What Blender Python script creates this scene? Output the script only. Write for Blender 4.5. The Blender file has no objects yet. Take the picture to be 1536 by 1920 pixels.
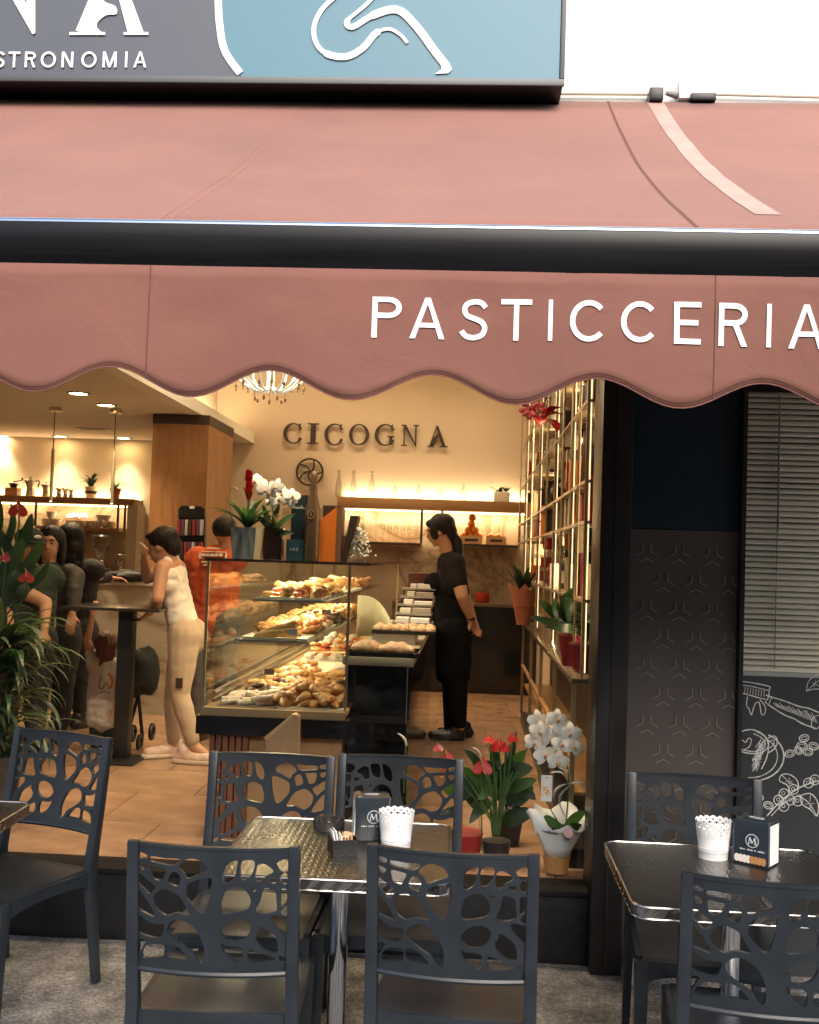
import bpy, bmesh, math, random
from mathutils import Vector, Matrix, Euler, noise
from mathutils.geometry import delaunay_2d_cdt
R = math.radians
rnd = random.Random(7)
scene = bpy.context.scene
COL = scene.collection
# ------------------------------------------------------------------ camera
CAM_H, FOC, PITCH, YAW, ROLL = 1.55, 2000.0, 0.043, 0.055, 0.033
camd = bpy.data.cameras.new("camera")
cam = bpy.data.objects.new("camera", camd)
COL.objects.link(cam)
camd.sensor_fit = 'VERTICAL'
camd.sensor_height = 24.0
camd.lens = 24.0*FOC/1920.0
camd.clip_end = 400
cam.matrix_world = (Matrix.Translation((0, 0, CAM_H)) @ Matrix.Rotation(YAW, 4, 'Z')
                    @ Matrix.Rotation(math.pi/2+PITCH, 4, 'X') @ Matrix.Rotation(ROLL, 4, 'Z'))
scene.camera = cam
# ------------------------------------------------------------------ world, sun, exposure
SUN_EL, SUN_AZ = 39, 165          # high hazy daylight from the street side
w = bpy.data.worlds.new("World")
scene.world = w
w.use_nodes = True
wn = w.node_tree
sky = wn.nodes.new('ShaderNodeTexSky')
sky.sky_type = 'NISHITA'
sky.sun_disc = False
sky.sun_elevation = R(SUN_EL)
sky.sun_rotation = R(SUN_AZ)
sky.air_density = 1.0
sky.dust_density = 4.0
wn.links.new(sky.outputs[0], wn.nodes['Background'].inputs[0])
wn.nodes['Background'].inputs[1].default_value = 0.15
sd = bpy.data.lights.new("sun", 'SUN')
sd.energy = 1.4
sd.angle = R(38)
sd.color = (1.0, 0.95, 0.88)
sun = bpy.data.objects.new("sun", sd)
COL.objects.link(sun)
az, el = R(SUN_AZ), R(SUN_EL)
sun_dir = Vector((math.sin(az)*math.cos(el), math.cos(az)*math.cos(el), math.sin(el)))
sun.rotation_euler = sun_dir.to_track_quat('Z', 'Y').to_euler()
vs = scene.view_settings
scene.display_settings.display_device = 'sRGB'
vs.view_transform = 'Standard'
vs.look = 'None'
vs.gamma = 1
vs.exposure = 0.9
vs.use_curve_mapping = False
cy = scene.cycles
cy.max_bounces = 7
cy.diffuse_bounces = 3
cy.glossy_bounces = 3
cy.transmission_bounces = 4
cy.transparent_max_bounces = 16
cy.caustics_reflective = False
cy.caustics_refractive = False
cy.sample_clamp_indirect = 4
cy.use_denoising = True

# ------------------------------------------------------------------ measuring helpers (photo pixel -> point at a known depth / height)
CM = cam.matrix_world.to_3x3()
def ray(px, py):
    return CM @ Vector(((px-768)/FOC, -(py-960)/FOC, -1.0))
def at(px, py, Y):
    d = ray(px, py); t = Y/d.y
    return Vector((d.x*t, Y, CAM_H+d.z*t))
def atz(px, py, Z):
    d = ray(px, py); t = (Z-CAM_H)/d.z
    return Vector((d.x*t, d.y*t, Z))
def X(px, Y, py=1000): return at(px, py, Y).x
def Zh(py, Y, px=768): return at(px, py, Y).z

# ------------------------------------------------------------------ materials
MATS = {}
def mat(name, col, rough=0.6, metal=0.0, var=0.0, vscale=8.0, bump=0.0, bscale=60.0, emit=0.0, ecol=None, spec=0.5, stretch=(1, 1, 1), col2=None, trans=0.0, coat=0.0, sub=0.0, detail=4):
    if name in MATS: return MATS[name]
    m = bpy.data.materials.new(name); m.use_nodes = True
    nt = m.node_tree; b = nt.nodes['Principled BSDF']
    b.inputs['Base Color'].default_value = (*col, 1)
    b.inputs['Roughness'].default_value = rough
    b.inputs['Metallic'].default_value = metal
    b.inputs['Specular IOR Level'].default_value = spec
    if coat: b.inputs['Coat Weight'].default_value = coat; b.inputs['Coat Roughness'].default_value = 0.1
    if trans: b.inputs['Transmission Weight'].default_value = trans
    if sub: b.inputs['Subsurface Weight'].default_value = sub; b.inputs['Subsurface Radius'].default_value = (.02, .01, .005)
    tc = None
    if var or bump:
        tc = nt.nodes.new('ShaderNodeTexCoord'); mp = nt.nodes.new('ShaderNodeMapping')
        mp.inputs['Scale'].default_value = stretch
        nt.links.new(tc.outputs['Object'], mp.inputs[0])
    if var:
        n = nt.nodes.new('ShaderNodeTexNoise'); n.inputs['Scale'].default_value = vscale; n.inputs['Detail'].default_value = detail
        n.inputs['Roughness'].default_value = 0.6
        nt.links.new(mp.outputs[0], n.inputs['Vector'])
        cr = nt.nodes.new('ShaderNodeValToRGB')
        c2 = col2 if col2 else tuple(min(1, c*(1+var)) for c in col)
        c1 = col if col2 else tuple(c*(1-var) for c in col)
        cr.color_ramp.elements[0].position = 0.32; cr.color_ramp.elements[1].position = 0.68
        cr.color_ramp.elements[0].color = (*c1, 1); cr.color_ramp.elements[1].color = (*c2, 1)
        nt.links.new(n.outputs['Fac'], cr.inputs[0]); nt.links.new(cr.outputs[0], b.inputs['Base Color'])
        mr = nt.nodes.new('ShaderNodeMapRange')
        mr.inputs['To Min'].default_value = max(0.02, rough*0.85); mr.inputs['To Max'].default_value = min(1, rough*1.15)
        nt.links.new(n.outputs['Fac'], mr.inputs[0]); nt.links.new(mr.outputs[0], b.inputs['Roughness'])
    if bump:
        n2 = nt.nodes.new('ShaderNodeTexNoise'); n2.inputs['Scale'].default_value = bscale; n2.inputs['Detail'].default_value = 5
        nt.links.new(mp.outputs[0], n2.inputs['Vector'])
        bp = nt.nodes.new('ShaderNodeBump'); bp.inputs['Strength'].default_value = bump; bp.inputs['Distance'].default_value = 0.01
        nt.links.new(n2.outputs['Fac'], bp.inputs['Height']); nt.links.new(bp.outputs[0], b.inputs['Normal'])
    if emit:
        b.inputs['Emission Color'].default_value = (*(ecol or col), 1)
        b.inputs['Emission Strength'].default_value = emit
    MATS[name] = m
    return m

def glass_mat(name, tint=(1, 1, 1), refl=1.0, rough=0.0, ior=1.5):
    """thin clear sheet: lets light straight through, mirrors by fresnel"""
    if name in MATS: return MATS[name]
    m = bpy.data.materials.new(name); m.use_nodes = True
    nt = m.node_tree; nt.nodes.clear()
    o = nt.nodes.new('ShaderNodeOutputMaterial'); mx = nt.nodes.new('ShaderNodeMixShader')
    t = nt.nodes.new('ShaderNodeBsdfTransparent'); g = nt.nodes.new('ShaderNodeBsdfGlossy'); f = nt.nodes.new('ShaderNodeFresnel')
    t.inputs[0].default_value = (*tint, 1); g.inputs['Roughness'].default_value = rough
    f.inputs['IOR'].default_value = ior
    ml = nt.nodes.new('ShaderNodeMath'); ml.operation = 'MULTIPLY'; ml.inputs[1].default_value = refl
    ge = nt.nodes.new('ShaderNodeNewGeometry'); om = nt.nodes.new('ShaderNodeMath'); om.operation = 'SUBTRACT'; om.inputs[0].default_value = 1.0
    nt.links.new(ge.outputs['Backfacing'], om.inputs[1]); m3 = nt.nodes.new('ShaderNodeMath'); m3.operation = 'MULTIPLY'
    nt.links.new(f.outputs[0], ml.inputs[0]); nt.links.new(ml.outputs[0], m3.inputs[0]); nt.links.new(om.outputs[0], m3.inputs[1]); nt.links.new(m3.outputs[0], mx.inputs[0])
    nt.links.new(t.outputs[0], mx.inputs[1]); nt.links.new(g.outputs[0], mx.inputs[2]); nt.links.new(mx.outputs[0], o.inputs[0])
    MATS[name] = m
    return m

def wood_mat(name, c1, c2, axis='Z', rough=0.45, scale=6.0):
    if name in MATS: return MATS[name]
    m = mat(name, c1, rough)
    nt = m.node_tree; b = nt.nodes['Principled BSDF']
    tc = nt.nodes.new('ShaderNodeTexCoord'); mp = nt.nodes.new('ShaderNodeMapping')
    s = {'X': (0.12, 1, 1), 'Y': (1, .12, 1), 'Z': (1, 1, .12)}[axis]
    mp.inputs['Scale'].default_value = tuple(v*scale for v in s)
    nt.links.new(tc.outputs['Object'], mp.inputs[0])
    n = nt.nodes.new('ShaderNodeTexNoise'); n.inputs['Scale'].default_value = 3.0; n.inputs['Detail'].default_value = 7; n.inputs['Roughness'].default_value = .65
    n.inputs['Distortion'].default_value = .6
    nt.links.new(mp.outputs[0], n.inputs['Vector'])
    cr = nt.nodes.new('ShaderNodeValToRGB')
    cr.color_ramp.elements[0].position = .3; cr.color_ramp.elements[1].position = .7
    cr.color_ramp.elements[0].color = (*c1, 1); cr.color_ramp.elements[1].color = (*c2, 1)
    nt.links.new(n.outputs['Fac'], cr.inputs[0]); nt.links.new(cr.outputs[0], b.inputs['Base Color'])
    bp = nt.nodes.new('ShaderNodeBump'); bp.inputs['Strength'].default_value = .15; bp.inputs['Distance'].default_value = .004
    nt.links.new(n.outputs['Fac'], bp.inputs['Height']); nt.links.new(bp.outputs[0], b.inputs['Normal'])
    return m

def marble_mat(name, base=(.62, .52, .40), vein=(.22, .13, .06), scale=1.1, rough=.22):
    if name in MATS: return MATS[name]
    m = mat(name, base, rough)
    nt = m.node_tree; b = nt.nodes['Principled BSDF']
    tc = nt.nodes.new('ShaderNodeTexCoord')
    mp = nt.nodes.new('ShaderNodeMapping'); mp.inputs['Rotation'].default_value = (.4, .7, .5)
    nt.links.new(tc.outputs['Object'], mp.inputs[0])
    n = nt.nodes.new('ShaderNodeTexNoise'); n.inputs['Scale'].default_value = scale; n.inputs['Detail'].default_value = 6; n.inputs['Distortion'].default_value = 1.2
    nt.links.new(mp.outputs[0], n.inputs['Vector'])
    # ridge: |n-0.5|
    s = nt.nodes.new('ShaderNodeMath'); s.operation = 'SUBTRACT'; s.inputs[1].default_value = .5
    a = nt.nodes.new('ShaderNodeMath'); a.operation = 'ABSOLUTE'
    nt.links.new(n.outputs['Fac'], s.inputs[0]); nt.links.new(s.outputs[0], a.inputs[0])
    cr = nt.nodes.new('ShaderNodeValToRGB')
    e = cr.color_ramp.elements
    e[0].position = 0.0; e[0].color = (*vein, 1)
    e[1].position = 0.05; e[1].color = (*base, 1)
    k = e.new(.012); k.color = tuple([(vein[i]+base[i])/2 for i in range(3)]+[1])
    nt.links.new(a.outputs[0], cr.inputs[0])
    n2 = nt.nodes.new('ShaderNodeTexNoise'); n2.inputs['Scale'].default_value = 2.3; n2.inputs['Detail'].default_value = 3
    nt.links.new(mp.outputs[0], n2.inputs['Vector'])
    mr = nt.nodes.new('ShaderNodeMapRange'); mr.inputs['To Min'].default_value = .72; mr.inputs['To Max'].default_value = 1.15
    nt.links.new(n2.outputs['Fac'], mr.inputs[0])
    mx = nt.nodes.new('ShaderNodeMix'); mx.data_type = 'RGBA'; mx.blend_type = 'MULTIPLY'; mx.inputs['Factor'].default_value = 1
    nt.links.new(cr.outputs[0], mx.inputs['A']); nt.links.new(mr.outputs[0], mx.inputs['B'])
    nt.links.new(mx.outputs['Result'], b.inputs['Base Color'])
    return m

# ------------------------------------------------------------------ mesh builder
def world_off(p):
    v = Vector((0, 0, 0))
    while p is not None:
        v += p.location; p = p.parent
    return v
def tag(o, label=None, cat=None, group=None, kind=None):
    if label: o['label'] = label
    if cat: o['category'] = cat
    if group: o['group'] = group
    if kind: o['kind'] = kind
    return o
def thing(name, label, cat, loc=(0, 0, 0), rz=0.0, group=None):
    o = bpy.data.objects.new(name, None); o.empty_display_size = .05
    o.location = loc; o.rotation_euler = (0, 0, rz); COL.objects.link(o)
    return tag(o, label, cat, group)
def clone(o, parent=None):
    c = o.copy(); COL.objects.link(c); c.parent = parent
    for ch in list(o.children): clone(ch, c)
    return c

class MB:
    def __init__(s): s.v = []; s.f = []; s.M = None
    def add(s, vs, fs):
        n = len(s.v)
        if s.M is not None: vs = [s.M @ Vector(v) for v in vs]
        s.v += [tuple(v) for v in vs]; s.f += [tuple(i+n for i in f) for f in fs]
        return s
    def box(s, x0, x1, y0, y1, z0, z1):
        return s.add([(x0, y0, z0), (x1, y0, z0), (x1, y1, z0), (x0, y1, z0), (x0, y0, z1), (x1, y0, z1), (x1, y1, z1), (x0, y1, z1)],
                     [(0, 3, 2, 1), (4, 5, 6, 7), (0, 1, 5, 4), (1, 2, 6, 5), (2, 3, 7, 6), (3, 0, 4, 7)])
    def cbox(s, x, y, z, w, d, h):   # centre x,y ; base z
        return s.box(x-w/2, x+w/2, y-d/2, y+d/2, z, z+h)
    def hexa(s, lo, hi):             # two quads (4 pts each, same order)
        return s.add(list(lo)+list(hi), [(0, 3, 2, 1), (4, 5, 6, 7), (0, 1, 5, 4), (1, 2, 6, 5), (2, 3, 7, 6), (3, 0, 4, 7)])
    def tube(s, pts, r, n=8, cap=True, flat=1.0):
        pts = [Vector(p) for p in pts]
        if not isinstance(r, (list, tuple)): r = [r]*len(pts)
        vs = []; fs = []; up = None
        for i, p in enumerate(pts):
            t = (pts[min(i+1, len(pts)-1)]-pts[max(i-1, 0)])
            if t.length < 1e-9: t = Vector((0, 0, 1))
            t.normalize()
            if up is None: up = Vector((0, 0, 1)) if abs(t.z) < .9 else Vector((0, 1, 0))
            a = t.cross(up)
            if a.length < 1e-6: a = t.orthogonal()
            a.normalize(); b = a.cross(t); up = b
            for k in range(n):
                q = 2*math.pi*k/n
                vs.append(p+a*(math.cos(q)*r[i])+b*(math.sin(q)*r[i]*flat))
        for i in range(len(pts)-1):
            for k in range(n):
                k2 = (k+1) % n
                fs.append((i*n+k, i*n+k2, (i+1)*n+k2, (i+1)*n+k))
        if cap:
            fs.append(tuple(range(n))[::-1]); fs.append(tuple((len(pts)-1)*n+k for k in range(n)))
        return s.add(vs, fs)
    def lathe(s, prof, c=(0, 0, 0), n=24, sx=1, sy=1):
        c = Vector(c); vs = []; fs = []
        for r, z in prof:
            for k in range(n):
                q = 2*math.pi*k/n
                vs.append(c+Vector((math.cos(q)*r*sx, math.sin(q)*r*sy, z)))
        for i in range(len(prof)-1):
            for k in range(n):
                k2 = (k+1) % n
                fs.append((i*n+k, i*n+k2, (i+1)*n+k2, (i+1)*n+k))
        if prof[0][0] > 1e-4: fs.append(tuple(range(n))[::-1])
        if prof[-1][0] > 1e-4: fs.append(tuple((len(prof)-1)*n+k for k in range(n)))
        return s.add(vs, fs)
    def ball(s, c, r, n=12, m=8, fn=None):
        if not isinstance(r, (list, tuple)): r = (r, r, r)
        c = Vector(c); vs = []; fs = []
        for i in range(m+1):
            th = math.pi*i/m
            for k in range(n):
                q = 2*math.pi*k/n
                d = Vector((math.sin(th)*math.cos(q), math.sin(th)*math.sin(q), math.cos(th)))
                kf = fn(d) if fn else 1
                vs.append(c+Vector((d.x*r[0], d.y*r[1], d.z*r[2]))*kf)
        for i in range(m):
            for k in range(n):
                k2 = (k+1) % n
                fs.append((i*n+k, (i+1)*n+k, (i+1)*n+k2, i*n+k2))
        return s.add(vs, fs)
    def build(s, name, m, parent=None, smooth=False, bevel=0.0, local=False, bseg=2, angle=40, **kw):
        me = bpy.data.meshes.new(name)
        off = Vector((0, 0, 0)) if (local or parent is None) else world_off(parent)
        me.from_pydata([tuple(Vector(v)-off) for v in s.v], [], s.f)
        bm = bmesh.new(); bm.from_mesh(me)
        bmesh.ops.remove_doubles(bm, verts=bm.verts, dist=1e-5)
        if bevel:
            es = [e for e in bm.edges if len(e.link_faces) == 2 and e.calc_face_angle(0) > R(30)]
            bmesh.ops.bevel(bm, geom=es, offset=bevel, segments=bseg, profile=.6, affect='EDGES', clamp_overlap=True)
        bmesh.ops.recalc_face_normals(bm, faces=bm.faces)
        bm.to_mesh(me); bm.free()
        if smooth or bevel:
            me.shade_smooth()
            try: me.set_sharp_from_angle(angle=R(angle))
            except Exception: pass
        me.materials.append(m)
        o = bpy.data.objects.new(name, me); COL.objects.link(o); o.parent = parent
        return tag(o, **kw)

def struct(name, mb, m, **k):
    o = mb.build(name, m, **k); o['kind'] = 'structure'; return o

# ------------------------------------------------------------------ 2-D shapes with cut-outs, extruded
def in_poly(x, y, P):
    c = False; j = len(P)-1
    for i in range(len(P)):
        xi, yi = P[i]; xj, yj = P[j]
        if (yi > y) != (yj > y) and x < (xj-xi)*(y-yi)/(yj-yi)+xi: c = not c
        j = i
    return c
def smooth_loop(P, k=3):
    out = []; n = len(P)
    for i in range(n):
        p0, p1, p2, p3 = P[i-1], P[i], P[(i+1) % n], P[(i+2) % n]
        for q in range(k):
            t = q/k
            out.append(tuple(0.5*((2*p1[a])+(-p0[a]+p2[a])*t+(2*p0[a]-5*p1[a]+4*p2[a]-p3[a])*t*t+(-p0[a]+3*p1[a]-3*p2[a]+p3[a])*t**3) for a in (0, 1)))
    return out
def smooth_line(P, k=4):
    out = []; n = len(P)
    for i in range(n-1):
        p0, p1, p2, p3 = P[max(i-1, 0)], P[i], P[i+1], P[min(i+2, n-1)]
        for q in range(k):
            t = q/k
            out.append(tuple(0.5*((2*p1[a])+(-p0[a]+p2[a])*t+(2*p0[a]-5*p1[a]+4*p2[a]-p3[a])*t*t+(-p0[a]+3*p1[a]-3*p2[a]+p3[a])*t**3) for a in range(len(p1))))
    out.append(tuple(P[-1]))
    return out
def stroke(P, w):
    """polyline -> polygon of width w (w may be a list)"""
    L = []; Rr = []; n = len(P)
    for i in range(n):
        a = P[max(i-1, 0)]; b = P[min(i+1, n-1)]
        dx, dy = b[0]-a[0], b[1]-a[1]; l = math.hypot(dx, dy) or 1
        k = 1.0
        if 0 < i < n-1:
            d1 = (P[i][0]-a[0], P[i][1]-a[1]); l1 = math.hypot(*d1) or 1
            cs = (d1[0]*dx+d1[1]*dy)/(l1*l); k = 1/max(.5, abs(cs))
        ww = (w[i] if isinstance(w, (list, tuple)) else w)/2*k
        nx, ny = -dy/l*ww, dx/l*ww
        L.append((P[i][0]+nx, P[i][1]+ny)); Rr.append((P[i][0]-nx, P[i][1]-ny))
    return L+Rr[::-1]
def shape2d(ops, depth, fn, grid=None):
    """ops: list of ('+'|'-', polygon); last polygon containing a point decides. fn(x, y, t) -> 3-D point with t in -.5...5"""
    V = []; E = []
    for s_, P in ops:
        n = len(V); V += [Vector(p) for p in P]; E += [(n+i, n+(i+1) % len(P)) for i in range(len(P))]
    if grid:
        xs = [p[0] for s_, P in ops for p in P]; ys = [p[1] for s_, P in ops for p in P]
        nx = int((max(xs)-min(xs))/grid); ny = int((max(ys)-min(ys))/grid)
        for i in range(1, nx):
            for j in range(1, ny):
                x = min(xs)+i*grid; y = min(ys)+j*grid
                st = False
                for s_, P in ops:
                    if in_poly(x, y, P): st = s_ == '+'
                if st: V.append(Vector((x, y)))
    r = delaunay_2d_cdt(V, E, [], 0, 1e-6)
    ov, of = r[0], r[2]
    keep = []
    for f in of:
        cx = sum(ov[i].x for i in f)/len(f); cyy = sum(ov[i].y for i in f)/len(f)
        st = False
        for s_, P in ops:
            if in_poly(cx, cyy, P): st = s_ == '+'
        if st: keep.append(tuple(f))
    used = sorted({i for f in keep for i in f}); ix = {k: n for n, k in enumerate(used)}
    N = len(used); vs = [fn(ov[i].x, ov[i].y, -.5*depth) for i in used]+[fn(ov[i].x, ov[i].y, .5*depth) for i in used]
    fs = []; ed = {}
    for f in keep:
        g = [ix[i] for i in f]
        fs.append(tuple(g)); fs.append(tuple(i+N for i in g[::-1]))
        for a, b in zip(g, g[1:]+g[:1]): ed[(a, b)] = ed.get((a, b), 0)+1
    for (a, b) in ed:
        if (b, a) not in ed: fs.append((b, a, a+N, b+N))
    mb = MB(); mb.add(vs, fs)
    return mb
def arc(cx, cy, rx, ry, a0, a1, n=14):
    return [(cx+rx*math.cos(R(a0+(a1-a0)*i/n)), cy+ry*math.sin(R(a0+(a1-a0)*i/n))) for i in range(n+1)]
def circ(cx, cy, rx, ry=None, n=20): return arc(cx, cy, rx, ry or rx, 0, 360*(n-1)/n, n-1)

# sans letters as strokes, cap height 1, returns (ops, width)
def sans(ch, t=.13):
    h = t/2; S = lambda P: ('+', stroke(P, t))
    if ch == 'P': return [S([(h, 0), (h, 1)]), S([(h, 1-h), (.38, 1-h)]+arc(.38, .74, .24, .26-h, 90, -90, 10)[1:-1]+[(.38, .48+h), (h, .48+h)])], .66
    if ch == 'A': return [('+', [(0, 0), (t*1.05, 0), (.41, .86), (.41+.0, 1), (.41-h, 1)]), ('+', [(.82, 0), (.82-t*1.05, 0), (.41, .86), (.41, 1), (.41+h, 1)]), ('+', [(.17, .27), (.65, .27), (.65, .27+t*.9), (.17, .27+t*.9)])], .82
    if ch == 'T': return [S([(.37, 0), (.37, 1)]), S([(0, 1-h), (.74, 1-h)])], .74
    if ch == 'I': return [S([(h, 0), (h, 1)])], t
    if ch == 'E': return [S([(h, 0), (h, 1)]), S([(h, 1-h), (.62, 1-h)]), S([(h, .51), (.56, .51)]), S([(h, h), (.62, h)])], .62
    if ch == 'R': return sans('P', t)[0]+[('+', [(.34, .49), (.48, .49), (.68, 0), (.54, 0)])], .69
    if ch == 'C': return [S(arc(.45, .5, .45-h, .5-h, 42, 318, 22))], .84
    if ch == 'G': return [S(arc(.45, .5, .45-h, .5-h, 42, 325, 22)), S([(.84-h, .1), (.84-h, .46)]), S([(.5, .46), (.84, .46)])], .86
    if ch == 'O': return [('+', circ(.48, .5, .48, .51, 28)), ('-', circ(.48, .5, .48-t, .51-t, 28))], .96
    if ch == 'N': return [S([(h, 0), (h, 1)]), S([(.74-h, 0), (.74-h, 1)]), ('+', [(0, 1), (t*1.2, 1), (.74, 0), (.74-t*1.2, 0)])], .74
    if ch == 'M': return [S([(h, 0), (h, 1)]), S([(.88-h, 0), (.88-h, 1)]), ('+', [(0, 1), (t*1.2, 1), (.44+h, 0), (.44-h, 0)]), ('+', [(.88, 1), (.88-t*1.2, 1), (.44-h, 0), (.44+h, 0)])], .88
    if ch == 'S': return [S(smooth_line([(.62, .80), (.52, .91), (.34, .94), (.16, .88), (.1, .74), (.17, .6), (.34, .53), (.52, .45), (.61, .3), (.54, .13), (.34, .06), (.14, .1), (.04, .22)], 3))], .68
    if ch == 'U': return [S([(h, 1), (h, .3)]+arc(.36, .3, .36-h, .3-h, 180, 360, 12)+[(.72-h, 1)])], .72
    if ch == 'H': return [S([(h, 0), (h, 1)]), S([(.72-h, 0), (.72-h, 1)]), S([(h, .5), (.72-h, .5)])], .72
    if ch == 'B': return sans('P', t)[0]+[S([(h, h), (.4, h)]+arc(.4, .27, .25, .27-h, -90, 90, 10)[1:-1]+[(.4, .54-h), (h, .54-h)])], .68
    if ch == 'L': return [S([(h, 0), (h, 1)]), S([(h, h), (.56, h)])], .56
    if ch == 'Y': return [S([(.36, 0), (.36, .45)]), S([(.03, 1), (.36, .42)]), S([(.69, 1), (.36, .42)])], .72
    if ch == 'D': return [S([(h, 0), (h, 1)]), S([(h, h), (.3, h)]+arc(.3, .5, .4, .5-h, -90, 90, 12)[1:-1]+[(.3, 1-h), (h, 1-h)])], .74
    return [], .4
def serif(ch):
    """roman capitals, cap height 1"""
    T, n = .17, .07
    def stem(x, w, y0=0, y1=1): return ('+', [(x, y0), (x+w, y0), (x+w, y1), (x, y1)])
    def sf(x0, x1, y): return ('+', [(x0, y), (x1, y), (x1, y+.055), (x0, y+.055)])
    if ch == 'I': return [stem(.11, T), sf(0, .39, 0), sf(0, .39, .945)], .39
    if ch == 'O': return [('+', circ(.5, .5, .5, .52, 36)), ('-', circ(.5, .5, .34, .46, 36))], 1.0
    if ch in 'CG':
        o = [('+', circ(.5, .5, .5, .52, 36)), ('-', circ(.53, .5, .36, .46, 36)), ('-', [(.62, .27), (1.1, .27), (1.1, .74), (.62, .74)])]
        o += [('+', [(.80, .66), (.84, .66), (.86, 1.0), (.82, 1.0), (.74, .9)])]
        if ch == 'C': o += [('+', [(.78, .26), (.86, .33), (.9, .3), (.84, .14), (.74, .06)])]
        else: o += [stem(.70, .15, .05, .42), sf(.60, .94, .40)]
        return o, .9
    if ch == 'N': return [stem(.12, n), stem(.74, n), ('+', [(.05, 1), (.25, 1), (.83, 0), (.77, 0)]), sf(0, .31, 0), sf(0, .2, .945), sf(.63, .94, .945)], .94
    if ch == 'A': return [('+', [(.44, 1), (.5, 1), (.17, .03), (.1, .03)]), ('+', [(.40, 1), (.52, 1), (.93, .03), (.73, .03)]), sf(0, .32, 0), sf(.62, 1.03, 0),
                          ('+', [(.3, .42), (.50, .62), (.60, .50), (.50, .42), (.44, .30), (.38, .16), (.30, .03), (.16, .03)])], 1.03
    return [], .5
def letter(ch, font, size, t, fn, name, m, parent, thick=.13):
    ops, wd = (sans(ch, thick) if font == 'sans' else serif(ch))
    ops = [(s_, [(x*size, y*size) for x, y in P]) for s_, P in ops]
    if not ops: return wd*size
    mb = shape2d(ops, t, fn)
    o = mb.build(name, m, parent)
    return wd*size

# ------------------------------------------------------------------ leaves
def leaf_mb(mb, base, tip, width, droop=.1, fold=.15, n=6, prof=None, side=None):
    base = Vector(base); tip = Vector(tip); d = tip-base; L = d.length
    s = side if side else d.cross(Vector((0, 0, 1)))
    s = Vector(s)
    if s.length < 1e-5: s = Vector((1, 0, 0))
    s.normalize(); up = s.cross(d).normalized()
    if up.z < 0: up = -up
    vs = []; fs = []
    for i in range(n+1):
        t = i/n
        w_ = (prof(t) if prof else math.sin(math.pi*min(1, t*.92+.06))**.8)*width/2
        if i == n: w_ *= .05
        p = base+d*t+up*(math.sin(math.pi*t)*droop*L)
        vs += [p-s*w_+up*w_*fold, p-up*0.0, p+s*w_+up*w_*fold]
    for i in range(n):
        a = i*3
        fs += [(a, a+1, a+4, a+3), (a+1, a+2, a+5, a+4)]
    mb.add(vs, fs)
# ================================================================== DEPTHS
YF = 4.29                       # shop front
YV = 2.40                       # valance
FZ = 0.262                      # shop floor level
# ------------------------------------------------------------------ materials
M_black = mat('black_lacquer', (.012, .011, .011), .35, var=.2, vscale=5)
M_navy = mat('navy_glass', (.012, .026, .038), .4, spec=.3)
M_white_wall = mat('white_render', (.82, .80, .75), .9, var=.03, vscale=3, bump=.15, bscale=150)
M_dark_metal = mat('dark_metal', (.02, .02, .022), .35, .6)
def fabric(name, col):
    m = mat(name, col, .85, var=.09, vscale=2.2, detail=9)
    nt = m.node_tree; b = nt.nodes['Principled BSDF']
    tc = nt.nodes.new('ShaderNodeTexCoord')
    wv = nt.nodes.new('ShaderNodeTexNoise'); wv.inputs['Scale'].default_value = 4.0; wv.inputs['Detail'].default_value = 5; wv.inputs['Distortion'].default_value = 1.2
    nt.links.new(tc.outputs['Object'], wv.inputs['Vector'])
    n3 = nt.nodes.new('ShaderNodeTexNoise'); n3.inputs['Scale'].default_value = 420
    nt.links.new(tc.outputs['Object'], n3.inputs['Vector'])
    ad = nt.nodes.new('ShaderNodeMath'); ad.operation = 'MULTIPLY_ADD'; ad.inputs[1].default_value = .03
    nt.links.new(n3.outputs['Fac'], ad.inputs[0]); nt.links.new(wv.outputs['Fac'], ad.inputs[2])
    bp = nt.nodes.new('ShaderNodeBump'); bp.inputs['Strength'].default_value = .3; bp.inputs['Distance'].default_value = .03
    nt.links.new(ad.outputs[0], bp.inputs['Height']); nt.links.new(bp.outputs[0], b.inputs['Normal'])
    b.inputs['Sheen Weight'].default_value = .18; b.inputs['Sheen Roughness'].default_value = .4; b.inputs['Sheen Tint'].default_value = (1, .85, .85, 1)
    # a little light comes through the cloth
    out = [n for n in nt.nodes if n.type == 'OUTPUT_MATERIAL'][0]
    tl = nt.nodes.new('ShaderNodeBsdfTranslucent'); mx = nt.nodes.new('ShaderNodeMixShader'); mx.inputs[0].default_value = .12
    tl.inputs[0].default_value = (*col, 1)
    nt.links.new(b.outputs[0], mx.inputs[1]); nt.links.new(tl.outputs[0], mx.inputs[2]); nt.links.new(mx.outputs[0], out.inputs[0])
    return m
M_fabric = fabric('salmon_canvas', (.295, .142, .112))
M_valance = fabric('salmon_canvas_shaded', (.215, .092, .070))  # same canvas, darkened for the weaker light on the hanging flap
M_letter = mat('white_print', (.85, .85, .88), .6)
M_bar = mat('bar_lacquer', (.008, .008, .010), .28, var=.3, vscale=30, stretch=(.05, 1, 1), spec=.25)
M_chrome = mat('chrome', (.62, .63, .66), .12, 1.0)
M_steel = mat('brushed_steel', (.50, .48, .45), .28, 1.0)

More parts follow.
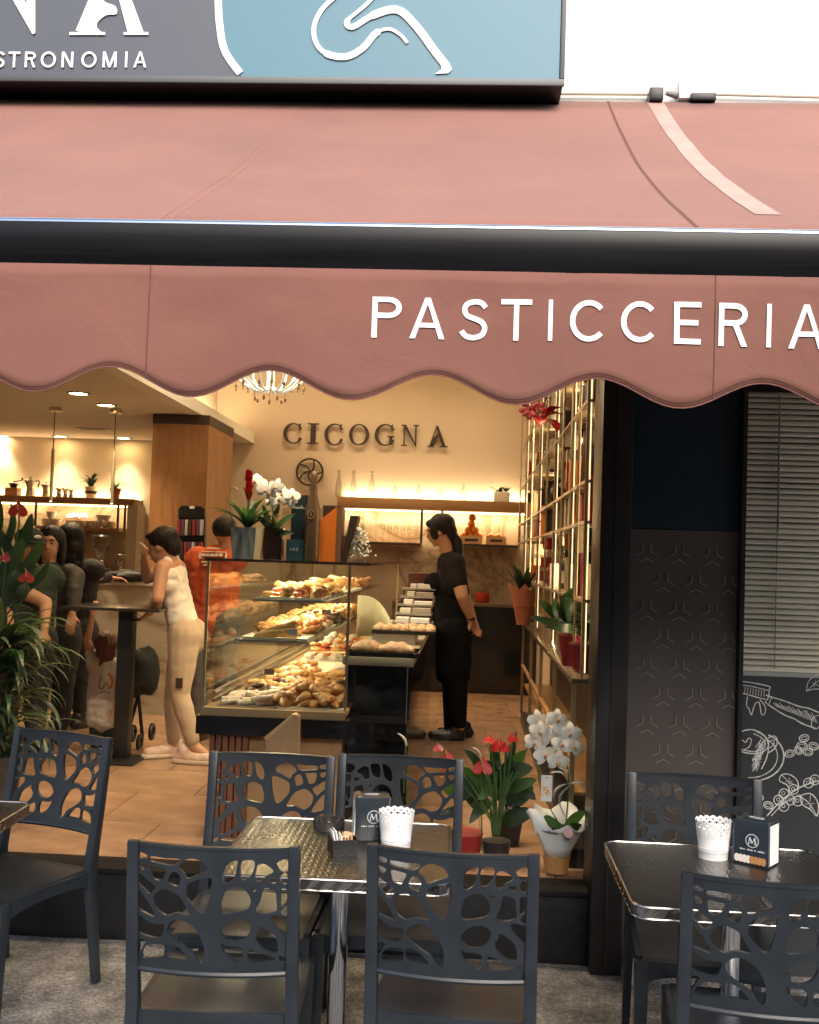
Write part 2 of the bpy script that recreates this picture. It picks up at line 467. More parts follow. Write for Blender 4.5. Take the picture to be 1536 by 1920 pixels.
# ------------------------------------------------------------------ pavement and street
def pavement_mat():
    m = mat('worn_asphalt', (.06, .056, .052), .85)
    nt = m.node_tree; b = nt.nodes['Principled BSDF']
    tc = nt.nodes.new('ShaderNodeTexCoord')
    n1 = nt.nodes.new('ShaderNodeTexNoise'); n1.inputs['Scale'].default_value = 7; n1.inputs['Detail'].default_value = 8; n1.inputs['Roughness'].default_value = .75
    n2 = nt.nodes.new('ShaderNodeTexVoronoi'); n2.inputs['Scale'].default_value = 75
    n3 = nt.nodes.new('ShaderNodeTexNoise'); n3.inputs['Scale'].default_value = 85; n3.inputs['Detail'].default_value = 8
    for n in (n1, n2, n3): nt.links.new(tc.outputs['Object'], n.inputs['Vector'])
    cr = nt.nodes.new('ShaderNodeValToRGB'); e = cr.color_ramp.elements
    e[0].position = .34; e[0].color = (.050, .046, .043, 1); e[1].position = .68; e[1].color = (.27, .255, .24, 1)
    nt.links.new(n1.outputs['Fac'], cr.inputs[0])
    cr2 = nt.nodes.new('ShaderNodeValToRGB'); e = cr2.color_ramp.elements
    e[0].position = .36; e[0].color = (.62, .62, .62, 1); e[1].position = .72; e[1].color = (1.45, 1.42, 1.4, 1)
    nt.links.new(n3.outputs['Fac'], cr2.inputs[0])
    mx = nt.nodes.new('ShaderNodeMix'); mx.data_type = 'RGBA'; mx.blend_type = 'MULTIPLY'; mx.inputs['Factor'].default_value = 1
    nt.links.new(cr.outputs[0], mx.inputs['A']); nt.links.new(cr2.outputs[0], mx.inputs['B']); nt.links.new(mx.outputs['Result'], b.inputs['Base Color'])
    bp = nt.nodes.new('ShaderNodeBump'); bp.inputs['Strength'].default_value = .8; bp.inputs['Distance'].default_value = .008
    ad = nt.nodes.new('ShaderNodeMath'); ad.operation = 'ADD'
    nt.links.new(n3.outputs['Fac'], ad.inputs[0]); nt.links.new(n2.outputs['Distance'], ad.inputs[1])
    nt.links.new(ad.outputs[0], bp.inputs['Height']); nt.links.new(bp.outputs[0], b.inputs['Normal'])
    return m
SLOPE = .09
def gz(y): return -SLOPE*(YF-y) if y > -1.5 else -SLOPE*(YF+1.5)
zs = gz(-1.5)
pv = MB()
nx, ny = 90, 60
for j in range(ny+1):
    y = -1.5+(4.24+1.5)*j/ny
    for i in range(nx+1):
        x = -6+12*i/nx
        pv.v.append((x, y, gz(y)+.004*noise.noise(Vector((x*3, y*3, 0)))))
for j in range(ny):
    for i in range(nx):
        a = j*(nx+1)+i; pv.f.append((a, a+1, a+nx+2, a+nx+1))
struct('pavement', pv, pavement_mat(), smooth=True)
g = MB(); g.box(-120, 120, -160, -1.66, zs-.30, zs-.14); struct('road', g, mat('road_asphalt', (.05, .05, .052), .9, var=.25, vscale=6))
g = MB(); g.box(-30, 30, -1.65, -1.503, zs-.28, zs+.002); struct('kerb', g, mat('kerb_stone', (.28, .27, .25), .85, var=.15, vscale=9), bevel=.015)
for sx in (-1, 1):
    g = MB(); g.box(min(sx*6.003, sx*60), max(sx*6.003, sx*60), -1.5, 4.24, zs-.3, zs); struct('side_pavement', g, mat('side_paving', (.12, .115, .11), .9, var=.2, vscale=5))

# house across the street (seen only as the dark shape mirrored in glass and metal)
hb = thing('house', 'brown house with shuttered windows across the street behind the camera', 'house', (0, -11, 0))
MB().box(-16, 16, -14, -11, -.5, 5.6).build('wall', mat('far_render', (.17, .13, .10), .9, var=.12, vscale=1), hb)
MB().box(-16.4, 16.4, -14.2, -10.6, 5.6, 5.9).build('roof', mat('far_roof', (.12, .06, .045), .9), hb)
win = None
for i in range(8):
    for k in range(2):
        if win is None:
            win = MB().box(-.55, .55, -.03, .03, 0, 1.5).build('window', mat('far_pane', (.03, .035, .04), .15), hb, local=True)
            c = win
        else:
            c = win.copy(); COL.objects.link(c)
        c.location = (-14+4*i, .04, 1.5+3*k)

# ------------------------------------------------------------------ shop front
XP0 = X(1118, YF-.12, 1300); XP1 = X(1178, YF-.12, 1300)       # black pillar
XS0 = XP1; XS1 = X(1384, YF-.06, 1100)                          # patterned panel
XR = 3.2
XL = -3.2
Mpl = mat('plinth_granite', (.010, .010, .012), .3, var=.4, vscale=40)
sf_ = thing('shop_front', 'black framed shop front with large display window under salmon awning', 'shop front', (0, YF, 0))
MB().box(XL, XP0-.002, YF-.04, YF+.1, -.25, FZ-.012).build('plinth', Mpl, sf_, bevel=.004)
MB().box(XL, XP0-.002, YF-.05, YF+.12, FZ-.01, FZ+.012).build('sill', mat('bronze_sill', (.006, .005, .005), .7, .0, spec=.2), sf_, bevel=.003)
MB().box(XP0, XP1-.002, YF-.12, YF+.16, -.25, 3.30).build('pillar', M_black, sf_, bevel=.006)
MB().box(XL, XP0-.002, YF-.03, YF+.1, 2.62, 3.3).build('header', M_black, sf_)
MB().box(XP0+.055, XP0+.063, YF-.128, YF-.1202, -.1, 3.2).build('corner_trim', mat('trim_metal', (.05, .048, .045), .3, .7), sf_)
# glass
pane = MB().box(XL, XP0-.001, YF+.03, YF+.038, FZ+.013, 2.61).build('window_pane', glass_mat('shop_glass', (.93, .94, .93), .42), sf_)
# patterned panel with raised three-armed motifs
pp = thing('wall_panel', 'brown wall panel with rows of three armed raised motifs below dark blue glass', 'panel', (XS0, YF-.06, 0))
ZS = Zh(994, YF-.06, 1270)
Mbr = mat('brown_panel', (.092, .078, .070), .42, .25, var=.1, vscale=3)
MB().box(XS0+.002, XS1-.002, YF-.06, YF+.1, -.25, ZS).build('lower_board', Mbr, pp)
MB().box(XS0+.002, XS1-.002, YF-.058, YF+.1, ZS+.003, 3.3).build('upper_board', M_navy, pp)
Mmot = mat('motif_edge', (.30, .275, .25), .35, .4)
def motif():
    ops = []
    s_ = .0235
    for k in range(3):
        a = R(120*k)
        # chevrons that face each other round a centre
        c, s2 = math.cos(a), math.sin(a)
        P = [(-1.15, -.66), (0, 0), (1.15, -.66)]
        Q = []
        for x, y in P:
            y2 = y-.75
            Q.append(((x*c-y2*s2)*s_*1.0, (x*s2+y2*c)*s_))
        ops.append(('+', stroke(Q, .0034)))
    return shape2d(ops, .004, lambda x, y, t: Vector((x, t, y)))
mm = motif().build('relief_motif', Mmot, pp, local=True)
rows = []
yy0 = 1445
first = True
for r_ in range(14):
    py = 1440-51.5*r_ if r_ < 30 else 0
    if py < 1015 and r_: continue
    rows.append(py)
for r_ in range(-9, 9):
    py = 1360-53.6*r_
    if py < 1018: continue
    if py > 1850: continue
    n_off = 0 if r_ % 2 == 0 else .5
    for c_ in range(4):
        px = 1213+(c_+n_off)*61.5
        p = at(px, py+(px-1213)*.045, YF-.063)
        if p.x > XS1-.025 or p.x < XS0+.02: continue
        o = mm if first else mm.copy()
        if not first: COL.objects.link(o); o.parent = pp
        first = False
        o.location = (p.x-XS0, -.0035, p.z)
MB().box(XS1, XS1+.016, YF-.1, YF+.1, -.25, 3.3).build('edge_strip', M_black, pp)

# blinds window and chalk board
XB0 = XS1+.018
ZB = Zh(1264, YF-.03, 1440)
bw = thing('blind_window', 'window with lowered grey slatted blind above the coffee drawing board', 'window', (XB0, YF, 0))
MB().box(XB0, XR, YF+.05, YF+.1, ZB+.02, 3.3).build('back_board', mat('dim_room', (.05, .045, .04), .9), bw)
MB().box(XB0, XR, YF-.05, YF+.0, 2.28, 3.3).build('header', M_black, bw)
MB().box(XB0, XR, YF-.05, YF-.03, ZB-.006, ZB+.010).build('sill', mat('pale_sill', (.35, .36, .33), .5), bw)
MB().box(XB0+.002, XR, YF-.03, YF-.026, ZB+.012, 2.277).build('pane', glass_mat('blind_glass', (.98, .98, .96), .5), bw)
Msl = mat('blind_slat', (.90, .86, .72), .45, .0, var=.06, vscale=3)
sl = MB()
for k in range(3):
    pass
def slat_mesh():
    mb = MB(); n = 5; vs = []; fs = []
    for i in range(n+1):
        t = i/n-.5
        a = R(48)
        y = t*.029*math.cos(a); z = t*.029*math.sin(a); c_ = (.25-t*t)*.012
        for x in (0, 1.9):
            vs.append((x, y-c_, z+c_*.3))
    for i in range(n): fs.append((2*i, 2*i+1, 2*i+3, 2*i+2))
    return mb.add(vs, fs)
sm = slat_mesh().build('slat', Msl, bw, smooth=True, local=True)
k = 0; z = ZB+.02
while z < 2.26:
    o = sm if k == 0 else sm.copy()
    if k: COL.objects.link(o); o.parent = bw
    o.location = (.004+rnd.uniform(0, .003), .008, z+rnd.uniform(-.001, .001)); o.rotation_euler = (rnd.uniform(-.10, .10), rnd.uniform(-.0012, .0012), 0)
    k += 1; z += .0226
xc = X(1456, YF, 1000)
MB().tube([(xc, YF-.008, ZB+.02), (xc, YF-.008, 2.25)], .0018, 6).build('ladder_cord', mat('cord', (.2, .19, .17), .8), bw)
MB().tube([(xc+.004, YF-.012, 1.7), (xc+.002, YF-.012, 2.2)], .0025, 6).build('tilt_cord', mat('pale_cord', (.35, .34, .3), .8), bw)

# coffee board with chalk drawing
cb = thing('coffee_board', 'dark board with chalk drawing of coffee cup, beans and portafilter', 'board', (XB0, YF, 0))
Mcb = mat('board_black', (.020, .024, .027), .5, var=.15, vscale=2)
MB().box(XB0, XR, YF-.05, YF+.1, -.25, ZB-.008).build('panel', Mcb, cb)
Mch = mat('chalk_line', (.60, .61, .57), .9, var=.35, vscale=60)
chalk = []
def ck(pts, w=2.2, sm=True):
    P = smooth_line(pts, 4) if sm and len(pts) > 2 else pts
    Q = [at(px, py, YF-.052) for px, py in P]
    mb = MB(); vs = []; fs = []
    S2 = stroke([(q.x, q.z) for q in Q], w/466)
    n = len(Q)
    for i in range(n): vs += [(S2[i][0], YF-.0515, S2[i][1]), (S2[2*n-1-i][0], YF-.0515, S2[2*n-1-i][1])]
    for i in range(n-1): fs.append((2*i, 2*i+2, 2*i+3, 2*i+1))
    chalk.append((vs, fs))
def ell(cx, cy, rx, ry, rot=0, a0=0, a1=360, n=24):
    out = []
    for i in range(n+1):
        a = R(a0+(a1-a0)*i/n); x = rx*math.cos(a); y = ry*math.sin(a)
        out.append((cx+x*math.cos(R(rot))-y*math.sin(R(rot)), cy+x*math.sin(R(rot))+y*math.cos(R(rot))))
    return out
def drawing(name, fnc):
    global chalk
    chalk = []; fnc()
    mb = MB(); dz = 0
    for vs, fs in chalk:
        dz += .00002
        mb.add([(v[0], v[1]-dz, v[2]) for v in vs], fs)
    mb.build(name, Mch, cb)['kind'] = 'stuff'
def d_port():
    ck([(1388, 1284), (1391, 1278), (1415, 1281), (1442, 1287), (1443, 1292), (1440, 1310), (1434, 1311), (1400, 1302), (1390, 1298), (1387, 1290), (1388, 1284)], 2)
    ck([(1388, 1284), (1414, 1288), (1442, 1295)], 1.6)
    for i in range(9): ck([(1393+i*5, 1287+i*.9), (1391+i*5.2, 1299+i*1.0)], 1.1, False)
    ck([(1402, 1306), (1400, 1322), (1405, 1330), (1409, 1340), (1414, 1325), (1418, 1318), (1424, 1318), (1428, 1339), (1434, 1338), (1435, 1325), (1425, 1312)], 1.8)
    ck([(1436, 1303), (1447, 1307), (1470, 1314), (1500, 1325), (1516, 1328), (1540, 1338)], 2.2)
    ck([(1434, 1315), (1442, 1322), (1470, 1340), (1490, 1348), (1505, 1357), (1530, 1366)], 2.2)
    ck([(1447, 1307), (1442, 1320)], 1.4, False)
    for i in range(26):
        x = 1450+i*3.0; ck([(x, 1316+i*.9+rnd.uniform(-3, 3)), (x+8, 1326+i*1.2)], .9, False)
    ck(ell(1531, 1354, 9, 13, 20), 1.6)
def d_cup():
    ck(ell(1404, 1390, 38, 22, 12, -75, 110), 2.2); ck(ell(1404, 1391, 32, 17, 12, -80, 110), 1.6)
    ck([(1388, 1372), (1410, 1368), (1432, 1378), (1441, 1396), (1438, 1420), (1428, 1442)], 2.2)
    ck([(1440, 1384), (1452, 1380), (1458, 1390), (1452, 1404), (1440, 1412)], 2); ck([(1442, 1390), (1450, 1388), (1451, 1396), (1443, 1403)], 1.5)
    ck(ell(1412, 1418, 58, 46, 0, -60, 95), 2.4); ck(ell(1408, 1418, 50, 40, 0, -55, 95), 1.6)
    ck([(1386, 1393), (1392, 1388), (1398, 1392), (1404, 1384), (1409, 1388), (1405, 1400), (1394, 1406), (1387, 1402)], 1.5)
    for i in range(46):
        a = rnd.uniform(0, 1); ck([(1432-12*a+rnd.uniform(-7, 7), 1382+52*a), (1424-12*a+rnd.uniform(-7, 7), 1397+50*a)], .9, False)
def bean(x, y, r, rot):
    ck(ell(x, y, r, r*.72, rot), 1.8); ck(ell(x, y, r*.62, r*.34, rot), 1.2)
def d_beans():
    for x, y, r, q in ((1508, 1384, 9, -10), (1504, 1399, 10, 10), (1526, 1399, 9, 20), (1497, 1407, 8, 60), (1515, 1410, 9, 5), (1481, 1413, 9, -15),
                       (1425, 1495, 7, 40), (1441, 1510, 9, 20), (1424, 1512, 6, 50), (1545, 1402, 9, 0)): bean(x, y, r, q)
def d_leaf():
    def lf(P, veins=6):
        ck(P+[P[0]], 1.7)
        cx = sum(p[0] for p in P)/len(P); cy_ = sum(p[1] for p in P)/len(P)
        ck([P[0], (cx, cy_), P[len(P)//2]], 1.2)
        for i in range(veins*3):
            p = P[i % len(P)]; t = rnd.uniform(.25, .85); ck([(cx+(p[0]-cx)*t*.3, cy_+(p[1]-cy_)*t*.3), (cx+(p[0]-cx)*t, cy_+(p[1]-cy_)*t)], .9, False)
    lf([(1498, 1476), (1494, 1462), (1480, 1452), (1466, 1453), (1462, 1464), (1476, 1472), (1484, 1486)])
    lf([(1500, 1492), (1520, 1488), (1534, 1506), (1532, 1530), (1520, 1518), (1504, 1508)])
    lf([(1512, 1296), (1516, 1278), (1530, 1266), (1545, 1268), (1540, 1290), (1526, 1292)])
    for x, y in ((1470, 1488), (1488, 1480), (1482, 1500), (1460, 1500), (1496, 1502), (1470, 1512), (1516, 1468), (1528, 1462)): ck(ell(x, y, 9, 9), 1.7); ck(ell(x-1, y-1, 3, 3), 1)
    ck([(1438, 1530), (1460, 1506), (1490, 1482), (1520, 1468), (1545, 1462)], 2.2)
    ck([(1446, 1530), (1470, 1506), (1500, 1490)], 1.6)
drawing('portafilter_drawing', d_port); drawing('cup_drawing', d_cup); drawing('bean_drawing', d_beans); drawing('coffee_branch_drawing', d_leaf)

# ------------------------------------------------------------------ upper facade
uf = thing('upper_wall', 'bright white rendered wall above the awning', 'wall', (0, YF, 3.3))
MB().box(-8, 8, YF, YF+.3, 3.303, 9).build('render', M_white_wall, uf)
MB().box(-8, XL-.002, YF, YF+.3, -.3, 3.3).build('side_wall', M_white_wall, uf)
MB().box(XR+.002, 8, YF, YF+.3, -.3, 3.3).build('side_wall', M_white_wall, uf)
cbx = thing('cable_run', 'thin beige cable run along the white wall above the awning', 'cable', at(1150, 178, YF-.02))
MB().tube([at(1040, 176, YF-.02), at(1220, 177, YF-.02)], .006, 8).build('cable', mat('cable_beige', (.45, .38, .30), .6), cbx)
MB().tube([at(1330, 177, YF-.02), at(1600, 184, YF-.02)], .006, 8).build('cable', mat('cable_beige', (.45, .38, .30), .6), cbx)
p = at(1228, 182, YF-.05)
MB().cbox(p.x, YF-.05, p.z-.03, .055, .09, .052).build('bracket', M_dark_metal, cbx, bevel=.006)
p = at(1315, 187, YF-.05)
MB().cbox(p.x, YF-.05, p.z-.02, .10, .09, .03).build('bracket', M_dark_metal, cbx, bevel=.006)
jb = thing('junction_box', 'small white junction box on the wall by the cable', 'junction box', at(1293, 190, YF-.05))
p = at(1293, 190, YF-.05)
MB().cbox(p.x, YF-.04, p.z, .095, .08, .085).build('case', mat('white_plastic', (.8, .8, .8), .4), jb, bevel=.008)
MB().tube([(p.x-.048, YF-.05, p.z+.03), (p.x-.095, YF-.05, p.z+.035)], [.022, .010], 10).build('gland', mat('grey_plastic', (.4, .4, .4), .4), jb, smooth=True)

# ------------------------------------------------------------------ sign box
YS = YF-.27
sx1 = X(1058, YS, 80); szb = Zh(158, YS, 700)
sgn = thing('sign_box', 'long shop sign box with white lettering on grey and teal ground', 'sign', (0, YS, szb))
SH = 1.15
MB().box(-4.2, sx1, YS, YF-.002, szb-.001, szb+SH).build('case', M_dark_metal, sgn, bevel=.006)
Mfr = mat('sign_frame', (.07, .073, .08), .45, .5)
MB().box(-4.2, sx1+.004, YS-.012, YS-.001, szb-.004, szb+.022).build('frame_rail', Mfr, sgn, bevel=.002)
MB().box(sx1-.014, sx1+.004, YS-.0125, YS-.001, szb+.0235, szb+SH).build('frame_rail', Mfr, sgn, bevel=.002)
Msg = mat('sign_slate', (.068, .080, .105), .5, var=.05, vscale=2)
def tealmat():
    return mat('sign_teal', (.072, .190, .255), .45, var=.05, vscale=1.5)
# slate and teal fields meet along a curve
cw = [at(px, py, YS-.004) for px, py in ((425, -420), (395, -200), (408, -80), (410, 0), (413, 50), (424, 100), (462, 152))]
cw = smooth_line([(p.x, p.z) for p in cw], 6)
zt = szb+SH-.001
cw = [c for c in cw if c[1] < zt and c[1] > szb+.024]
slate = [(-4.19, szb+.024)]+[(cw[-1][0]+.006, szb+.024)]+cw[::-1]+[(cw[0][0], zt), (-4.19, zt)]
shape2d([('+', slate)], .004, lambda x, y, t: Vector((x, YS-.003+t, y))).build('slate_field', Msg, sgn)
teal = [(cw[-1][0]+.0062, szb+.024), (sx1-.016, szb+.024), (sx1-.016, zt), (cw[0][0], zt)]+[(a+.0002, b) for a, b in cw]
shape2d([('+', teal)], .004, lambda x, y, t: Vector((x, YS-.003+t, y))).build('teal_field', tealmat(), sgn)
Mlw = mat('sign_white', (.84, .84, .86), .5)
Mld = mat('letter_side', (.12, .13, .16), .5)
shape2d([('+', stroke(cw, .028))], .004, lambda x, y, t: Vector((x, YS-.009+t, y))).build('wave_line', Mlw, sgn)
def sign_shape(name, ops, m=Mlw):
    shape2d(ops, .004, lambda x, y, t: Vector((x, YS-.010+t, y))).build(name, m, sgn)
def pz(pts): return [(lambda q: (q.x, q.z))(at(a, b, YS-.012)) for a, b in pts]
# swan-neck emblem
sign_shape('emblem_line', [('+', stroke(smooth_line(pz([(700, -60), (655, -25), (610, 10), (590, 45), (592, 78), (612, 100), (648, 106), (680, 90), (705, 62), (730, 54), (752, 66), (764, 80)]), 6), [.012]*10+[.018]*20+[.026]*20+[.012]*17))])
sign_shape('emblem_line', [('+', stroke(smooth_line(pz([(740, -50), (690, 5), (652, 38), (662, 50), (700, 28), (745, 18), (780, 48), (815, 95), (838, 124)]), 6), [.014]*12+[.022]*12+[.030]*25)), ('+', pz([(826, 112), (843, 118), (848, 130), (840, 137), (816, 138), (828, 130)]))])
# big serif N and A (only their feet are in the frame)
sign_shape('letter', [('+', pz([(20, -60), (32, -60), (66, -60), (66, 62), (61, 64), (-10, -60), (15, -60), (50, 8), (50, -60)]))])
def bigA():
    ops = [('+', stroke(pz([(195, -60), (160, 25), (146, 58)]), .018)), ('+', pz([(130, 60), (197, 60), (197, 65), (130, 65)])), ('+', pz([(232, 60), (278, 60), (278, 65), (232, 65)])),
           ('+', pz([(208, -60), (225, -60), (270, 62), (240, 62)])),
           ('+', smooth_loop(pz([(150, 60), (168, 18), (180, -10), (198, 4), (217, 12), (218, 26), (200, 28), (184, 40), (182, 52), (190, 62)]), 3))]
    return ops
sign_shape('letter', bigA())
# GASTRONOMIA
cur = -.075
pos = [('G', -80), ('A', -45), ('S', -12), ('T', 15), ('R', 46), ('O', 76), ('N', 115), ('O', 152), ('M', 192), ('I', 234), ('A', 250)]
for ch, px in pos:
    p = at(px, 126, YS-.012); szL = 31/ (FOC/YS)
    letter(ch, 'sans', szL, .004, lambda x, y, t, p=p: Vector((p.x+x, YS-.010+t, p.z+y)), 'letter', Mlw, sgn, thick=.14)

# ------------------------------------------------------------------ awning
aw = thing('awning', 'salmon pink folding arm awning with scalloped valance and black front bar', 'awning', (0, YF-.1, 3.2))
AX0, AX1 = -3.0, 2.6
profp = [(YF-.06, Zh(192, YF-.06, 1250)), (3.33, 2.80), (2.75, 2.50), (2.43, Zh(418, YV-.012, 768)+.004)]
prof = []
for _j in range(17):
    _t = _j/16; prof.append((profp[0][0]+(profp[-1][0]-profp[0][0])*_t, profp[0][1]+(profp[-1][1]-profp[0][1])*_t-.055*math.sin(math.pi*_t**.9)))
def seam_x(k): return k
nx = 112
mb = MB()
for j, (y, z) in enumerate(prof):
    for i in range(nx+1):
        x = AX0+(AX1-AX0)*i/nx
        t = j/(len(prof)-1)
        zz = z-.010*math.sin(math.pi*t)*(.5+.5*math.sin(x*2.1))+.012*noise.noise(Vector((x*2.2, y*2.5, 3)))*math.sin(math.pi*t)+.004*noise.noise(Vector((x*5+y*4, y*9-x*2, 7)))*math.sin(math.pi*t)
        mb.v.append((x, y, zz))
for j in range(len(prof)-1):
    for i in range(nx):
        a = j*(nx+1)+i; mb.f.append((a, a+1, a+nx+2, a+nx+1))
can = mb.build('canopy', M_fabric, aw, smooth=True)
md = can.modifiers.new('thick', 'SOLIDIFY'); md.thickness = .0016
Mseam = mat('seam_thread', (.13, .055, .042), .9); Mseam2 = mat('seam_light', (.36, .18, .145), .9)
def cz(y):
    for (y0, z0), (y1, z1) in zip(prof, prof[1:]):
        if y <= y0 and y >= y1: return z0+(z1-z0)*(y0-y)/(y0-y1)
    return prof[-1][1]
for sx, wseam, ms in ((X(560, YF-.06, 195), .014, Mseam2), (X(1140, YF-.06, 195), .005, Mseam)):
    mb = MB()
    for y, z in prof:
        for dx in (-wseam, wseam):
            zz = z-.010*math.sin(math.pi*(0.5))*(.5+.5*math.sin(sx*2.1))*0
            mb.v.append((sx+dx, y, 0))
    # follow the real canopy surface
    cv = [tuple(v.co+world_off(aw)) for v in can.data.vertices]
    def surf(x, j):
        f_ = (x-AX0)/(AX1-AX0)*nx; i = int(f_); t = f_-i; a = j*(nx+1)+i
        p0 = Vector(cvg[a]); p1 = Vector(cvg[a+1]); return p0.lerp(p1, t)
    cvg = []
    for j, (y, z) in enumerate(prof):
        for i in range(nx+1):
            x = AX0+(AX1-AX0)*i/nx; t = j/(len(prof)-1)
            cvg.append((x, y, z-.010*math.sin(math.pi*t)*(.5+.5*math.sin(x*2.1))+.012*noise.noise(Vector((x*2.2, y*2.5, 3)))*math.sin(math.pi*t)+.004*noise.noise(Vector((x*5+y*4, y*9-x*2, 7)))*math.sin(math.pi*t)))
    mb = MB()
    for j in range(len(prof)):
        for dx in (-wseam, wseam):
            q = surf(sx+dx, j); mb.v.append((q.x, q.y-.001, q.z+.0022))
    for j in range(len(prof)-1): mb.f.append((2*j, 2*j+1, 2*j+3, 2*j+2))
    if wseam > .01:
        for e in (-wseam, wseam):
            m2 = MB(); m2.tube([surf(sx+e, j)+Vector((0, -.001, .002)) for j in range(len(prof))], .0012, 5).build('seam', ms, aw, smooth=True)
    else:
        mb.build('seam', ms, aw)
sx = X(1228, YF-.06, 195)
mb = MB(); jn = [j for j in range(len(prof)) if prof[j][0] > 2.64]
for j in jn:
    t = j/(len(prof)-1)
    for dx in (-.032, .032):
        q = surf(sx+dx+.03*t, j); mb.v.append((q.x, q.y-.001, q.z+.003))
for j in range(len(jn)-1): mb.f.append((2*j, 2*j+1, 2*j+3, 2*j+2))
mb.build('pale_light_streak', mat('light_streak_paint', (.42, .27, .235), .5, var=.18, vscale=9), aw, smooth=True)  # streak of sunlight painted as a paler strip on the canopy
# specks of dirt and a petal
for px, py, rr, mm_ in ((136, 340, .003, M_black), (862, 397, .004, M_black), (676, 352, .006, mat('petal_pink', (.6, .15, .16), .8)), (294, 405, .006, MATS['petal_pink'])):
    # intersect with canopy by marching
    d = ray(px, py)
    for k in range(400):
        t = 2.3+k*.006; q = Vector((0, 0, CAM_H))+d*t
        if q.z <= cz(q.y)+0.004 and q.y > 2.44: continue
    tt = None
    for k in range(400):
        t = 4.4-k*.005; q = Vector((0, 0, CAM_H))+d*t
        if q.y < 2.45 or q.z < cz(q.y): break
    sp = MB().ball((q.x, q.y, cz(q.y)+.003), (rr, rr*1.4, rr*.5), 8, 5).build('fallen_leaf_speck', mm_, aw, smooth=True)
# front bar: flat rail with a tube on top for the sky highlight
bz = Zh(418, YV-.012, 768)-.004
bar = MB()
pr = [(.019, .0), (.03, .004), (.06, .002), (.072, -.01), (.072, -.08), (.05, -.105), (.0185, -.105), (.018, -.1045), (.018, -.004)]
for x in (AX0-.02, AX1+.02):
    for a, b in pr: bar.v.append((x, YV-.03+a, bz+b))
n = len(pr)
for k in range(n): bar.f.append((k, (k+1) % n, n+(k+1) % n, n+k))
bar.f += [tuple(range(n))[::-1], tuple(range(n, 2*n))]
bar.build('front_bar', M_bar, aw, smooth=True, angle=50)
MB().tube([(AX0-.02, YV-.001, bz-.005), (AX1+.02, YV-.001, bz-.005)], .0115, 14).build('front_bar_highlight', mat('blue_highlight_metal', (.42, .50, .64), .10, .95), aw, smooth=True)  # blue tint stands for the sky highlight along the bar's rounded top
# valance
vz0 = bz-.104
mb = MB(); NX, NZ = 260, 10
def scal(x): return Zh(728, YV, 700)+.031*math.cos(2*math.pi*(x-VXC)/.368+.35*noise.noise(Vector((x*1.3, 0, 5))))+.005*noise.noise(Vector((x*3, 2, 1)))
VXC = X(815, YV, 700)
def vy(x, t):
    return YV-.013-.006*t+.010*t*math.sin(x*9.3+1)+.012*t*noise.noise(Vector((x*2.3, t*1.5, 1)))+.007*math.sin(math.pi*min(1,t*1.3+.1))*noise.noise(Vector((x*6+t*2, t*3-x*2, 4)))
def vpt(x, t):
    zt_ = vz0; zb_ = scal(x)
    return Vector((x, vy(x, t), zt_+(zb_-zt_)*t))
for j in range(NZ+1):
    for i in range(NX+1):
        mb.v.append(tuple(vpt(AX0+(AX1-AX0)*i/NX, j/NZ)))
for j in range(NZ):
    for i in range(NX):
        a = j*(NX+1)+i; mb.f.append((a, a+1, a+NX+2, a+NX+1))
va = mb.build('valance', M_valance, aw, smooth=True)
md = va.modifiers.new('thick', 'SOLIDIFY'); md.thickness = .0016
xs = [AX0+(AX1-AX0)*i/NX for i in range(NX+1)]
MB().tube([vpt(x, 1) for x in xs], .0015, 6).build('hem', mat('hem_canvas', (.20, .085, .065), .9), va, smooth=True)
MB().tube([vpt(x, 1)+Vector((0, -.002, .012)) for x in xs], .0006, 5).build('hem_stitch', Mseam, va, smooth=True)
for px in (281, 1337):
    x_ = X(px, YV, 620)
    MB().tube([vpt(x_, t/10)+Vector((0, -.001, 0)) for t in range(11)], .0013, 5).build('seam', Mseam, aw, smooth=True)
# lettering on the valance
LY = [(697, 'P', 557, 635), (768, 'A', 558, 636), (862, 'S', 560, 638), (938, 'T', 561, 639), (1027, 'I', 562, 640), (1067, 'C', 563, 642), (1162, 'C', 566, 644), (1261, 'E', 568, 647), (1345, 'R', 570, 650), (1436, 'I', 571, 652), (1477, 'A', 572, 654)]
WID = {'P': 56, 'A': 68, 'S': 54, 'T': 60, 'I': 10, 'C': 68, 'E': 52, 'R': 57}
for px, ch, y0, y1 in LY:
    p0 = at(px, y1, YV-.01); p1 = at(px+WID[ch], y0, YV-.01)
    ops, wd = sans(ch, .125)
    h_ = p1.z-p0.z+.0; sxx = (p1.x-p0.x)/wd
    h_ = (y1-y0)/(FOC/YV)
    def fn(x, y, t, p0=p0, h_=h_, sxx=sxx):
        X_ = p0.x+x*sxx; Z_ = p0.z+y*h_-(x*sxx)*.0
        tt = (Z_-vz0)/(scal(X_)-vz0)
        return Vector((X_, vy(X_, tt)-.0022+t, Z_))
    shape2d(ops, .002, fn, grid=.18).build('letter', M_letter, va)
# folding arms under the canopy
for x in (-2.6, 2.2):
    MB().tube([(x, YF-.15, 3.15), (x+.35, 3.2, 2.72), (x, YV+.05, 2.28)], .022, 8).build('folding_arm', M_dark_metal, aw, smooth=True)
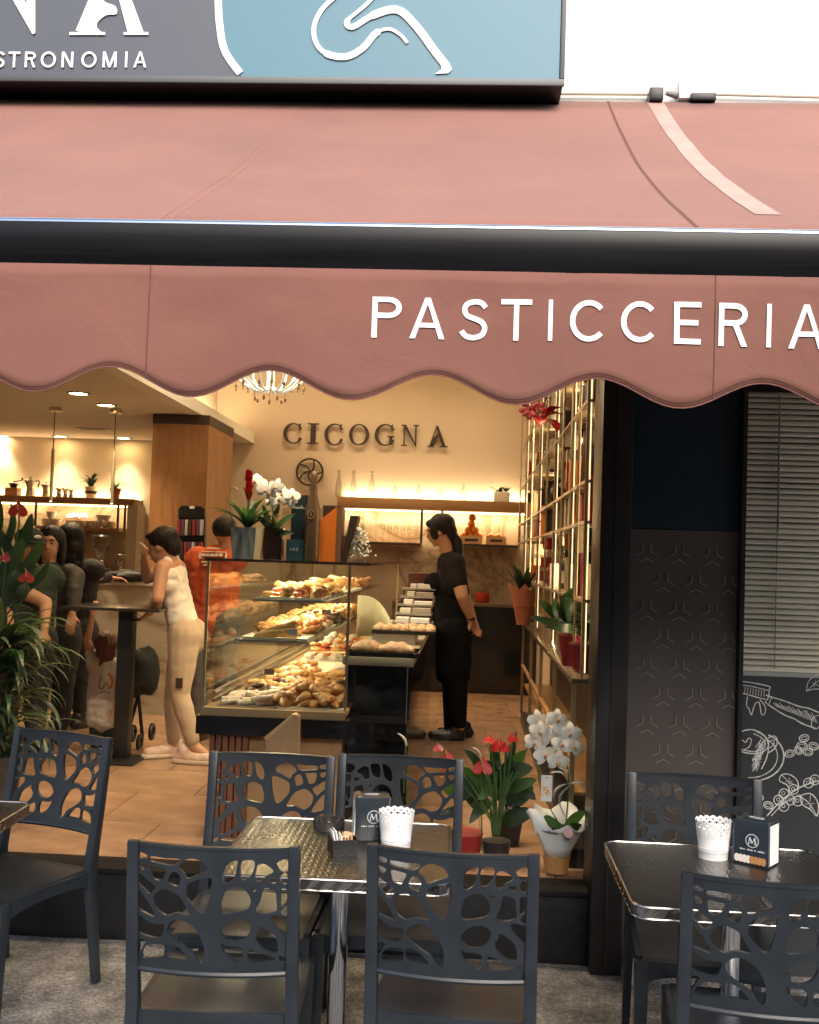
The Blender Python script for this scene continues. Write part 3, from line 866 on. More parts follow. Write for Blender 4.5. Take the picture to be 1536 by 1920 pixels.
# ================================================================== CHAIRS
M_chair = mat('anthracite_resin', (.018, .0235, .031), .30, var=.28, vscale=7, bump=.07, bscale=420, spec=.5, detail=9)
HOLES = [
 [(176,192),(212,200),(243,214),(238,238),(180,226)], [(285,226),(400,240),(505,246),(458,290),(360,276),(286,258)],
 [(180,262),(225,278),(242,292),(216,318),(181,292)], [(284,296),(340,304),(400,320),(378,370),(358,396),(304,382),(285,346)],
 [(448,342),(492,342),(520,384),(506,418),(496,436),(428,408)], [(505,302),(555,256),(620,245),(690,270),(724,322),(650,350),(575,376),(545,335)],
 [(180,350),(250,395),(314,446),(265,490),(222,455),(180,416)], [(576,440),(602,412),(680,386),(752,380),(757,440),(738,540),(706,606),(670,604),(612,552),(576,508)],
 [(388,462),(440,474),(505,508),(548,570),(582,630),(490,620),(412,640),(342,602),(310,530),(332,490)], [(181,478),(230,520),(282,590),(310,650),(240,632),(181,596)],
 [(185,655),(262,696),(330,712),(382,710),(376,768),(345,804),(270,800),(186,766)], [(440,712),(490,680),(560,690),(630,730),(680,800),(702,870),(695,945),(662,960),(612,892),(556,860),(462,802),(430,758)],
 [(184,832),(236,834),(218,872),(186,918)], [(252,872),(380,862),(382,936),(366,946),(222,960)], [(420,852),(500,866),(552,905),(584,946),(500,944),(418,934)],
 [(850,352),(872,288),(918,252),(956,250),(945,310),(926,370),(866,402)], [(984,272),(1012,240),(1078,240),(1078,290),(1058,332),(1030,362),(985,362)],
 [(1100,300),(1112,264),(1162,256),(1224,298),(1172,336),(1140,370),(1096,364)], [(1252,240),(1330,206),(1330,290),(1276,292)],
 [(1200,352),(1248,346),(1248,380),(1200,380)], [(1286,322),(1332,306),(1332,374),(1286,376)], [(1050,432),(1100,436),(1096,448),(1072,448)],
 [(842,556),(864,480),(902,448),(962,432),(1020,455),(1052,510),(1042,560),(1000,586),(870,610),(846,588)], [(1156,436),(1202,430),(1242,450),(1250,510),(1250,574),(1166,598),(1110,580),(1140,510)],
 [(1286,432),(1334,426),(1334,500),(1290,545)], [(1292,580),(1334,540),(1334,606),(1304,602)],
 [(848,740),(880,692),(950,656),(1020,660),(1060,692),(1050,742),(1020,780),(960,806),(900,800),(856,766)], [(1104,775),(1130,734),(1142,698),(1200,730),(1250,772),(1266,846),(1254,880),(1190,870),(1126,826)],
 [(1216,640),(1242,614),(1290,622),(1334,636),(1334,744),(1262,700)], [(846,830),(880,846),(990,856),(992,952),(920,936),(870,892)],
 [(1056,870),(1104,876),(1236,924),(1230,938),(1066,954)], [(1286,906),(1332,930),(1332,944),(1286,942)]]
PW, PH = .392, .330
def hx(p):
    x, y = p
    u = (x-756)/1162*PW
    bow = 1-((x-756)/590.0)**2
    yt = 135+44*bow; yb = 1030+14*bow
    return (u, PH*(1-(y-yt)/(yb-yt)))
BOW = .030; LEAN = .20; TOPZ = .890; BACKY = -.215
def backpt(x, z, off=0.0):
    """surface of the back rest; z above ground"""
    y = BACKY-(z-.44)*LEAN+ (z-.44)**2*.10 - BOW*(1-(x/.2)**2)
    return Vector((x, y+off, z))
def make_chair():
    root = thing('terrace_chair', 'x', 'chair')
    ops = [('+', [(-PW/2+PW*i/24, 0) for i in range(25)]+[(PW/2-PW*i/24, PH) for i in range(25)])]
    for H in HOLES:
        gx = sum(p[0] for p in H)/len(H); gy = sum(p[1] for p in H)/len(H)
        ops.append(('-', smooth_loop([hx((min(1331, max(178, gx+(p[0]-gx)*1.075)), gy+(p[1]-gy)*1.075)) for p in H], 3)))
    z0 = TOPZ-PH
    mb = shape2d(ops, .013, lambda x, y, t: backpt(x, z0+y, t), grid=.02)
    bm_o = mb.build('backrest', M_chair, root, smooth=True, local=True, angle=50)
    # rolled lower lip and top cap
    MB().tube([backpt(-PW/2+PW*i/20, z0-.004, -.002) for i in range(21)], .0095, 8, flat=1.0).build('backrest_lower_rail', M_chair, bm_o, smooth=True, local=True)
    mb = MB()
    for i in range(20):
        a = -PW/2+PW*i/20; b = a+PW/20
        A = backpt(a, TOPZ-.001); B = backpt(b, TOPZ-.001)
        lo = [A+Vector((0, -.009, 0)), B+Vector((0, -.009, 0)), B+Vector((0, .009, 0)), A+Vector((0, .009, 0))]
        mb.hexa(lo, [v+Vector((0, 0, .008)) for v in lo])
    mb.build('top_cap', M_chair, bm_o, local=True)
    # rear legs run up into the back posts
    for s in (-1, 1):
        mb = MB(); rows = []
        for z, wd, dp, xo in ((-.04, .026, .028, .216), (.2, .030, .034, .214), (.40, .034, .046, .212), (.46, .034, .042, .2115), (.60, .033, .034, .211), (.75, .032, .030, .211), (TOPZ+.010, .030, .026, .211)):
            if z < .44: y = BACKY-(.44-z)*.13
            else: y = backpt(.2, z).y
            cx = s*xo
            rows.append([(cx-wd/2, y-dp/2, z), (cx+wd/2, y-dp/2, z), (cx+wd/2, y+dp/2, z), (cx-wd/2, y+dp/2, z)])
        vs = [v for r_ in rows for v in r_]; fs = [(3, 2, 1, 0)]
        for i in range(len(rows)-1):
            for k in range(4): fs.append((4*i+k, 4*i+(k+1) % 4, 4*i+4+(k+1) % 4, 4*i+4+k))
        n = 4*(len(rows)-1); fs.append((n, n+1, n+2, n+3))
        mb.add(vs, fs).build('rear_leg', M_chair, root, smooth=True, bevel=.005, local=True)
        # front leg
        mb = MB(); rows = []
        for z, wd, dp, y in ((-.04, .028, .030, .222), (.2, .036, .036, .216), (.36, .042, .042, .210), (.428, .044, .044, .207)):
            cx = s*.205
            rows.append([(cx-wd/2, y-dp/2, z), (cx+wd/2, y-dp/2, z), (cx+wd/2, y+dp/2, z), (cx-wd/2, y+dp/2, z)])
        vs = [v for r_ in rows for v in r_]; fs = [(3, 2, 1, 0)]
        for i in range(len(rows)-1):
            for k in range(4): fs.append((4*i+k, 4*i+(k+1) % 4, 4*i+4+(k+1) % 4, 4*i+4+k))
        n = 4*(len(rows)-1); fs.append((n, n+1, n+2, n+3))
        mb.add(vs, fs).build('front_leg', M_chair, root, smooth=True, bevel=.005, local=True)
        # side apron with curved lower edge
        P = []
        for i in range(11):
            t = i/10; P.append((-.20+.39*t, .372+.022*math.sin(math.pi*t)**.5))
        P += [(.19, .436), (-.20, .430)]
        shape2d([('+', P)], .016, lambda x, y, t, s=s: Vector((s*.212+t, x, y))).build('side_apron', M_chair, root, local=True)
    P = [(-.19+.38*i/10, .370+.024*math.sin(math.pi*i/10)**.5) for i in range(11)]+[(.19, .432), (-.19, .432)]
    shape2d([('+', P)], .016, lambda x, y, t: Vector((x, .214+t, y))).build('front_apron', M_chair, root, local=True)
    P = [(-.198+.396*i/10, .345+.03*math.sin(math.pi*i/10)**.5) for i in range(11)]+[(.198, .438), (-.198, .438)]
    shape2d([('+', P)], .016, lambda x, y, t: Vector((x, BACKY+.004+t, y))).build('rear_apron', M_chair, root, bevel=.003, local=True)
    # seat: dished sheet with rounded front
    mb = MB(); n = 16
    for lay in (0, 1):
        for j in range(n+1):
            for i in range(n+1):
                u = i/n*2-1; v = j/n
                y = -.205+.43*v; x = u*(.203)
                z = .436-.010*(1-u*u)*(math.sin(math.pi*min(1, v*1.05)))-.012*max(0, v-.85)**2*40*.5
                mb.v.append((x, y, z-.016*lay))
    N = (n+1)*(n+1)
    for j in range(n):
        for i in range(n):
            a = j*(n+1)+i
            mb.f.append((a, a+1, a+n+2, a+n+1)); mb.f.append((N+a+n+1, N+a+n+2, N+a+1, N+a))
    for i in range(n):
        mb.f.append((i+1, i, N+i, N+i+1)); a = n*(n+1)+i; mb.f.append((a, a+1, N+a+1, N+a))
        a = i*(n+1); mb.f.append((a, a+n+1, N+a+n+1, N+a)); a = i*(n+1)+n; mb.f.append((a+n+1, a, N+a, N+a+n+1))
    mb.build('seat', M_chair, root, smooth=True, local=True, angle=50)
    return root
chair = make_chair()
GC = 'dark resin terrace chairs with tree shaped cut-outs in the back'
def put_chair(px, py, Y, rz, label, first=False, sc=1.0, dz=0):
    """px,py: photo pixel of the middle of the top edge, at distance Y"""
    c = chair if first else clone(chair)
    q = at(px, py, Y)
    loc = Vector((q.x, Y, 0)); top = Vector((0, backpt(0, TOPZ).y, 0)); top.rotate(Euler((0, 0, rz)))
    x = q.x-top.x; y = Y-top.y
    c.location = (x, y, gz(y)+dz); c.rotation_euler = (0, 0, rz)
    tag(c, label, 'chair', GC)
    return c
put_chair(397, 1600, 2.76, R(2), 'front left dark chair seen from behind, facing the left steel table', True)
put_chair(848, 1588, 2.80, R(-4), 'front middle dark chair seen from behind, tucked to the corner of the left steel table')
put_chair(1458, 1614, 2.70, R(-6), 'front right dark chair seen from behind, before the white pot and napkin box')
put_chair(515, 1396, 3.86, R(180), 'dark chair facing us behind the left steel table, in front of the lit wooden slats')
put_chair(754, 1400, 3.90, R(179), 'dark chair facing us behind the napkin box and white pot of the left table')
put_chair(1300, 1440, 3.82, R(175), 'dark chair facing us behind the right table, against the brown patterned panel')
put_chair(130, 1334, 4.02, R(180-20), 'dark chair at the far left turned sideways, its empty seat towards the left edge')

# ================================================================== TABLES
def table_top_mat():
    m = mat('embossed_steel', (.21, .20, .185), .24, 1.0)
    nt = m.node_tree; b = nt.nodes['Principled BSDF']
    tc = nt.nodes.new('ShaderNodeTexCoord')
    mp = nt.nodes.new('ShaderNodeMapping'); mp.inputs['Scale'].default_value = (1, 1, 1)
    nt.links.new(tc.outputs['Object'], mp.inputs[0])
    # woven, engine turned squares: alternate wave direction in a checkerboard
    sep = nt.nodes.new('ShaderNodeSeparateXYZ'); nt.links.new(mp.outputs[0], sep.inputs[0])
    def M(op, a, b_=None):
        n = nt.nodes.new('ShaderNodeMath'); n.operation = op
        for k, v in enumerate((a, b_)):
            if v is None: continue
            if isinstance(v, (int, float)): n.inputs[k].default_value = v
            else: nt.links.new(v, n.inputs[k])
        return n.outputs[0]
    fx = 2*math.pi/.040
    sx = M('SINE', M('MULTIPLY', sep.outputs['X'], fx)); sy = M('SINE', M('MULTIPLY', sep.outputs['Y'], fx))
    h = M('MULTIPLY', sx, sy)
    h2 = M('MAXIMUM', M('MINIMUM', M('MULTIPLY', h, 2.2), 1.0), -1.0)
    ax = M('MULTIPLY', sx, sx); ay = M('MULTIPLY', sy, sy)
    sel = M('MULTIPLY', M('ADD', h2, 1.0), .5)
    hh = M('ADD', M('MULTIPLY', ax, sel), M('MULTIPLY', ay, M('SUBTRACT', 1.0, sel)))
    bp = nt.nodes.new('ShaderNodeBump'); bp.inputs['Strength'].default_value = .30; bp.inputs['Distance'].default_value = .0028
    nt.links.new(hh, bp.inputs['Height']); nt.links.new(bp.outputs[0], b.inputs['Normal'])
    n = nt.nodes.new('ShaderNodeTexNoise'); n.inputs['Scale'].default_value = 7; n.inputs['Detail'].default_value = 5
    nt.links.new(tc.outputs['Object'], n.inputs['Vector'])
    mr = nt.nodes.new('ShaderNodeMapRange'); mr.inputs['To Min'].default_value = .22; mr.inputs['To Max'].default_value = .38
    nt.links.new(n.outputs['Fac'], mr.inputs[0]); nt.links.new(mr.outputs[0], b.inputs['Roughness'])
    return m
M_ttop = table_top_mat()
M_rim = mat('rim_steel', (.40, .39, .38), .26, 1.0)
def rrect(w_, d, r_, n=6):
    P = []
    for cx, cy_, a0 in ((w_/2-r_, d/2-r_, 0), (-w_/2+r_, d/2-r_, 90), (-w_/2+r_, -d/2+r_, 180), (w_/2-r_, -d/2+r_, 270)):
        for i in range(n+1): P.append((cx+r_*math.cos(R(a0+90*i/n)), cy_+r_*math.sin(R(a0+90*i/n))))
    return P
TZ = .755
def make_table(TW=.66, TD=.66):
    root = thing('steel_table', 'x', 'table')
    P = rrect(TW, TD, .045); n = len(P)
    mb = shape2d([('+', rrect(TW-.012, TD-.012, .04))], .012, lambda x, y, t: Vector((x, y, TZ-.006+t)), grid=.083)
    root_ = root; top_ = mb.build('tabletop', M_ttop, root, local=True)
    # rim: bead, scalloped band, lower bead
    def loop(off, z, r_):
        Q = rrect(TW+off*2, TD+off*2, .047+off)
        Q = [(x, y, z) for x, y in Q]; return Q+[Q[0]]
    mb = MB().tube(loop(0, TZ-.001, 0), .0045, 8, cap=False); mb.tube(loop(0, TZ-.031, 0), .0038, 8, cap=False)
    mb.build('rim_bead', M_rim, top_, smooth=True, local=True)
    Q = []; Pb = rrect(TW, TD, .047, 8)
    tot = 0; dense = []
    for i in range(len(Pb)):
        a = Pb[i]; b = Pb[(i+1) % len(Pb)]; L = math.hypot(b[0]-a[0], b[1]-a[1]); k = max(1, int(L/.004))
        for j in range(k): dense.append((a[0]+(b[0]-a[0])*j/k, a[1]+(b[1]-a[1])*j/k, tot+L*j/k))
        tot += L
    mb = MB(); K = len(dense)
    for z, ph in ((TZ-.002, 0), (TZ-.009, .12), (TZ-.016, .26), (TZ-.023, .42), (TZ-.030, .6)):
        for x, y, s_ in dense:
            l = math.hypot(x, y); o_ = .0035*abs(math.sin(math.pi*(s_/.046+ph)))
            mb.v.append((x+x/l*o_, y+y/l*o_, z))
    for j in range(4):
        for i in range(K): mb.f.append((j*K+i, j*K+(i+1) % K, (j+1)*K+(i+1) % K, (j+1)*K+i))
    mb.build('rim_band', M_rim, top_, smooth=True, local=True, angle=60)
    MB().lathe([(.028, .03), (.028, TZ-.03)], n=28).build('column', M_chrome, root, smooth=True, local=True)
    MB().lathe([(.06, TZ-.034), (.055, TZ-.026), (.03, TZ-.045)], n=20).build('top_flange', M_dark_metal, root, smooth=True, local=True)
    mb = MB().box(-.2, .2, -.03, .03, TZ-.024, TZ-.0135).box(-.03, .03, -.2, -.031, TZ-.024, TZ-.0135).box(-.03, .03, .031, .2, TZ-.024, TZ-.0135)
    mb.build('top_cross', M_dark_metal, root, local=True)
    MB().lathe([(.05, .0), (.05, .03), (.03, .05)], n=20).build('base_hub', M_dark_metal, root, smooth=True, local=True)
    for k in range(4):
        a = R(45+90*k); c, s_ = math.cos(a), math.sin(a)
        MB().tube([(c*.04, s_*.04, .032), (c*.2, s_*.2, .024), (c*.3, s_*.3, .008)], [.02, .016, .012], 8, flat=.7).build('base_foot', M_dark_metal, root, smooth=True, local=True)
    return root
t1 = make_table()
tag(t1, 'square steel table in the middle of the terrace with a black sugar holder', 'table', 'square steel terrace tables')
def put_table(t, cx, cy, rz, lab=None):
    t.location = (cx, cy, gz(cy)); t.rotation_euler = (0, 0, rz)
    if lab: tag(t, lab, 'table', 'square steel terrace tables')
def tabz(y): return gz(y)+TZ
# table 1 corners: back-left (475,1533) back-right (820,1545) front-right (847,1655)
z1 = tabz(3.3)
p_bl, p_br, p_fr = atz(472, 1531, z1), atz(822, 1546, z1), atz(850, 1656, z1)
a1 = math.atan2(p_br.y-p_bl.y, p_br.x-p_bl.x)
T1 = (p_bl+p_fr)/2
print('TABLE1', p_bl, p_br, p_fr, 'w', (p_br-p_bl).length, 'd', (p_br-p_fr).length, 'rot', math.degrees(a1))
put_table(t1, T1.x, T1.y, a1)
q_bl, q_fl = atz(1130, 1566, z1), atz(1192, 1700, z1)
print('TABLE2', q_bl, q_fl, 'd', (q_bl-q_fl).length)
a2 = math.atan2(q_bl.y-q_fl.y, q_bl.x-q_fl.x)-math.pi/2
dv = (q_bl-q_fl).normalized(); rv = Vector((dv.y, -dv.x, 0))
c2 = (q_bl+q_fl)/2+rv*.33
t2 = clone(t1); put_table(t2, c2.x, c2.y, a2, 'square steel table on the right, against the chair before the brown panel')
q3 = atz(56, 1502, z1)
t3 = clone(t1); put_table(t3, q3.x-.30, q3.y-.36, R(2), 'square steel table cut off by the left edge, only one corner in view')

# ================================================================== THINGS ON THE TABLES
M_lace = mat('white_tin', (.80, .80, .80), .35)
M_nap = mat('napkin_box_navy', (.020, .028, .038), .28, coat=.3)
M_paper = mat('white_paper', (.82, .80, .78), .8)
def lace_pot(x, y, z, label):
    root = thing('lace_pot', label, 'flower pot', (x, y, z), 0, 'white lace edged pots')
    H, r0, r1 = .115, .043, .054
    def P(u, v, t): # u angle fraction, v height
        a = u*2*math.pi; r_ = r0+(r1-r0)*(v/H)+t; return Vector((math.cos(a)*r_, math.sin(a)*r_, v))
    # lace band: unrolled sheet with holes and scalloped rim
    nsc = 16; ops = []
    for part in range(1):
        top = []
        K = nsc*10
        for i in range(K+1):
            u = i/K; top.append((u, H-.004+.006*abs(math.sin(math.pi*nsc*u))))
        ops = [('+', [(u, H*.60) for u in [i/K for i in range(K+1)]]+top[::-1])]
        def hole(u, v, ru, rv_, n=8): ops.append(('-', [(u+ru*math.cos(2*math.pi*i/n), v+rv_*math.sin(2*math.pi*i/n)) for i in range(n)]))
        for k in range(nsc):
            u = (k+.5)/nsc
            hole(u, H-.010, .009, .0034)
            if k < nsc-1: hole(u+.5/nsc, H-.019, .012, .0040)
            hole(u, H-.026, .006, .0028)
            hole(u-.014, H-.019, .005, .0022); hole(u+.014, H-.019, .005, .0022)
            if k % 2 == 0:
                hole(u, H-.036, .008, .0030)
            hole(u, H-.043, .004, .0018)
            hole(u+.016, H-.031, .004, .0020); hole(u-.016, H-.031, .004, .0020)
    shape2d(ops, .0016, lambda x_, y_, t: P(x_, y_, t)).build('lace_band', M_lace, root, local=True)
    MB().lathe([(.0, .002), (r0, .002), (r0+.0015, .0), (r0+(r1-r0)*.2, H*.2), (r0+(r1-r0)*.22+.0012, H*.22), (r0+(r1-r0)*.24, H*.24), (r0+(r1-r0)*.28+.0012, H*.28), (r0+(r1-r0)*.30, H*.30), (r0+(r1-r0)*.6+.0006, H*.6)], n=40).build('wall', M_lace, root, smooth=True, local=True)
    MB().lathe([(0, .03), (r0+.001, .03)], n=24).build('liner', mat('pot_inside', (.55, .55, .54), .6), root, local=True)
    return root
def napkin_box(x, y, z, rz, label, openright):
    root = thing('napkin_dispenser', label, 'napkin dispenser', (x, y, z), rz, 'dark napkin dispensers')
    w_, d, h = .105, .085, .135
    MB().box(-w_/2, w_/2, -d/2, d/2, 0, h).build('case', M_nap, root, local=True, bevel=.004)
    for s in (-1, 1):
        xx = s*(w_/2+.001); fr = MB()
        fr.box(min(xx, xx+s*.003), max(xx, xx+s*.003), -d/2, -d/2+.005, .004, h-.004).box(min(xx, xx+s*.003), max(xx, xx+s*.003), d/2-.005, d/2, .004, h-.004)
        fr.box(min(xx, xx+s*.003), max(xx, xx+s*.003), -d/2+.0052, d/2-.0052, h-.01, h-.004)
        fr.build('chrome_edge', M_chrome, root, local=True)
    for s in (-1, 1):
        nb = MB()
        for k in range(5): nb.box(*(sorted((s*(w_/2+.0005+.0006*k), s*(w_/2+.001+.0006*k)))), -d/2+.006+.0006*k, d/2-.006-.0003*k, .006, h-.012-.002*k)
        nb.build('napkin', M_paper, root, local=True)
    # emblem: ring with M, line of writing, biscuits printed below
    f = lambda x_, y_, t: Vector((x_, -d/2-.0012+t, y_))
    Mpr = mat('print_silver', (.55, .60, .62), .5)
    cxm, czm = .004, h*.55
    ring = [('+', circ(cxm, czm, .0205, .0205, 28)), ('-', circ(cxm, czm, .0182, .0182, 28))]
    shape2d(ring, .0006, f).build('emblem_ring', Mpr, root, local=True)
    s_ = .020
    Mops = [('+', stroke([(-.42, -.45), (-.30, .45)], .10)), ('+', stroke([(.42, -.45), (.30, .45)], .18)), ('+', stroke([(-.32, .45), (0, -.35)], .18)), ('+', stroke([(.30, .45), (0, -.35)], .08)), ('+', [(-.55, -.5), (-.28, -.5), (-.28, -.42), (-.55, -.42)]), ('+', [(.25, -.5), (.58, -.5), (.58, -.42), (.25, -.42)])]
    shape2d([(a, [(cxm+x_*s_*1.25, czm+y_*s_*1.1) for x_, y_ in P]) for a, P in Mops], .0006, f).build('emblem_letter', Mpr, root, local=True)
    tx = -.036
    for ch in 'MADE IN ITALY'[:13]:
        if ch == ' ': tx += .003; continue
        wd = letter(ch, 'sans', .0055, .0005, lambda x_, y_, t, tx=tx: f(tx+x_, h*.32+y_, t), 'letter', Mpr, root, thick=.2) if False else 0
    wr = MB()
    for k in range(17):
        x0 = -.034+k*.0046+rnd.uniform(-.0004, .0004)
        if k in (4, 9, 11): continue
        hh = rnd.choice((.0028, .0034, .0045))
        wr.box(x0, x0+.0032, -d/2-.0012, -d/2-.0006, h*.325, h*.325+hh)
    wr.build('small_print', Mpr, root, local=True)['kind'] = 'stuff'
    if openright:
        Mb1 = mat('biscuit_print', (.45, .22, .08), .6); Mb2 = mat('cream_print', (.75, .70, .62), .6)
        for k in range(8):
            m_ = Mb2 if k < 4 else Mb1
            x0 = -w_/2+.010+k*.0118
            shape2d([('+', circ(x0, .018, .0085, .012, 12))], .0005, lambda x_, y_, t, k=k: f(x_, y_, t-.0003*k)).build('printed_biscuit', m_, root, local=True)
        MB().box(-w_/2, w_/2-.002, -d/2-.0009, -d/2-.0004, .0, .006).build('print_edge', M_black, root, local=True)
    # oval handle slot on the lid
    shape2d([('+', circ(0, 0, .024, .010, 24)), ('-', circ(0, 0, .019, .0065, 24))], .001, lambda x_, y_, t: Vector((x_, y_, h+.001+t))).build('lid_ring', Mpr, root, local=True)
    MB().box(-w_/2+.006, -w_/2+.018, -d/2+.01, d/2-.01, h+.0005, h+.003).build('lid_flap', M_steel, root, local=True)
    return root
def ontop(px, py, cy=3.35): return atz(px, py, z1)
p = ontop(741, 1593); lace_pot(p.x, p.y+.02, tabz(T1.y), 'white lace edged tin pot beside the dark napkin box on the left table')
p = ontop(690, 1583); napkin_box(p.x+.0, p.y+.09, tabz(T1.y), R(10), 'dark napkin dispenser on the left table, half hidden behind the white lace pot', False)
p = ontop(1342, 1608); lace_pot(p.x, p.y+.035, tabz(c2.y)+.0005, 'white lace edged tin pot on the right table, left of the napkin box')
p = ontop(1425, 1620); napkin_box(p.x, p.y+.045, tabz(c2.y)+.0005, R(-36), 'dark napkin dispenser with white napkins showing, on the right table', True)
# sugar holder
p = ontop(640, 1604)
sh = thing('sugar_holder', 'small black box of sugar sachets on the left table', 'sugar holder', (p.x, p.y+.03, tabz(T1.y)+.0005), R(20))
Mbk = mat('black_acrylic', (.008, .008, .009), .12, coat=.4)
for (x0, x1, y0, y1) in ((-.038, .038, -.038, -.035), (-.038, .038, .035, .038), (-.038, -.0352, -.0348, .0348), (.0352, .038, -.0348, .0348)):
    MB().box(x0, x1, y0, y1, 0, .048).build('side', Mbk, sh, local=True)
MB().box(-.035, .035, -.035, .035, .001, .004).build('bottom', Mbk, sh, local=True)
Msug = mat('brown_sachet', (.62, .38, .22), .6, var=.25, vscale=60)
for k in range(6):
    m_ = M_paper if k < 3 else Msug
    mb = MB(); x0 = -.028+k*.0095; a = rnd.uniform(-.25, .25)
    mb.M = Matrix.Translation((x0, rnd.uniform(-.006, .006), .036)) @ Matrix.Rotation(a, 4, 'Y') @ Matrix.Rotation(rnd.uniform(-.3, .3), 4, 'X')
    mb.box(-.0016, .0016, -.022, .022, -.03, .036 if k < 2 else .022)
    mb.build('sachet', m_, sh, local=True, bevel=.001)
for k in range(5):
    mb = MB(); mb.ball((.010+rnd.uniform(-.014, .018), rnd.uniform(-.018, .014), .054+rnd.uniform(-.003, .006)), (.010, .007, .006), 7, 5, lambda d: 1+.25*noise.noise(d*3+Vector((k, 0, 0))))
    mb.build('sachet', Msug, sh, smooth=True, local=True)
# ashtray
p = ontop(606, 1556)
at_ = thing('ashtray', 'round dark smoked ashtray on the left table', 'ashtray', (p.x+.015, p.y+.03, tabz(T1.y)+.0005))
MB().lathe([(.0, .004), (.030, .004), (.034, .012), (.047, .030), (.051, .031), (.052, .024), (.050, .0), (0, 0)], n=36).build('bowl', mat('smoked_glass', (.035, .030, .028), .15, coat=.3), at_, smooth=True, local=True)

p = at(1198, 1786, 4.12)
MB().box(p.x-.035, p.x+.03, 4.10, 4.16, gz(4.1)-.002, p.z+.02).build('cream_block', mat('cream_stone', (.6, .55, .45), .7), None, bevel=.003, label='small cream block on the pavement under the right table', cat='block')
# ================================================================== ROOM
YB = 11.0
XSOF = at(475, 831, YB).x                     # edge of the low ceiling
XWR = .70                                     # right wall
XWL = -6.8
ZLC = Zh(822, YB, 150)                        # low ceiling height
ZHC = 3.95
M_wall = mat('warm_plaster', (.62, .51, .39), .85, var=.03, vscale=2)
M_ceil = mat('ceiling_paint', (.66, .58, .47), .9)
M_oakc = wood_mat('column_oak', (.20, .085, .030), (.34, .165, .065), 'Z', .5, 5)
M_shelfwood = wood_mat('shelf_oak', (.30, .15, .06), (.42, .24, .10), 'X', .45, 6)
M_marble = marble_mat('marble_slab', (.46, .37, .26), (.24, .15, .08), .9)
M_marblew = marble_mat('marble_pale', (.48, .42, .34), (.26, .20, .14), .8)
M_glow = mat('led_warm', (1, .8, .5), .5, emit=5, ecol=(1, .72, .38))
M_gold = mat('brass', (.52, .40, .24), .30, .85)
M_dark = mat('dark_brown', (.035, .018, .012), .45)
WARM = (1.0, .74, .44)
def area(name, loc, sx, sy, power, rot=(0, 0, 0), col=WARM, spread=None):
    l = bpy.data.lights.new(name, 'AREA'); l.shape = 'RECTANGLE'; l.size = sx; l.size_y = sy; l.energy = power; l.color = col
    if spread: l.spread = R(spread)
    o = bpy.data.objects.new(name, l); o.location = loc; o.rotation_euler = rot; COL.objects.link(o)
    return o
# floor: sub base and individual tiles
struct('shop_floor', MB().box(XWL, XWR, YF+.125, YB, FZ-.2, FZ-.012), mat('grout', (.16, .09, .05), .8))
fl = bpy.data.objects['shop_floor']
M_tile = [mat('floor_tile_%s' % n, c, .26, var=.24, vscale=4.5, stretch=(.8, 1.2, 1), detail=8) for n, c in (('warm', (.36, .215, .135)), ('mid', (.335, .20, .125)), ('deep', (.305, .178, .108)))]
tw, td = .60, .60
tm = {}
j = 0; y = YF+.128
while y < YB-.05:
    x = XWL+.003-(.3 if j % 2 else 0)
    while x < XWR-.02:
        x0 = max(x, XWL+.002); x1 = min(x+tw-.004, XWR-.003); y1 = min(y+td-.004, YB-.003)
        key = (round(x1-x0, 3), round(y1-y, 3), rnd.randrange(3))
        if x1-x0 > .03:
            if key not in tm:
                tm[key] = MB().box(0, key[0], 0, key[1], -.012, 0).build('tile', M_tile[key[2]], fl, local=True); o = tm[key]
            else:
                o = tm[key].copy(); COL.objects.link(o)
            o.location = (x0, y, FZ+rnd.uniform(0, .0006))
        x += tw
    y += td; j += 1
# walls and ceilings
struct('back_wall', MB().box(XWL, XWR+.2, YB, YB+.2, -.2, 4.2), M_wall)
struct('right_wall', MB().box(XWR, XWR+.15, YF+.17, YB-.002, -.2, 4.2), M_wall)
struct('left_wall', MB().box(XWL-.15, XWL, YF+.10, YB-.002, -.2, 4.2), M_wall)
struct('upper_left_wall', MB().box(XSOF-.42, XSOF-.40, YF+.1, YB-.002, ZLC+.10, ZHC), M_wall)
struct('low_ceiling', MB().box(XWL, XSOF, YF+.12, YB-.002, ZLC, ZLC+.06), M_ceil)
struct('ceiling_edge', MB().box(XSOF-.10, XSOF+.012, YF+.121, YB-.003, ZLC-.004, ZLC+.10), mat('edge_white', (.72, .68, .6), .8))
struct('high_ceiling', MB().box(XSOF-.45, XWR, YF+.12, YB-.002, ZHC, ZHC+.05), M_wall)
struct('front_lintel', MB().box(XWL, XWR, YF+.105, YF+.19, 2.63, ZHC+.05), M_wall)
# wall ribs above the cove
for y_ in (6.6, 8.1, 9.6):
    struct('wall_rib', MB().box(XSOF-.398, XSOF-.36, y_, y_+.05, ZLC+.11, ZHC-.002), mat('rib', (.60, .53, .42), .8))
area('cove_light', (XSOF-.28, 7.8, ZLC+.14), .05, 6.0, 26, (R(180), 0, 0))
struct('cove_strip', MB().box(XSOF-.31, XSOF-.27, YF+.4, YB-.1, ZLC+.061, ZLC+.075), M_glow)

# oak column
yc = 8.8
xa, xb = X(288, yc, 780), X(393, yc, 780)
oc = thing('oak_column', 'wood clad column with dark band at the top left of the wall letters', 'column', (xa, yc, FZ))
MB().box(xa, xb, yc, yc+.92, FZ, ZLC-.085).build('wood_cladding', M_oakc, oc)
MB().box(xa-.004, xb+.004, yc-.004, yc+.924, ZLC-.0845, ZLC-.005).build('top_band', M_dark, oc)
# wooden strip panel left of the column
xq = X(255, yc+.3, 950)

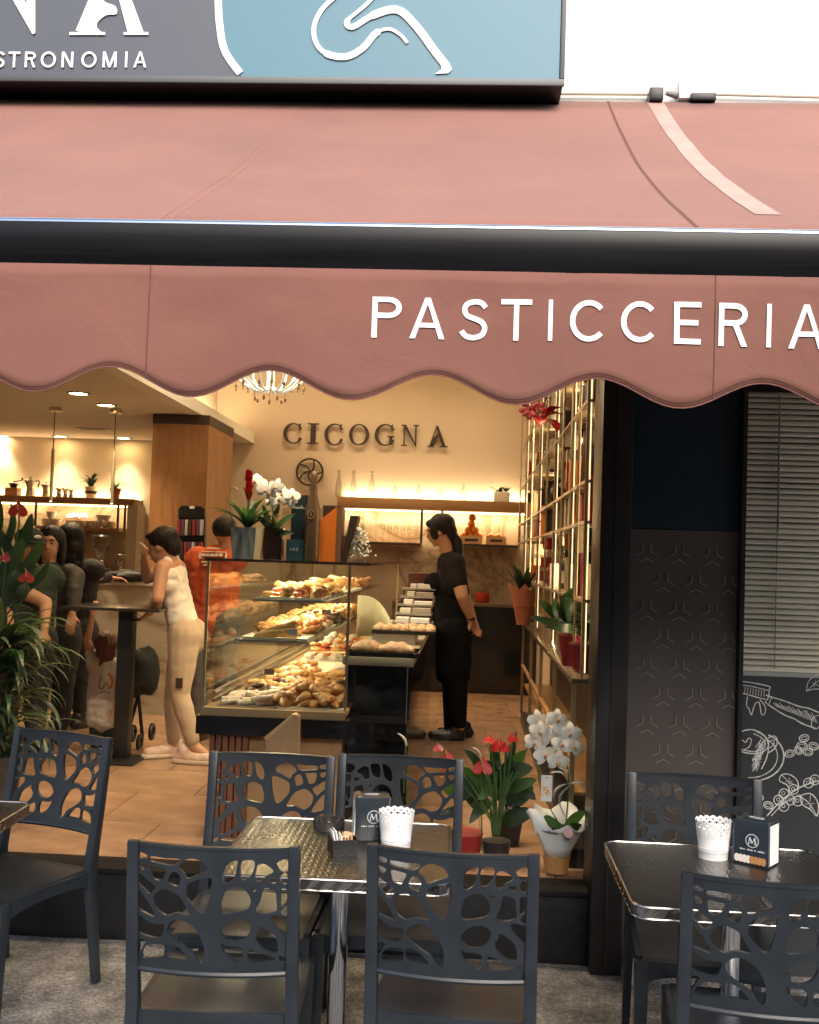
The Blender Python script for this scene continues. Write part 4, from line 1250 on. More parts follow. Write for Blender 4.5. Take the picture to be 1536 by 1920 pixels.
# CICOGNA letters
wl = thing('wall_lettering', 'dark brown raised letters CICOGNA on the cream back wall', 'lettering', at(685, 815, YB-.02))
for ch, px, py1, hh in (('C', 531, 831, 38), ('I', 576, 832, 39), ('C', 608, 834, 40), ('O', 654, 834, 39), ('G', 702, 835, 40), ('N', 752, 836, 40), ('A', 801, 838, 40)):
    p = at(px, py1, YB-.03); hgt = hh/(FOC/YB)
    wpx = {'C': 34, 'I': 22, 'O': 38, 'G': 36, 'N': 33, 'A': 39}[ch]
    ops, wd = serif(ch); sxx = wpx/(FOC/YB)/wd
    ops = [(s_, [(x*sxx, y*hgt) for x, y in P]) for s_, P in ops]
    shape2d(ops, .022, lambda x, y, t, p=p: Vector((p.x+x, YB-.035+t, p.z+y))).build('letter', M_dark, wl)
# round emblem with curved spokes
p = at(581, 885, YB-.03); er = 26.5/(FOC/YB)
em = thing('round_emblem', 'dark round wall emblem with curved spokes below the letters', 'emblem', p)
ops = [('+', circ(0, 0, er, er, 40)), ('-', circ(0, 0, er*.87, er*.87, 40))]
for k in range(5):
    a0 = 90+72*k; pts = []
    for i in range(9):
        t = i/8; a = R(a0+60*math.sin(t*1.2)); pts.append((er*.93*t*math.cos(a), er*.93*t*math.sin(a)))
    ops.append(('+', stroke(pts, er*.10)))
shape2d(ops, .02, lambda x, y, t: Vector((p.x+x, YB-.035+t, p.z+y))).build('ring_with_spokes', M_dark, em)

# ------------------------------------------------------------------ back wall shelf (right part) with lit marble niche
YSH = YB-.30
zs1 = Zh(936, YSH, 800)
xl_, xr_ = X(632, YSH, 945), XWR-.06
sh1 = thing('wall_shelf', 'long wooden shelf lit from below behind the shop assistant, bottles standing on it', 'shelf', (xl_, YSH, zs1))
th = 20/(FOC/YSH)
MB().box(xl_, xr_, YSH, YB-.002, zs1-th, zs1).build('board', M_shelfwood, sh1, bevel=.003)
MB().box(xl_+.05, xr_-.02, YB-.07, YB-.03, zs1-th-.014, zs1-th-.001).build('light_strip', M_glow, sh1)
area('shelf_light', ((xl_+xr_)/2, YB-.10, zs1-th-.02), xr_-xl_-.1, .03, 10)
MB().box(xl_+.05, xr_-.02, YB-.03, YB-.012, zs1+.001, zs1+.012).build('upper_light_strip', M_glow, sh1)
area('upper_shelf_light', ((xl_+xr_)/2, YB-.04, zs1+.02), xr_-xl_-.1, .03, 7, (R(180-14), 0, 0))
# marble slabs under it
def slab(name, x0, x1, z0, z1, Y=YB, m=None, label='marble slab on the back wall'):
    o = MB().box(x0, x1, Y-.016, Y-.002, z0, z1).build(name, m or M_marble); o['kind'] = 'structure'; return o
zc_top = Zh(1140, YB-.55, 930)
slab('marble_wall', xl_-.6, XWR-.004, FZ, zs1-th-.002)
# hanging frames under shelf: glass rack left, fruit rack right
def hang(name, label, px0, px1, pyb, uprights):
    x0, x1 = X(px0, YSH, 1000), X(px1, YSH, 1000); zb = Zh(pyb, YSH, (px0+px1)/2)
    r_ = thing(name, label, 'rack', (x0, YSH, zb))
    MB().box(x0, x1, YSH+.02, YB-.018, zb, zb+.018).build('shelf_board', M_shelfwood, r_)
    MB().box(x0, x1, YSH+.012, YSH+.0195, zb-.006, zb+.020).build('front_edge', M_dark, r_)
    for u in uprights:
        x_ = X(u, YSH, 1000)
        MB().box(x_-.012, x_+.012, YSH+.02, YSH+.045, zb+.0185, zs1-th-.001).build('upright', M_dark, r_)
    return x0, x1, zb+.018
g0 = hang('glass_rack', 'hanging wood and metal rack holding wine glasses, left of the assistant', 660, 790, 1020, (790,))
g1 = hang('fruit_rack', 'hanging wood and metal rack with orange fruit, right of the assistant', 828, 974, 1024, (828, 974))
M_gl = glass_mat('clear_ware', (.93, .93, .91), 1.9)
def glass_item(name, label, group, prof, x, y, z, cat='glass', n=14, m=None):
    o = MB().lathe(prof, n=n).build(name, m or M_gl, None, smooth=True, local=True)
    o.location = (x, y, z); return tag(o, label, cat, group)
wp = [(.028, 0), (.026, .003), (.004, .008), (.004, .07), (.018, .085), (.030, .11), (.030, .14), (.024, .165)]
first = None
for row, (zz, up) in enumerate(((g0[2], 1), (g0[2]+.30, -1))):
    for k in range(10):
        x_ = g0[0]+.03+k*.068
        if x_ > g0[1]-.03: continue
        if first is None:
            first = glass_item('wine_glass', 'one of the wine glasses in the hanging rack left of the assistant', 'wine glasses in the rack', wp, x_, YSH+.12, zz+.001)
            o = first
        else:
            o = first.copy(); COL.objects.link(o)
        o.location = (x_, YSH+.12, zz+.001 if up > 0 else zz-.005)
        if up < 0: o.rotation_euler = (math.pi, 0, 0)
# oranges in crates
Mor = mat('orange_skin', (.75, .22, .02), .45, bump=.1, bscale=120)
Mcr = wood_mat('crate_wood', (.42, .24, .10), (.52, .33, .16), 'X', .6, 8)
def crate(px, w_, label):
    x_ = X(px, YSH, 1010)
    c = thing('fruit_crate', label, 'crate', (x_, YSH+.13, g1[2]), 0, 'small wooden fruit crates')
    for a in ((-w_/2, w_/2, -.07, -.062, 0, .085), (-w_/2, w_/2, .062, .07, 0, .085), (-w_/2, -w_/2+.008, -.0615, .0615, 0, .085), (w_/2-.008, w_/2, -.0615, .0615, 0, .085)):
        MB().box(*a).build('board', Mcr, c, local=True)
    MB().box(-w_*.3, w_*.3, -.073, -.0705, .03, .055).build('label_strip', M_dark, c, local=True)
    MB().box(-w_/2+.009, w_/2-.009, -.061, .061, .001, .008).build('bottom', Mcr, c, local=True)
    return x_
xo1 = crate(884, .22, 'small wooden crate heaped with oranges on the hanging rack')
xo2 = crate(931, .20, 'small wooden crate with few oranges and dark leaves on the hanging rack')
omesh = None
def orange(x, y, z, lab, grp):
    global omesh
    if omesh is None:
        omesh = MB().ball((0, 0, 0), (.042, .042, .040), 14, 9).build('orange', Mor, None, smooth=True, local=True); o = omesh
    else: o = omesh.copy(); COL.objects.link(o)
    o.location = (x, y, z); tag(o, lab, 'orange', grp)
for i, n_ in enumerate((3, 2, 1, 1)):
    for k in range(n_):
        orange(xo1+(k-(n_-1)/2)*.075+rnd.uniform(-.006, .006), YSH+.12+rnd.uniform(-.01, .01), g1[2]+.085+.062*i, 'one of the oranges piled high in the left fruit crate', 'oranges in the left crate')
for k in range(2): orange(xo2-.05+k*.07, YSH+.12, g1[2]+.08+.03*k*0, 'one of the two oranges in the right fruit crate', 'oranges in the right crate')
# bottles, decanters and planter on the shelf
bp_ = [(.030, 0), (.034, .004), (.034, .12), (.020, .19), (.014, .215), (.014, .245), (.019, .25), (.019, .275)]
for px in (634, 662, 696):
    glass_item('glass_bottle', {634: 'clear glass milk bottle on the shelf, leftmost of three', 662: 'clear glass milk bottle on the shelf, middle of three', 696: 'clear glass milk bottle on the shelf, rightmost of three'}[px], 'clear bottles on the shelf', bp_, X(px, YSH+.1, 930), YSH+.12, zs1+.001, 'bottle', m=glass_mat('bottle_glass', (.80, .80, .78), 2.0))
for px, lab, hh in ((740, 'clear stoppered glass jar beside the bottles on the shelf', .14), (784, 'clear small decanter in the middle of the shelf', .15), (826, 'clear low glass jar right of the small decanter', .13), (868, 'tall clear glass jar with round stopper beside the planter', .19)):
    k = hh/.19
    glass_item('glass_jar', lab, 'clear glass jars on the shelf', [(.03, 0), (.045, .01), (.052*1, .05*k), (.045, .09*k), (.018, .115*k), (.034, .125*k), (.030, .135*k), (.008, .15*k), (.016, .17*k), (.001, .19*k)], X(px, YSH+.1, 930), YSH+.12, zs1+.001, 'jar', m=MATS['bottle_glass'])

# ------------------------------------------------------------------ left: long shelf, lit niche with cups
YL = YB-.30
zsl = Zh(932, YL, 130)
xl2, xl3 = XWL+.002, X(252, YL, 940)
sh2 = thing('bar_shelf', 'wooden shelf with coffee pots and plants above the bar at left', 'shelf', (xl3, YL, zsl))
th2 = 12/(FOC/YL)
MB().box(xl2, xl3, YL, YB-.002, zsl-th2, zsl).build('board', M_shelfwood, sh2, bevel=.003)
MB().box(xl2, xl3-.02, YB-.07, YB-.03, zsl-th2-.014, zsl-th2-.001).build('light_strip', M_glow, sh2)
area('bar_shelf_light', ((xl2+xl3)/2, YB-.12, zsl-th2-.02), xl3-xl2-.1, .03, 9)
MB().box(xl2, xl3-.02, YB-.03, YB-.012, zsl+.001, zsl+.012).build('upper_light_strip', M_glow, sh2)
area('bar_upper_light', ((xl2+xl3)/2, YB-.04, zsl+.02), xl3-xl2-.1, .03, 6, (R(180-14), 0, 0))
slab('bar_marble', xl2, xl3+.02, FZ, zsl-th2-.002, YB)
nzb = Zh(988, YL, 150)
nr = thing('cup_rack', 'wooden cup rack with lit marble back holding white cups, behind the bar', 'rack', (X(150, YL, 980), YL, nzb))
MB().box(X(64, YL), X(222, YL), YL+.01, YB-.018, nzb-.03, nzb).build('shelf_board', M_shelfwood, nr)
for px in (64, 219, 232): MB().box(X(px, YL)-.010, X(px, YL)+.010, YL+.01, YL+.03, nzb+.001 if px < 230 else nzb-.03, zsl-th2-.001).build('upright', M_dark, nr)
MB().box(X(236, YL), X(255, YL), YL+.02, YB-.018, .4, zsl-th2-.001).build('side_board', mat('side_cream', (.6, .52, .4), .6), nr)
Mcup = mat('white_china', (.80, .74, .66), .25)
cupm = None
cp = [(.018, 0), (.030, .012), (.036, .035), (.037, .05), (.034, .05), (.030, .015)]
n_c = 0
for lay, pxs in ((0, (130, 143, 156, 170, 183, 197, 209)), (1, (186, 200)), (0, (86, 104)), (1, (94,))):
    for px in pxs:
        if cupm is None: cupm = MB().lathe(cp, n=12).build('cup', Mcup, None, smooth=True, local=True); o = cupm
        else: o = cupm.copy(); COL.objects.link(o)
        s_ = 1.3 if px > 120 else 1.5
        o.location = (X(px, YL+.12), YL+.13, nzb+.001+.05*s_*lay); o.scale = (s_,)*3
        if px > 120: tag(o, 'one of the small white cups stacked on the rack behind the bar', 'cup', 'small white cups')
        else: tag(o, 'one of the larger white cups at the left of the rack', 'cup', 'large white cups')
MB().box(X(122, YL), X(158, YL), YL+.16, YL+.22, nzb+.001, nzb+.07).build('card_box', mat('kraft', (.42, .28, .15), .7), None, label='low brown box behind the cups on the rack', cat='box')
# glowing little word in wire script
ns = thing('wire_script', 'small glowing white script lettering on the marble above the cups', 'sign', at(145, 965, YB-.03))
pts = []
for i in range(60):
    t = i/59; px = 126+38*t; py = 966+3.2*math.sin(t*34)+1.3*math.sin(t*13)
    pts.append(at(px, py, YB-.03))
MB().tube(pts, .0065, 6).build('script_line', mat('neon_white', (1, .9, .75), .4, emit=3, ecol=(1, .85, .62)), ns, smooth=True)

# moka pots
Msil = mat('moka_aluminium', (.42, .38, .32), .32, .9)
def moka(px, h, label):
    c = thing('coffee_pot', label, 'coffee pot', (X(px, YL+.1, 920), YL+.14, zsl+.001), 0, 'moka coffee pots on the bar shelf')
    k = h/.20
    MB().lathe([(.048*k, 0), (.050*k, .01*k), (.038*k, .085*k)], n=8).build('boiler', Msil, c, local=True)
    MB().lathe([(.036*k, .087*k), (.040*k, .092*k), (.054*k, .165*k), (.05*k, .168*k), (.012*k, .185*k)], n=8).build('jug', Msil, c, local=True)
    MB().lathe([(.006*k, .186*k), (.011*k, .2*k), (.001*k, .212*k)], n=8).build('lid_knob', M_black, c, local=True)
    MB().tube([(.045*k, 0, .16*k), (.09*k, 0, .165*k), (.092*k, 0, .14*k), (.080*k, 0, .095*k)], .008*k, 6).build('handle', M_black, c, local=True, smooth=True)
    MB().add([(-.05*k, -.012*k, .165*k), (-.05*k, .012*k, .165*k), (-.08*k, 0, .168*k), (-.045*k, 0, .125*k)], [(0, 1, 2), (0, 2, 3), (1, 3, 2), (0, 3, 1)]).build('spout', Msil, c, local=True)
moka(54, .20, 'largest moka pot on the bar shelf')
moka(83, .155, 'medium moka pot right of the largest one')
moka(108, .115, 'small moka pot behind the left hanging lamp')
moka(120, .105, 'small moka pot, between two other small ones')
moka(131, .100, 'small moka pot, last of the row before the plants')
c = thing('coffee_grinder', 'old hand coffee grinder with drawer on the bar shelf', 'grinder', (X(22, YL+.1, 920), YL+.14, zsl+.001))
MB().cbox(0, 0, 0, .13, .12, .085).build('drawer_box', M_shelfwood, c, local=True, bevel=.005)
MB().lathe([(.03, .086), (.05, .12), (.055, .13), (.01, .135)], n=14).build('hopper', M_dark_metal, c, local=True, smooth=True)
MB().tube([(0, 0, .13), (0, 0, .15), (.09, 0, .165)], .006, 6).build('crank', M_dark_metal, c, local=True)
MB().ball((.09, 0, .18), .013, 8, 6).build('crank_knob', M_dark, c, local=True, smooth=True)

# downlights in the low ceiling
def downlight(px, py, label, pw=9, z=None, spread=110):
    z = ZLC if z is None else z
    p = atz(px, py, z)
    r_ = thing('downlight', label, 'ceiling light', (p.x, p.y, z), 0, 'round recessed ceiling lights')
    MB().lathe([(.085, 0), (.085, -.006), (.066, -.008), (.066, -.001)], n=24).build('rim', M_black, r_, smooth=True, local=True)
    MB().lathe([(.0, -.004), (.064, -.004)], n=24).build('diffuser', mat('diffuser', (1, .9, .7), .5, emit=9, ecol=(1, .80, .50)), r_, local=True)
    l = bpy.data.lights.new('downlight_beam', 'SPOT'); l.energy = pw*7.5; l.color = WARM; l.spot_size = R(spread); l.spot_blend = .8; l.shadow_soft_size = .06
    o = bpy.data.objects.new('downlight_beam', l); o.location = (p.x, p.y, z-.02); COL.objects.link(o)
downlight(147, 737, 'left of the two nearest ceiling lights over the bar', 8)
downlight(199, 759, 'right of the two nearest ceiling lights over the bar', 8)
for px, py, lab in ((3, 817, 'ceiling light by the back wall at the left edge'), (113, 818, 'ceiling light by the back wall beside the left hanging lamp'), (232, 821, 'ceiling light by the back wall right of the right hanging lamp')):
    downlight(px, py, lab, 7, None, 80)
p = atz(178, 803, ZLC)
v_ = thing('ceiling_vent', 'slim light metal vent in the ceiling between the hanging lamps', 'vent', (p.x, p.y, ZLC))
MB().box(-.16, .16, -.06, .06, -.012, -.001).build('grille', mat('vent_white', (.6, .52, .4), .5), v_, local=True, bevel=.004)
MB().box(-.14, .10, -.02, .02, -.016, -.0125).build('slot', M_dark, v_, local=True)
# pendants
def pendant(px, pyt, pym, pyb, Y, label):
    pt = at(px, pyt, Y); zt = ZLC; zm = Zh(pym, Y, px); zb = Zh(pyb, Y, px)
    r_ = thing('hanging_lamp', label, 'pendant lamp', (pt.x, Y, zb), 0, 'thin tube hanging lamps')
    MB().tube([(pt.x, Y, zm), (pt.x, Y, zt-.03)], .004, 6).build('wire', M_dark_metal, r_)
    MB().lathe([(.05, 0), (.05, -.03)], (pt.x, Y, zt-.001), 16).build('canopy', M_gold, r_, smooth=True)
    MB().tube([(pt.x, Y, zb), (pt.x, Y, zm)], .0135, 14).build('tube', mat('tube_champagne', (.45, .36, .24), .35, .6), r_, smooth=True)
    MB().ball((pt.x, Y, zb+.001), (.011, .011, .006), 8, 6).build('lens', mat('lens', (1, .9, .7), .5, emit=6, ecol=(1, .8, .5)), r_)
pendant(103, 778, 842, 940, 8.6, 'left thin tube lamp hanging before the coffee pots')
pendant(217, 778, 845, 944, 8.6, 'right thin tube lamp hanging before the potted plants')

# high ceiling lamps (above the frame): rear row lights the lettering wall, front row added to brighten the case; chandelier in view
for x_, y_ in ((-1.35, 4.95), (-.45, 4.75), (.2, 4.9), (-1.3, 6.3), (-.2, 6.2), (-1.3, 8.6), (-.2, 8.6), (-1.55, 10.2), (-.7, 10.2), (.15, 10.2)):
    r_ = thing('downlight', 'one of the recessed lights (front row added) in the high ceiling above the display counter', 'ceiling light', (x_, y_, ZHC), 0, 'recessed lights in the high ceiling, front row added')
    MB().lathe([(0, -.004), (.064, -.004)], n=16).build('diffuser', MATS['diffuser'], r_, local=True)
    l = bpy.data.lights.new('high_beam', 'SPOT'); l.energy = (72 if y_ > 5.5 else 40) if y_ < 10 else 44; l.color = WARM; l.spot_size = R(105 if y_ < 10 else 120); l.spot_blend = .9; l.shadow_soft_size = .08
    o = bpy.data.objects.new('high_beam', l); o.location = (x_, y_, ZHC-.02); COL.objects.link(o)
# chandelier
YC = 7.6
pc = at(508, 704, YC)
ch = thing('chandelier', 'crystal chandelier with curled glass arms and hanging drops', 'chandelier', (pc.x, YC, pc.z))
Mcry = mat('crystal', (.75, .78, .76), .08, coat=.3, emit=.12, ecol=(1, .92, .78), spec=.9)
Mcd = mat('crystal_drop', (.30, .20, .12), .1, .3, spec=.9)
MB().tube([pc+Vector((0, 0, -.10)), pc+Vector((0, 0, .2)), (pc.x, YC, ZHC-.01)], [.03, .025, .006], 10).build('stem', Mcry, ch, smooth=True)
for k in range(14):
    a = 2*math.pi*k/14; c_, s_ = math.cos(a), math.sin(a); rr = .27 if k % 2 else .22
    P = [(0, -.06), (.06, -.115), (.14, -.10), (rr, 0), (rr+.01, .05)]
    P = smooth_line(P, 4)
    MB().tube([pc+Vector((c_*u, s_*u, v)) for u, v in P], .009, 7).build('arm', Mcry, ch, smooth=True)
    MB().lathe([(.008, 0), (.03, .012), (.022, .02)], pc+Vector((c_*(rr+.01), s_*(rr+.01), .05)), 10).build('bobeche', Mcry, ch, smooth=True)
    q = pc+Vector((c_*(rr-.02), s_*(rr-.02), -.035))
    MB().tube([q, q+Vector((0, 0, -.03))], .0015, 5).ball(q+Vector((0, 0, -.045)), (.010, .010, .018), 8, 6).ball(q+Vector((0, 0, -.075)), (.006, .006, .010), 6, 5).build('drop', Mcd, ch, smooth=True)['kind'] = 'stuff'
    if k % 2 == 0:
        q = pc+Vector((c_*.11, s_*.11, -.12))
        MB().tube([q, q+Vector((0, 0, -.035))], .0015, 5).ball(q+Vector((0, 0, -.055)), (.010, .010, .020), 8, 6).build('drop', Mcd, ch, smooth=True)['kind'] = 'stuff'
l = bpy.data.lights.new('chandelier_bulbs', 'POINT'); l.energy = 20; l.color = (1, .8, .55); l.shadow_soft_size = .12
o = bpy.data.objects.new('chandelier_bulbs', l); o.location = pc+Vector((0, 0, .16)); COL.objects.link(o)

# ------------------------------------------------------------------ bar counter at left
YBAR = 8.3
xb0, xb1 = XWL+.4, X(322, YBAR, 1100)
zb = Zh(1090, YBAR, 230)
bar_ = thing('bar_counter', 'pale marble fronted bar counter behind the high table', 'counter', (xb1, YBAR, FZ))
MB().box(xb0, xb1, YBAR, YBAR+.5, FZ, zb-.03).build('marble_front', M_marblew, bar_)
MB().box(xb0, xb1+.01, YBAR-.02, YBAR+.55, zb-.0295, zb).build('top', mat('pale_top', (.62, .58, .5), .3), bar_, bevel=.004)
# coffee grinders on the back bar
def esp_grinder(px, py0, py1, Y, label, body=True):
    p0 = at(px, py1, Y); H = (py1-py0)/(FOC/Y)
    r_ = thing('coffee_grinder', label, 'coffee grinder', p0, 0, 'espresso grinders on the bar')
    MB().lathe([(.02*H/.35, H*.45), (.065*H/.35, H*.72), (.065*H/.35, H*.76)], n=16).build('hopper', mat('smoke_plastic', (.05, .03, .02), .15), r_, smooth=True, local=True)
    MB().lathe([(.05*H/.35, H*.96), (.07*H/.35, H*.955), (.06*H/.35, H*.99), (.0, H)], n=16).build('lid', M_black, r_, smooth=True, local=True)
    MB().lathe([(.064*H/.35, H*.765), (.066*H/.35, H*.95)], n=16).build('clear_hopper', M_gl, r_, smooth=True, local=True)
    MB().cbox(0, 0, .0, .12*H/.35, .16*H/.35, H*.26).build('body', M_black, r_, local=True, bevel=.01)
    MB().lathe([(.03*H/.35, H*.265), (.022*H/.35, H*.44)], n=12).build('neck', M_chrome, r_, smooth=True, local=True)
esp_grinder(187, 1001, 1088, YBAR+.3, 'tall black espresso grinder with smoked hopper on the bar', True)
esp_grinder(224, 1038, 1088, YBAR+.3, 'short black espresso grinder right of the tall one')

# high black table with square base
YT = 6.5
ht = thing('high_table', 'high black table with square post in front of the bar', 'table', (X(238, YT, 1200), YT, FZ))
zt = Zh(1136, YT, 230)
x0, x1 = X(142, YT, 1136), X(322, YT, 1136); xc_ = X(238, YT, 1200)
MB().box(x0, x1, YT-.26, YT+.26, zt-.018, zt).build('tabletop', mat('table_black', (.03, .024, .02), .22), ht, bevel=.004)
MB().box(xc_-.045, xc_+.045, YT-.045, YT+.045, FZ+.013, zt-.0185).build('post', M_black, ht, bevel=.004)
MB().box(xc_-.14, xc_+.14, YT-.22, YT+.10, FZ+.001, FZ+.012).build('base_plate', M_black, ht, bevel=.003)

# ------------------------------------------------------------------ right: back counter, low cabinet along the right wall
yk = YB-.62
kx0, kx1 = X(735, yk, 1140), XWR-.003
zk = Zh(1133, yk, 930)
bc = thing('back_counter', 'black glass fronted counter along the back wall behind the assistant', 'counter', (kx1, yk, FZ))
MB().box(kx0, kx1, yk+.01, YB-.018, FZ, zk-.03).build('black_front', mat('black_gloss', (.010, .010, .011), .1, coat=.3), bc)
MB().box(kx0, kx1, yk, YB-.018, zk-.0295, zk).build('top', mat('counter_top_dark', (.12, .075, .05), .3), bc, bevel=.003)
# cabinet run along the right wall: inner edge follows (960,1140) -> (1130,1350)
zc2 = FZ+.80
pe0 = atz(1128, 1348, zc2); pe1 = atz(968, 1150, zc2)
xe = (pe0.x+pe1.x)/2
rc = thing('side_cabinet', 'glass and oak low cabinet running along the right wall', 'cabinet', (xe, 6, FZ))
MB().box(xe, XWR-.003, YF+.30, 8.7, zc2-.025, zc2).build('top', mat('glass_top', (.16, .12, .08), .12, coat=.3), rc, bevel=.003)
MB().box(xe+.01, XWR-.003, YF+.31, 8.69, FZ, FZ+.08).build('kick_board', M_black, rc)
MB().box(xe+.25, XWR-.003, YF+.31, 8.69, FZ+.081, zc2-.026).build('inner_back', mat('cab_dark', (.05, .03, .02), .5), rc)
for y_ in (YF+.32, 5.6, 6.6, 7.6, 8.66):
    MB().box(xe+.004, xe+.024, y_, y_+.02, FZ+.081, zc2-.026).build('upright', M_gold, rc)
MB().box(xe+.003, xe+.024, YF+.345, 8.65, FZ+.45, FZ+.465).build('rail', M_shelfwood, rc)
MB().box(xe+.03, xe+.245, YF+.345, 8.65, FZ+.30, FZ+.312).build('inner_shelf', M_shelfwood, rc)

# tall brass rack on the right wall with bottles, boxes and plants
XR0 = .505          # front of the rack
rk = thing('brass_rack', 'tall lit brass rod rack full of bottles and boxes on the right wall', 'rack', (XR0, 6, FZ))
rods = [4.62, 4.95, 5.3, 5.8, 6.3, 6.95, 7.7, 8.6, 9.5, 10.5]
lev = [zc2+.32, zc2+.66, 1.80+.1, 2.25, 2.62, 2.98]
for i, y_ in enumerate(rods):
    for xx in (XR0,):
        MB().tube([(xx, y_, zc2+.001 if y_ < 8.7 else zk+.001), (xx, y_, 3.35)], .0075, 7).build('rod', M_gold, rk, smooth=True)
    if i % 2 == 0:
        MB().box(XR0+.012, XR0+.017, y_+.012, y_+.017, zc2+.02, 3.30).build('light_strip', mat('rack_led', (1, .8, .5), .5, emit=1.0, ecol=(1, .76, .42)), rk)
for z_ in lev:
    for a, b in zip(rods, rods[1:]):
        if True:
            zz = z_
            MB().box(XR0-.005, XWR-.006, a+.01, b-.01, zz, zz+.014).build('shelf_board', mat('rack_shelf', (.40, .32, .20), .35, .4), rk)
for y_, pw in ((5.0, 7), (6.6, 7), (8.6, 7)):
    area('rack_light', (XWR-.012, y_, 2.0), .03, 1.6, pw, (R(90), 0, R(90)))
MB().box(XWR-.010, XWR-.004, YF+.30, 10.9, zc2+.02, 3.4).build('back_panel', mat('rack_back', (.26, .17, .09), .5), rk)
# ================================================================== DISPLAY CASE
YD = 4.80
def xd(px, Y=YD, py=1200): return X(px, Y, py)
M_cg = glass_mat('case_glass', (.95, .98, .96), .8)
M_oakl = wood_mat('light_oak', (.42, .25, .12), (.55, .35, .18), 'Z', .5, 6)
M_oakr = wood_mat('red_oak_slat', (.19, .065, .03), (.27, .10, .045), 'Z', .5, 6)
M_ctray = mat('cream_tray', (.70, .66, .56), .35)
M_btray = mat('black_tray', (.012, .011, .012), .25)
ZT_ = Zh(1047, YD, 400); ZD = Zh(1328, YD, 400)
cx0, cx1 = xd(384), xd(652)
YE = 8.2
case = thing('display_case', 'glass pastry display case with steel frame on a black and oak base', 'display case', (cx0, YD, FZ))
MB().box(cx0, cx1, YD, YE, ZD-.022, ZD).build('deck', M_oakl, case, bevel=.002)
MB().box(cx0-.004, cx1+.004, YD-.008, YD-.001, ZD-.030, ZD+.004).build('deck_edge', mat('edge_gold', (.50, .36, .20), .3, .6), case)
MB().box(cx0+.006, cx1, YD, YD+.006, ZD+.001, ZT_-.008).build('end_glass', M_cg, case)
MB().box(cx0, cx0+.006, YD+.0065, YE, ZD+.001, ZT_-.008).build('side_glass', M_cg, case)
MB().box(cx0-.01, xd(692), YD-.006, YE, ZT_-.0075, ZT_).build('top_glass', glass_mat('top_glass_', (.80, .86, .84), 1.2), case)
MB().box(cx0-.012, xd(692), YD-.012, YD-.0065, ZT_-.010, ZT_+.002).build('top_edge', M_dark, case)
for xx, yy in ((cx0-.002, YD-.006), (cx1-.008, YD+.01), (cx0-.002, YE-.02), (cx1-.008, YE-.02)):
    MB().box(xx, xx+.012, yy, yy+.012, ZD+.005, ZT_-.011).build('corner_post', M_gold, case)
MB().box(cx0-.02, xd(768), YD-.02, YD+.30, Zh(1391, YD), ZD-.031).build('black_band', mat('black_gloss2', (.010, .009, .010), .12, coat=.2), case)
zb_ = Zh(1391, YD)
MB().box(xd(402), xd(645), YD+.06, YE, FZ, zb_-.002).build('oak_body', M_oakl, case)
n_s = 6
for k in range(n_s):
    a = xd(398)+ (xd(474)-xd(398))*k/n_s
    MB().box(a, a+(xd(474)-xd(398))/n_s*.72, YD+.025, YD+.058, FZ+.002, zb_-.003).build('slat', M_oakr, case)
# shelves
ZC, ZQ = Zh(1197, YD+.1, 450), Zh(1122, YD+.1, 480)
for nm, z_, pxa, pxb in (('shelf_glass', ZC, 438, 575), ('shelf_glass', ZQ, 470, 600)):
    MB().box(xd(pxa), xd(pxb), YD+.06, YE-.05, z_-.008, z_).build(nm, glass_mat('shelf_glass_', (.75, .82, .78), 1.5), case)
    MB().box(xd(pxa)-.008, xd(pxa)-.0005, YD+.06, YE-.05, z_-.016, z_+.004).build('shelf_rail', M_steel, case)
    MB().box(xd(pxa)-.0005, xd(pxb), YD+.05, YD+.0595, z_-.009, z_+.001).build('shelf_front', M_steel, case)
    area('case_light', ((xd(pxa)+xd(pxb))/2-.06, (YD+YE)/2, z_-.02), .03, YE-YD-.3, 10)
area('case_light', ((cx0+cx1)/2-.05, (YD+YE)/2, ZT_-.02), .04, YE-YD-.3, 15)
MB().box(cx0+.03, cx0+.045, YD+.06, YE-.05, ZD+.02, ZD+.035).build('lower_rail', M_steel, case)
MB().box(cx0+.03, cx0+.045, YD+.06, YE-.05, ZD+.06, ZD+.070).build('lower_rail', M_steel, case)
# small sloped oak board in front of the black band
wb = thing('oak_wedge', 'light oak sloped end board below the display case', 'board', at(530, 1390, YD-.05))
q = [at(a, b, YD-.05) for a, b in ((500, 1384), (553, 1341), (562, 1341), (562, 1420), (500, 1420))]
shape2d([('+', [(v.x, v.z) for v in q])], .05, lambda x, y, t: Vector((x, YD-.05+t, y))).build('board_face', M_oakl, wb)
q2 = [at(a, b, YD-.05) for a, b in ((496, 1382), (550, 1338), (558, 1338), (504, 1385))]
shape2d([('+', [(v.x, v.z) for v in q2])], .056, lambda x, y, t: Vector((x, YD-.052+t, y))).build('board_edge', mat('oak_edge', (.62, .42, .22), .5), wb)

# server side counter with black glass front and trays
YK = 4.98
kx0, kx1 = xd(652, YK), xd(772, YK); zk2 = Zh(1232, YK, 700)
sc_ = thing('service_counter', 'black glass fronted counter with steel top beside the display case', 'counter', (kx1, YK, FZ))
MB().box(kx0, kx1, YK+.01, 8.0, FZ, zk2-.042).build('black_glass_front', MATS['black_gloss'], sc_)
MB().box(kx0-.02, kx1+.012, YK-.01, 8.0, zk2-.04, zk2).build('steel_top', mat('worktop', (.40, .36, .28), .35, .3), sc_, bevel=.003)
MB().box(kx0, kx0+.004, YK+.004, YK+.0095, zb_, zk2-.042).build('glass_edge', M_steel, sc_)
MB().box(kx1-.016, kx1-.012, YK+.004, YK+.0095, FZ+.2, zk2-.042).build('glass_edge', M_steel, sc_)

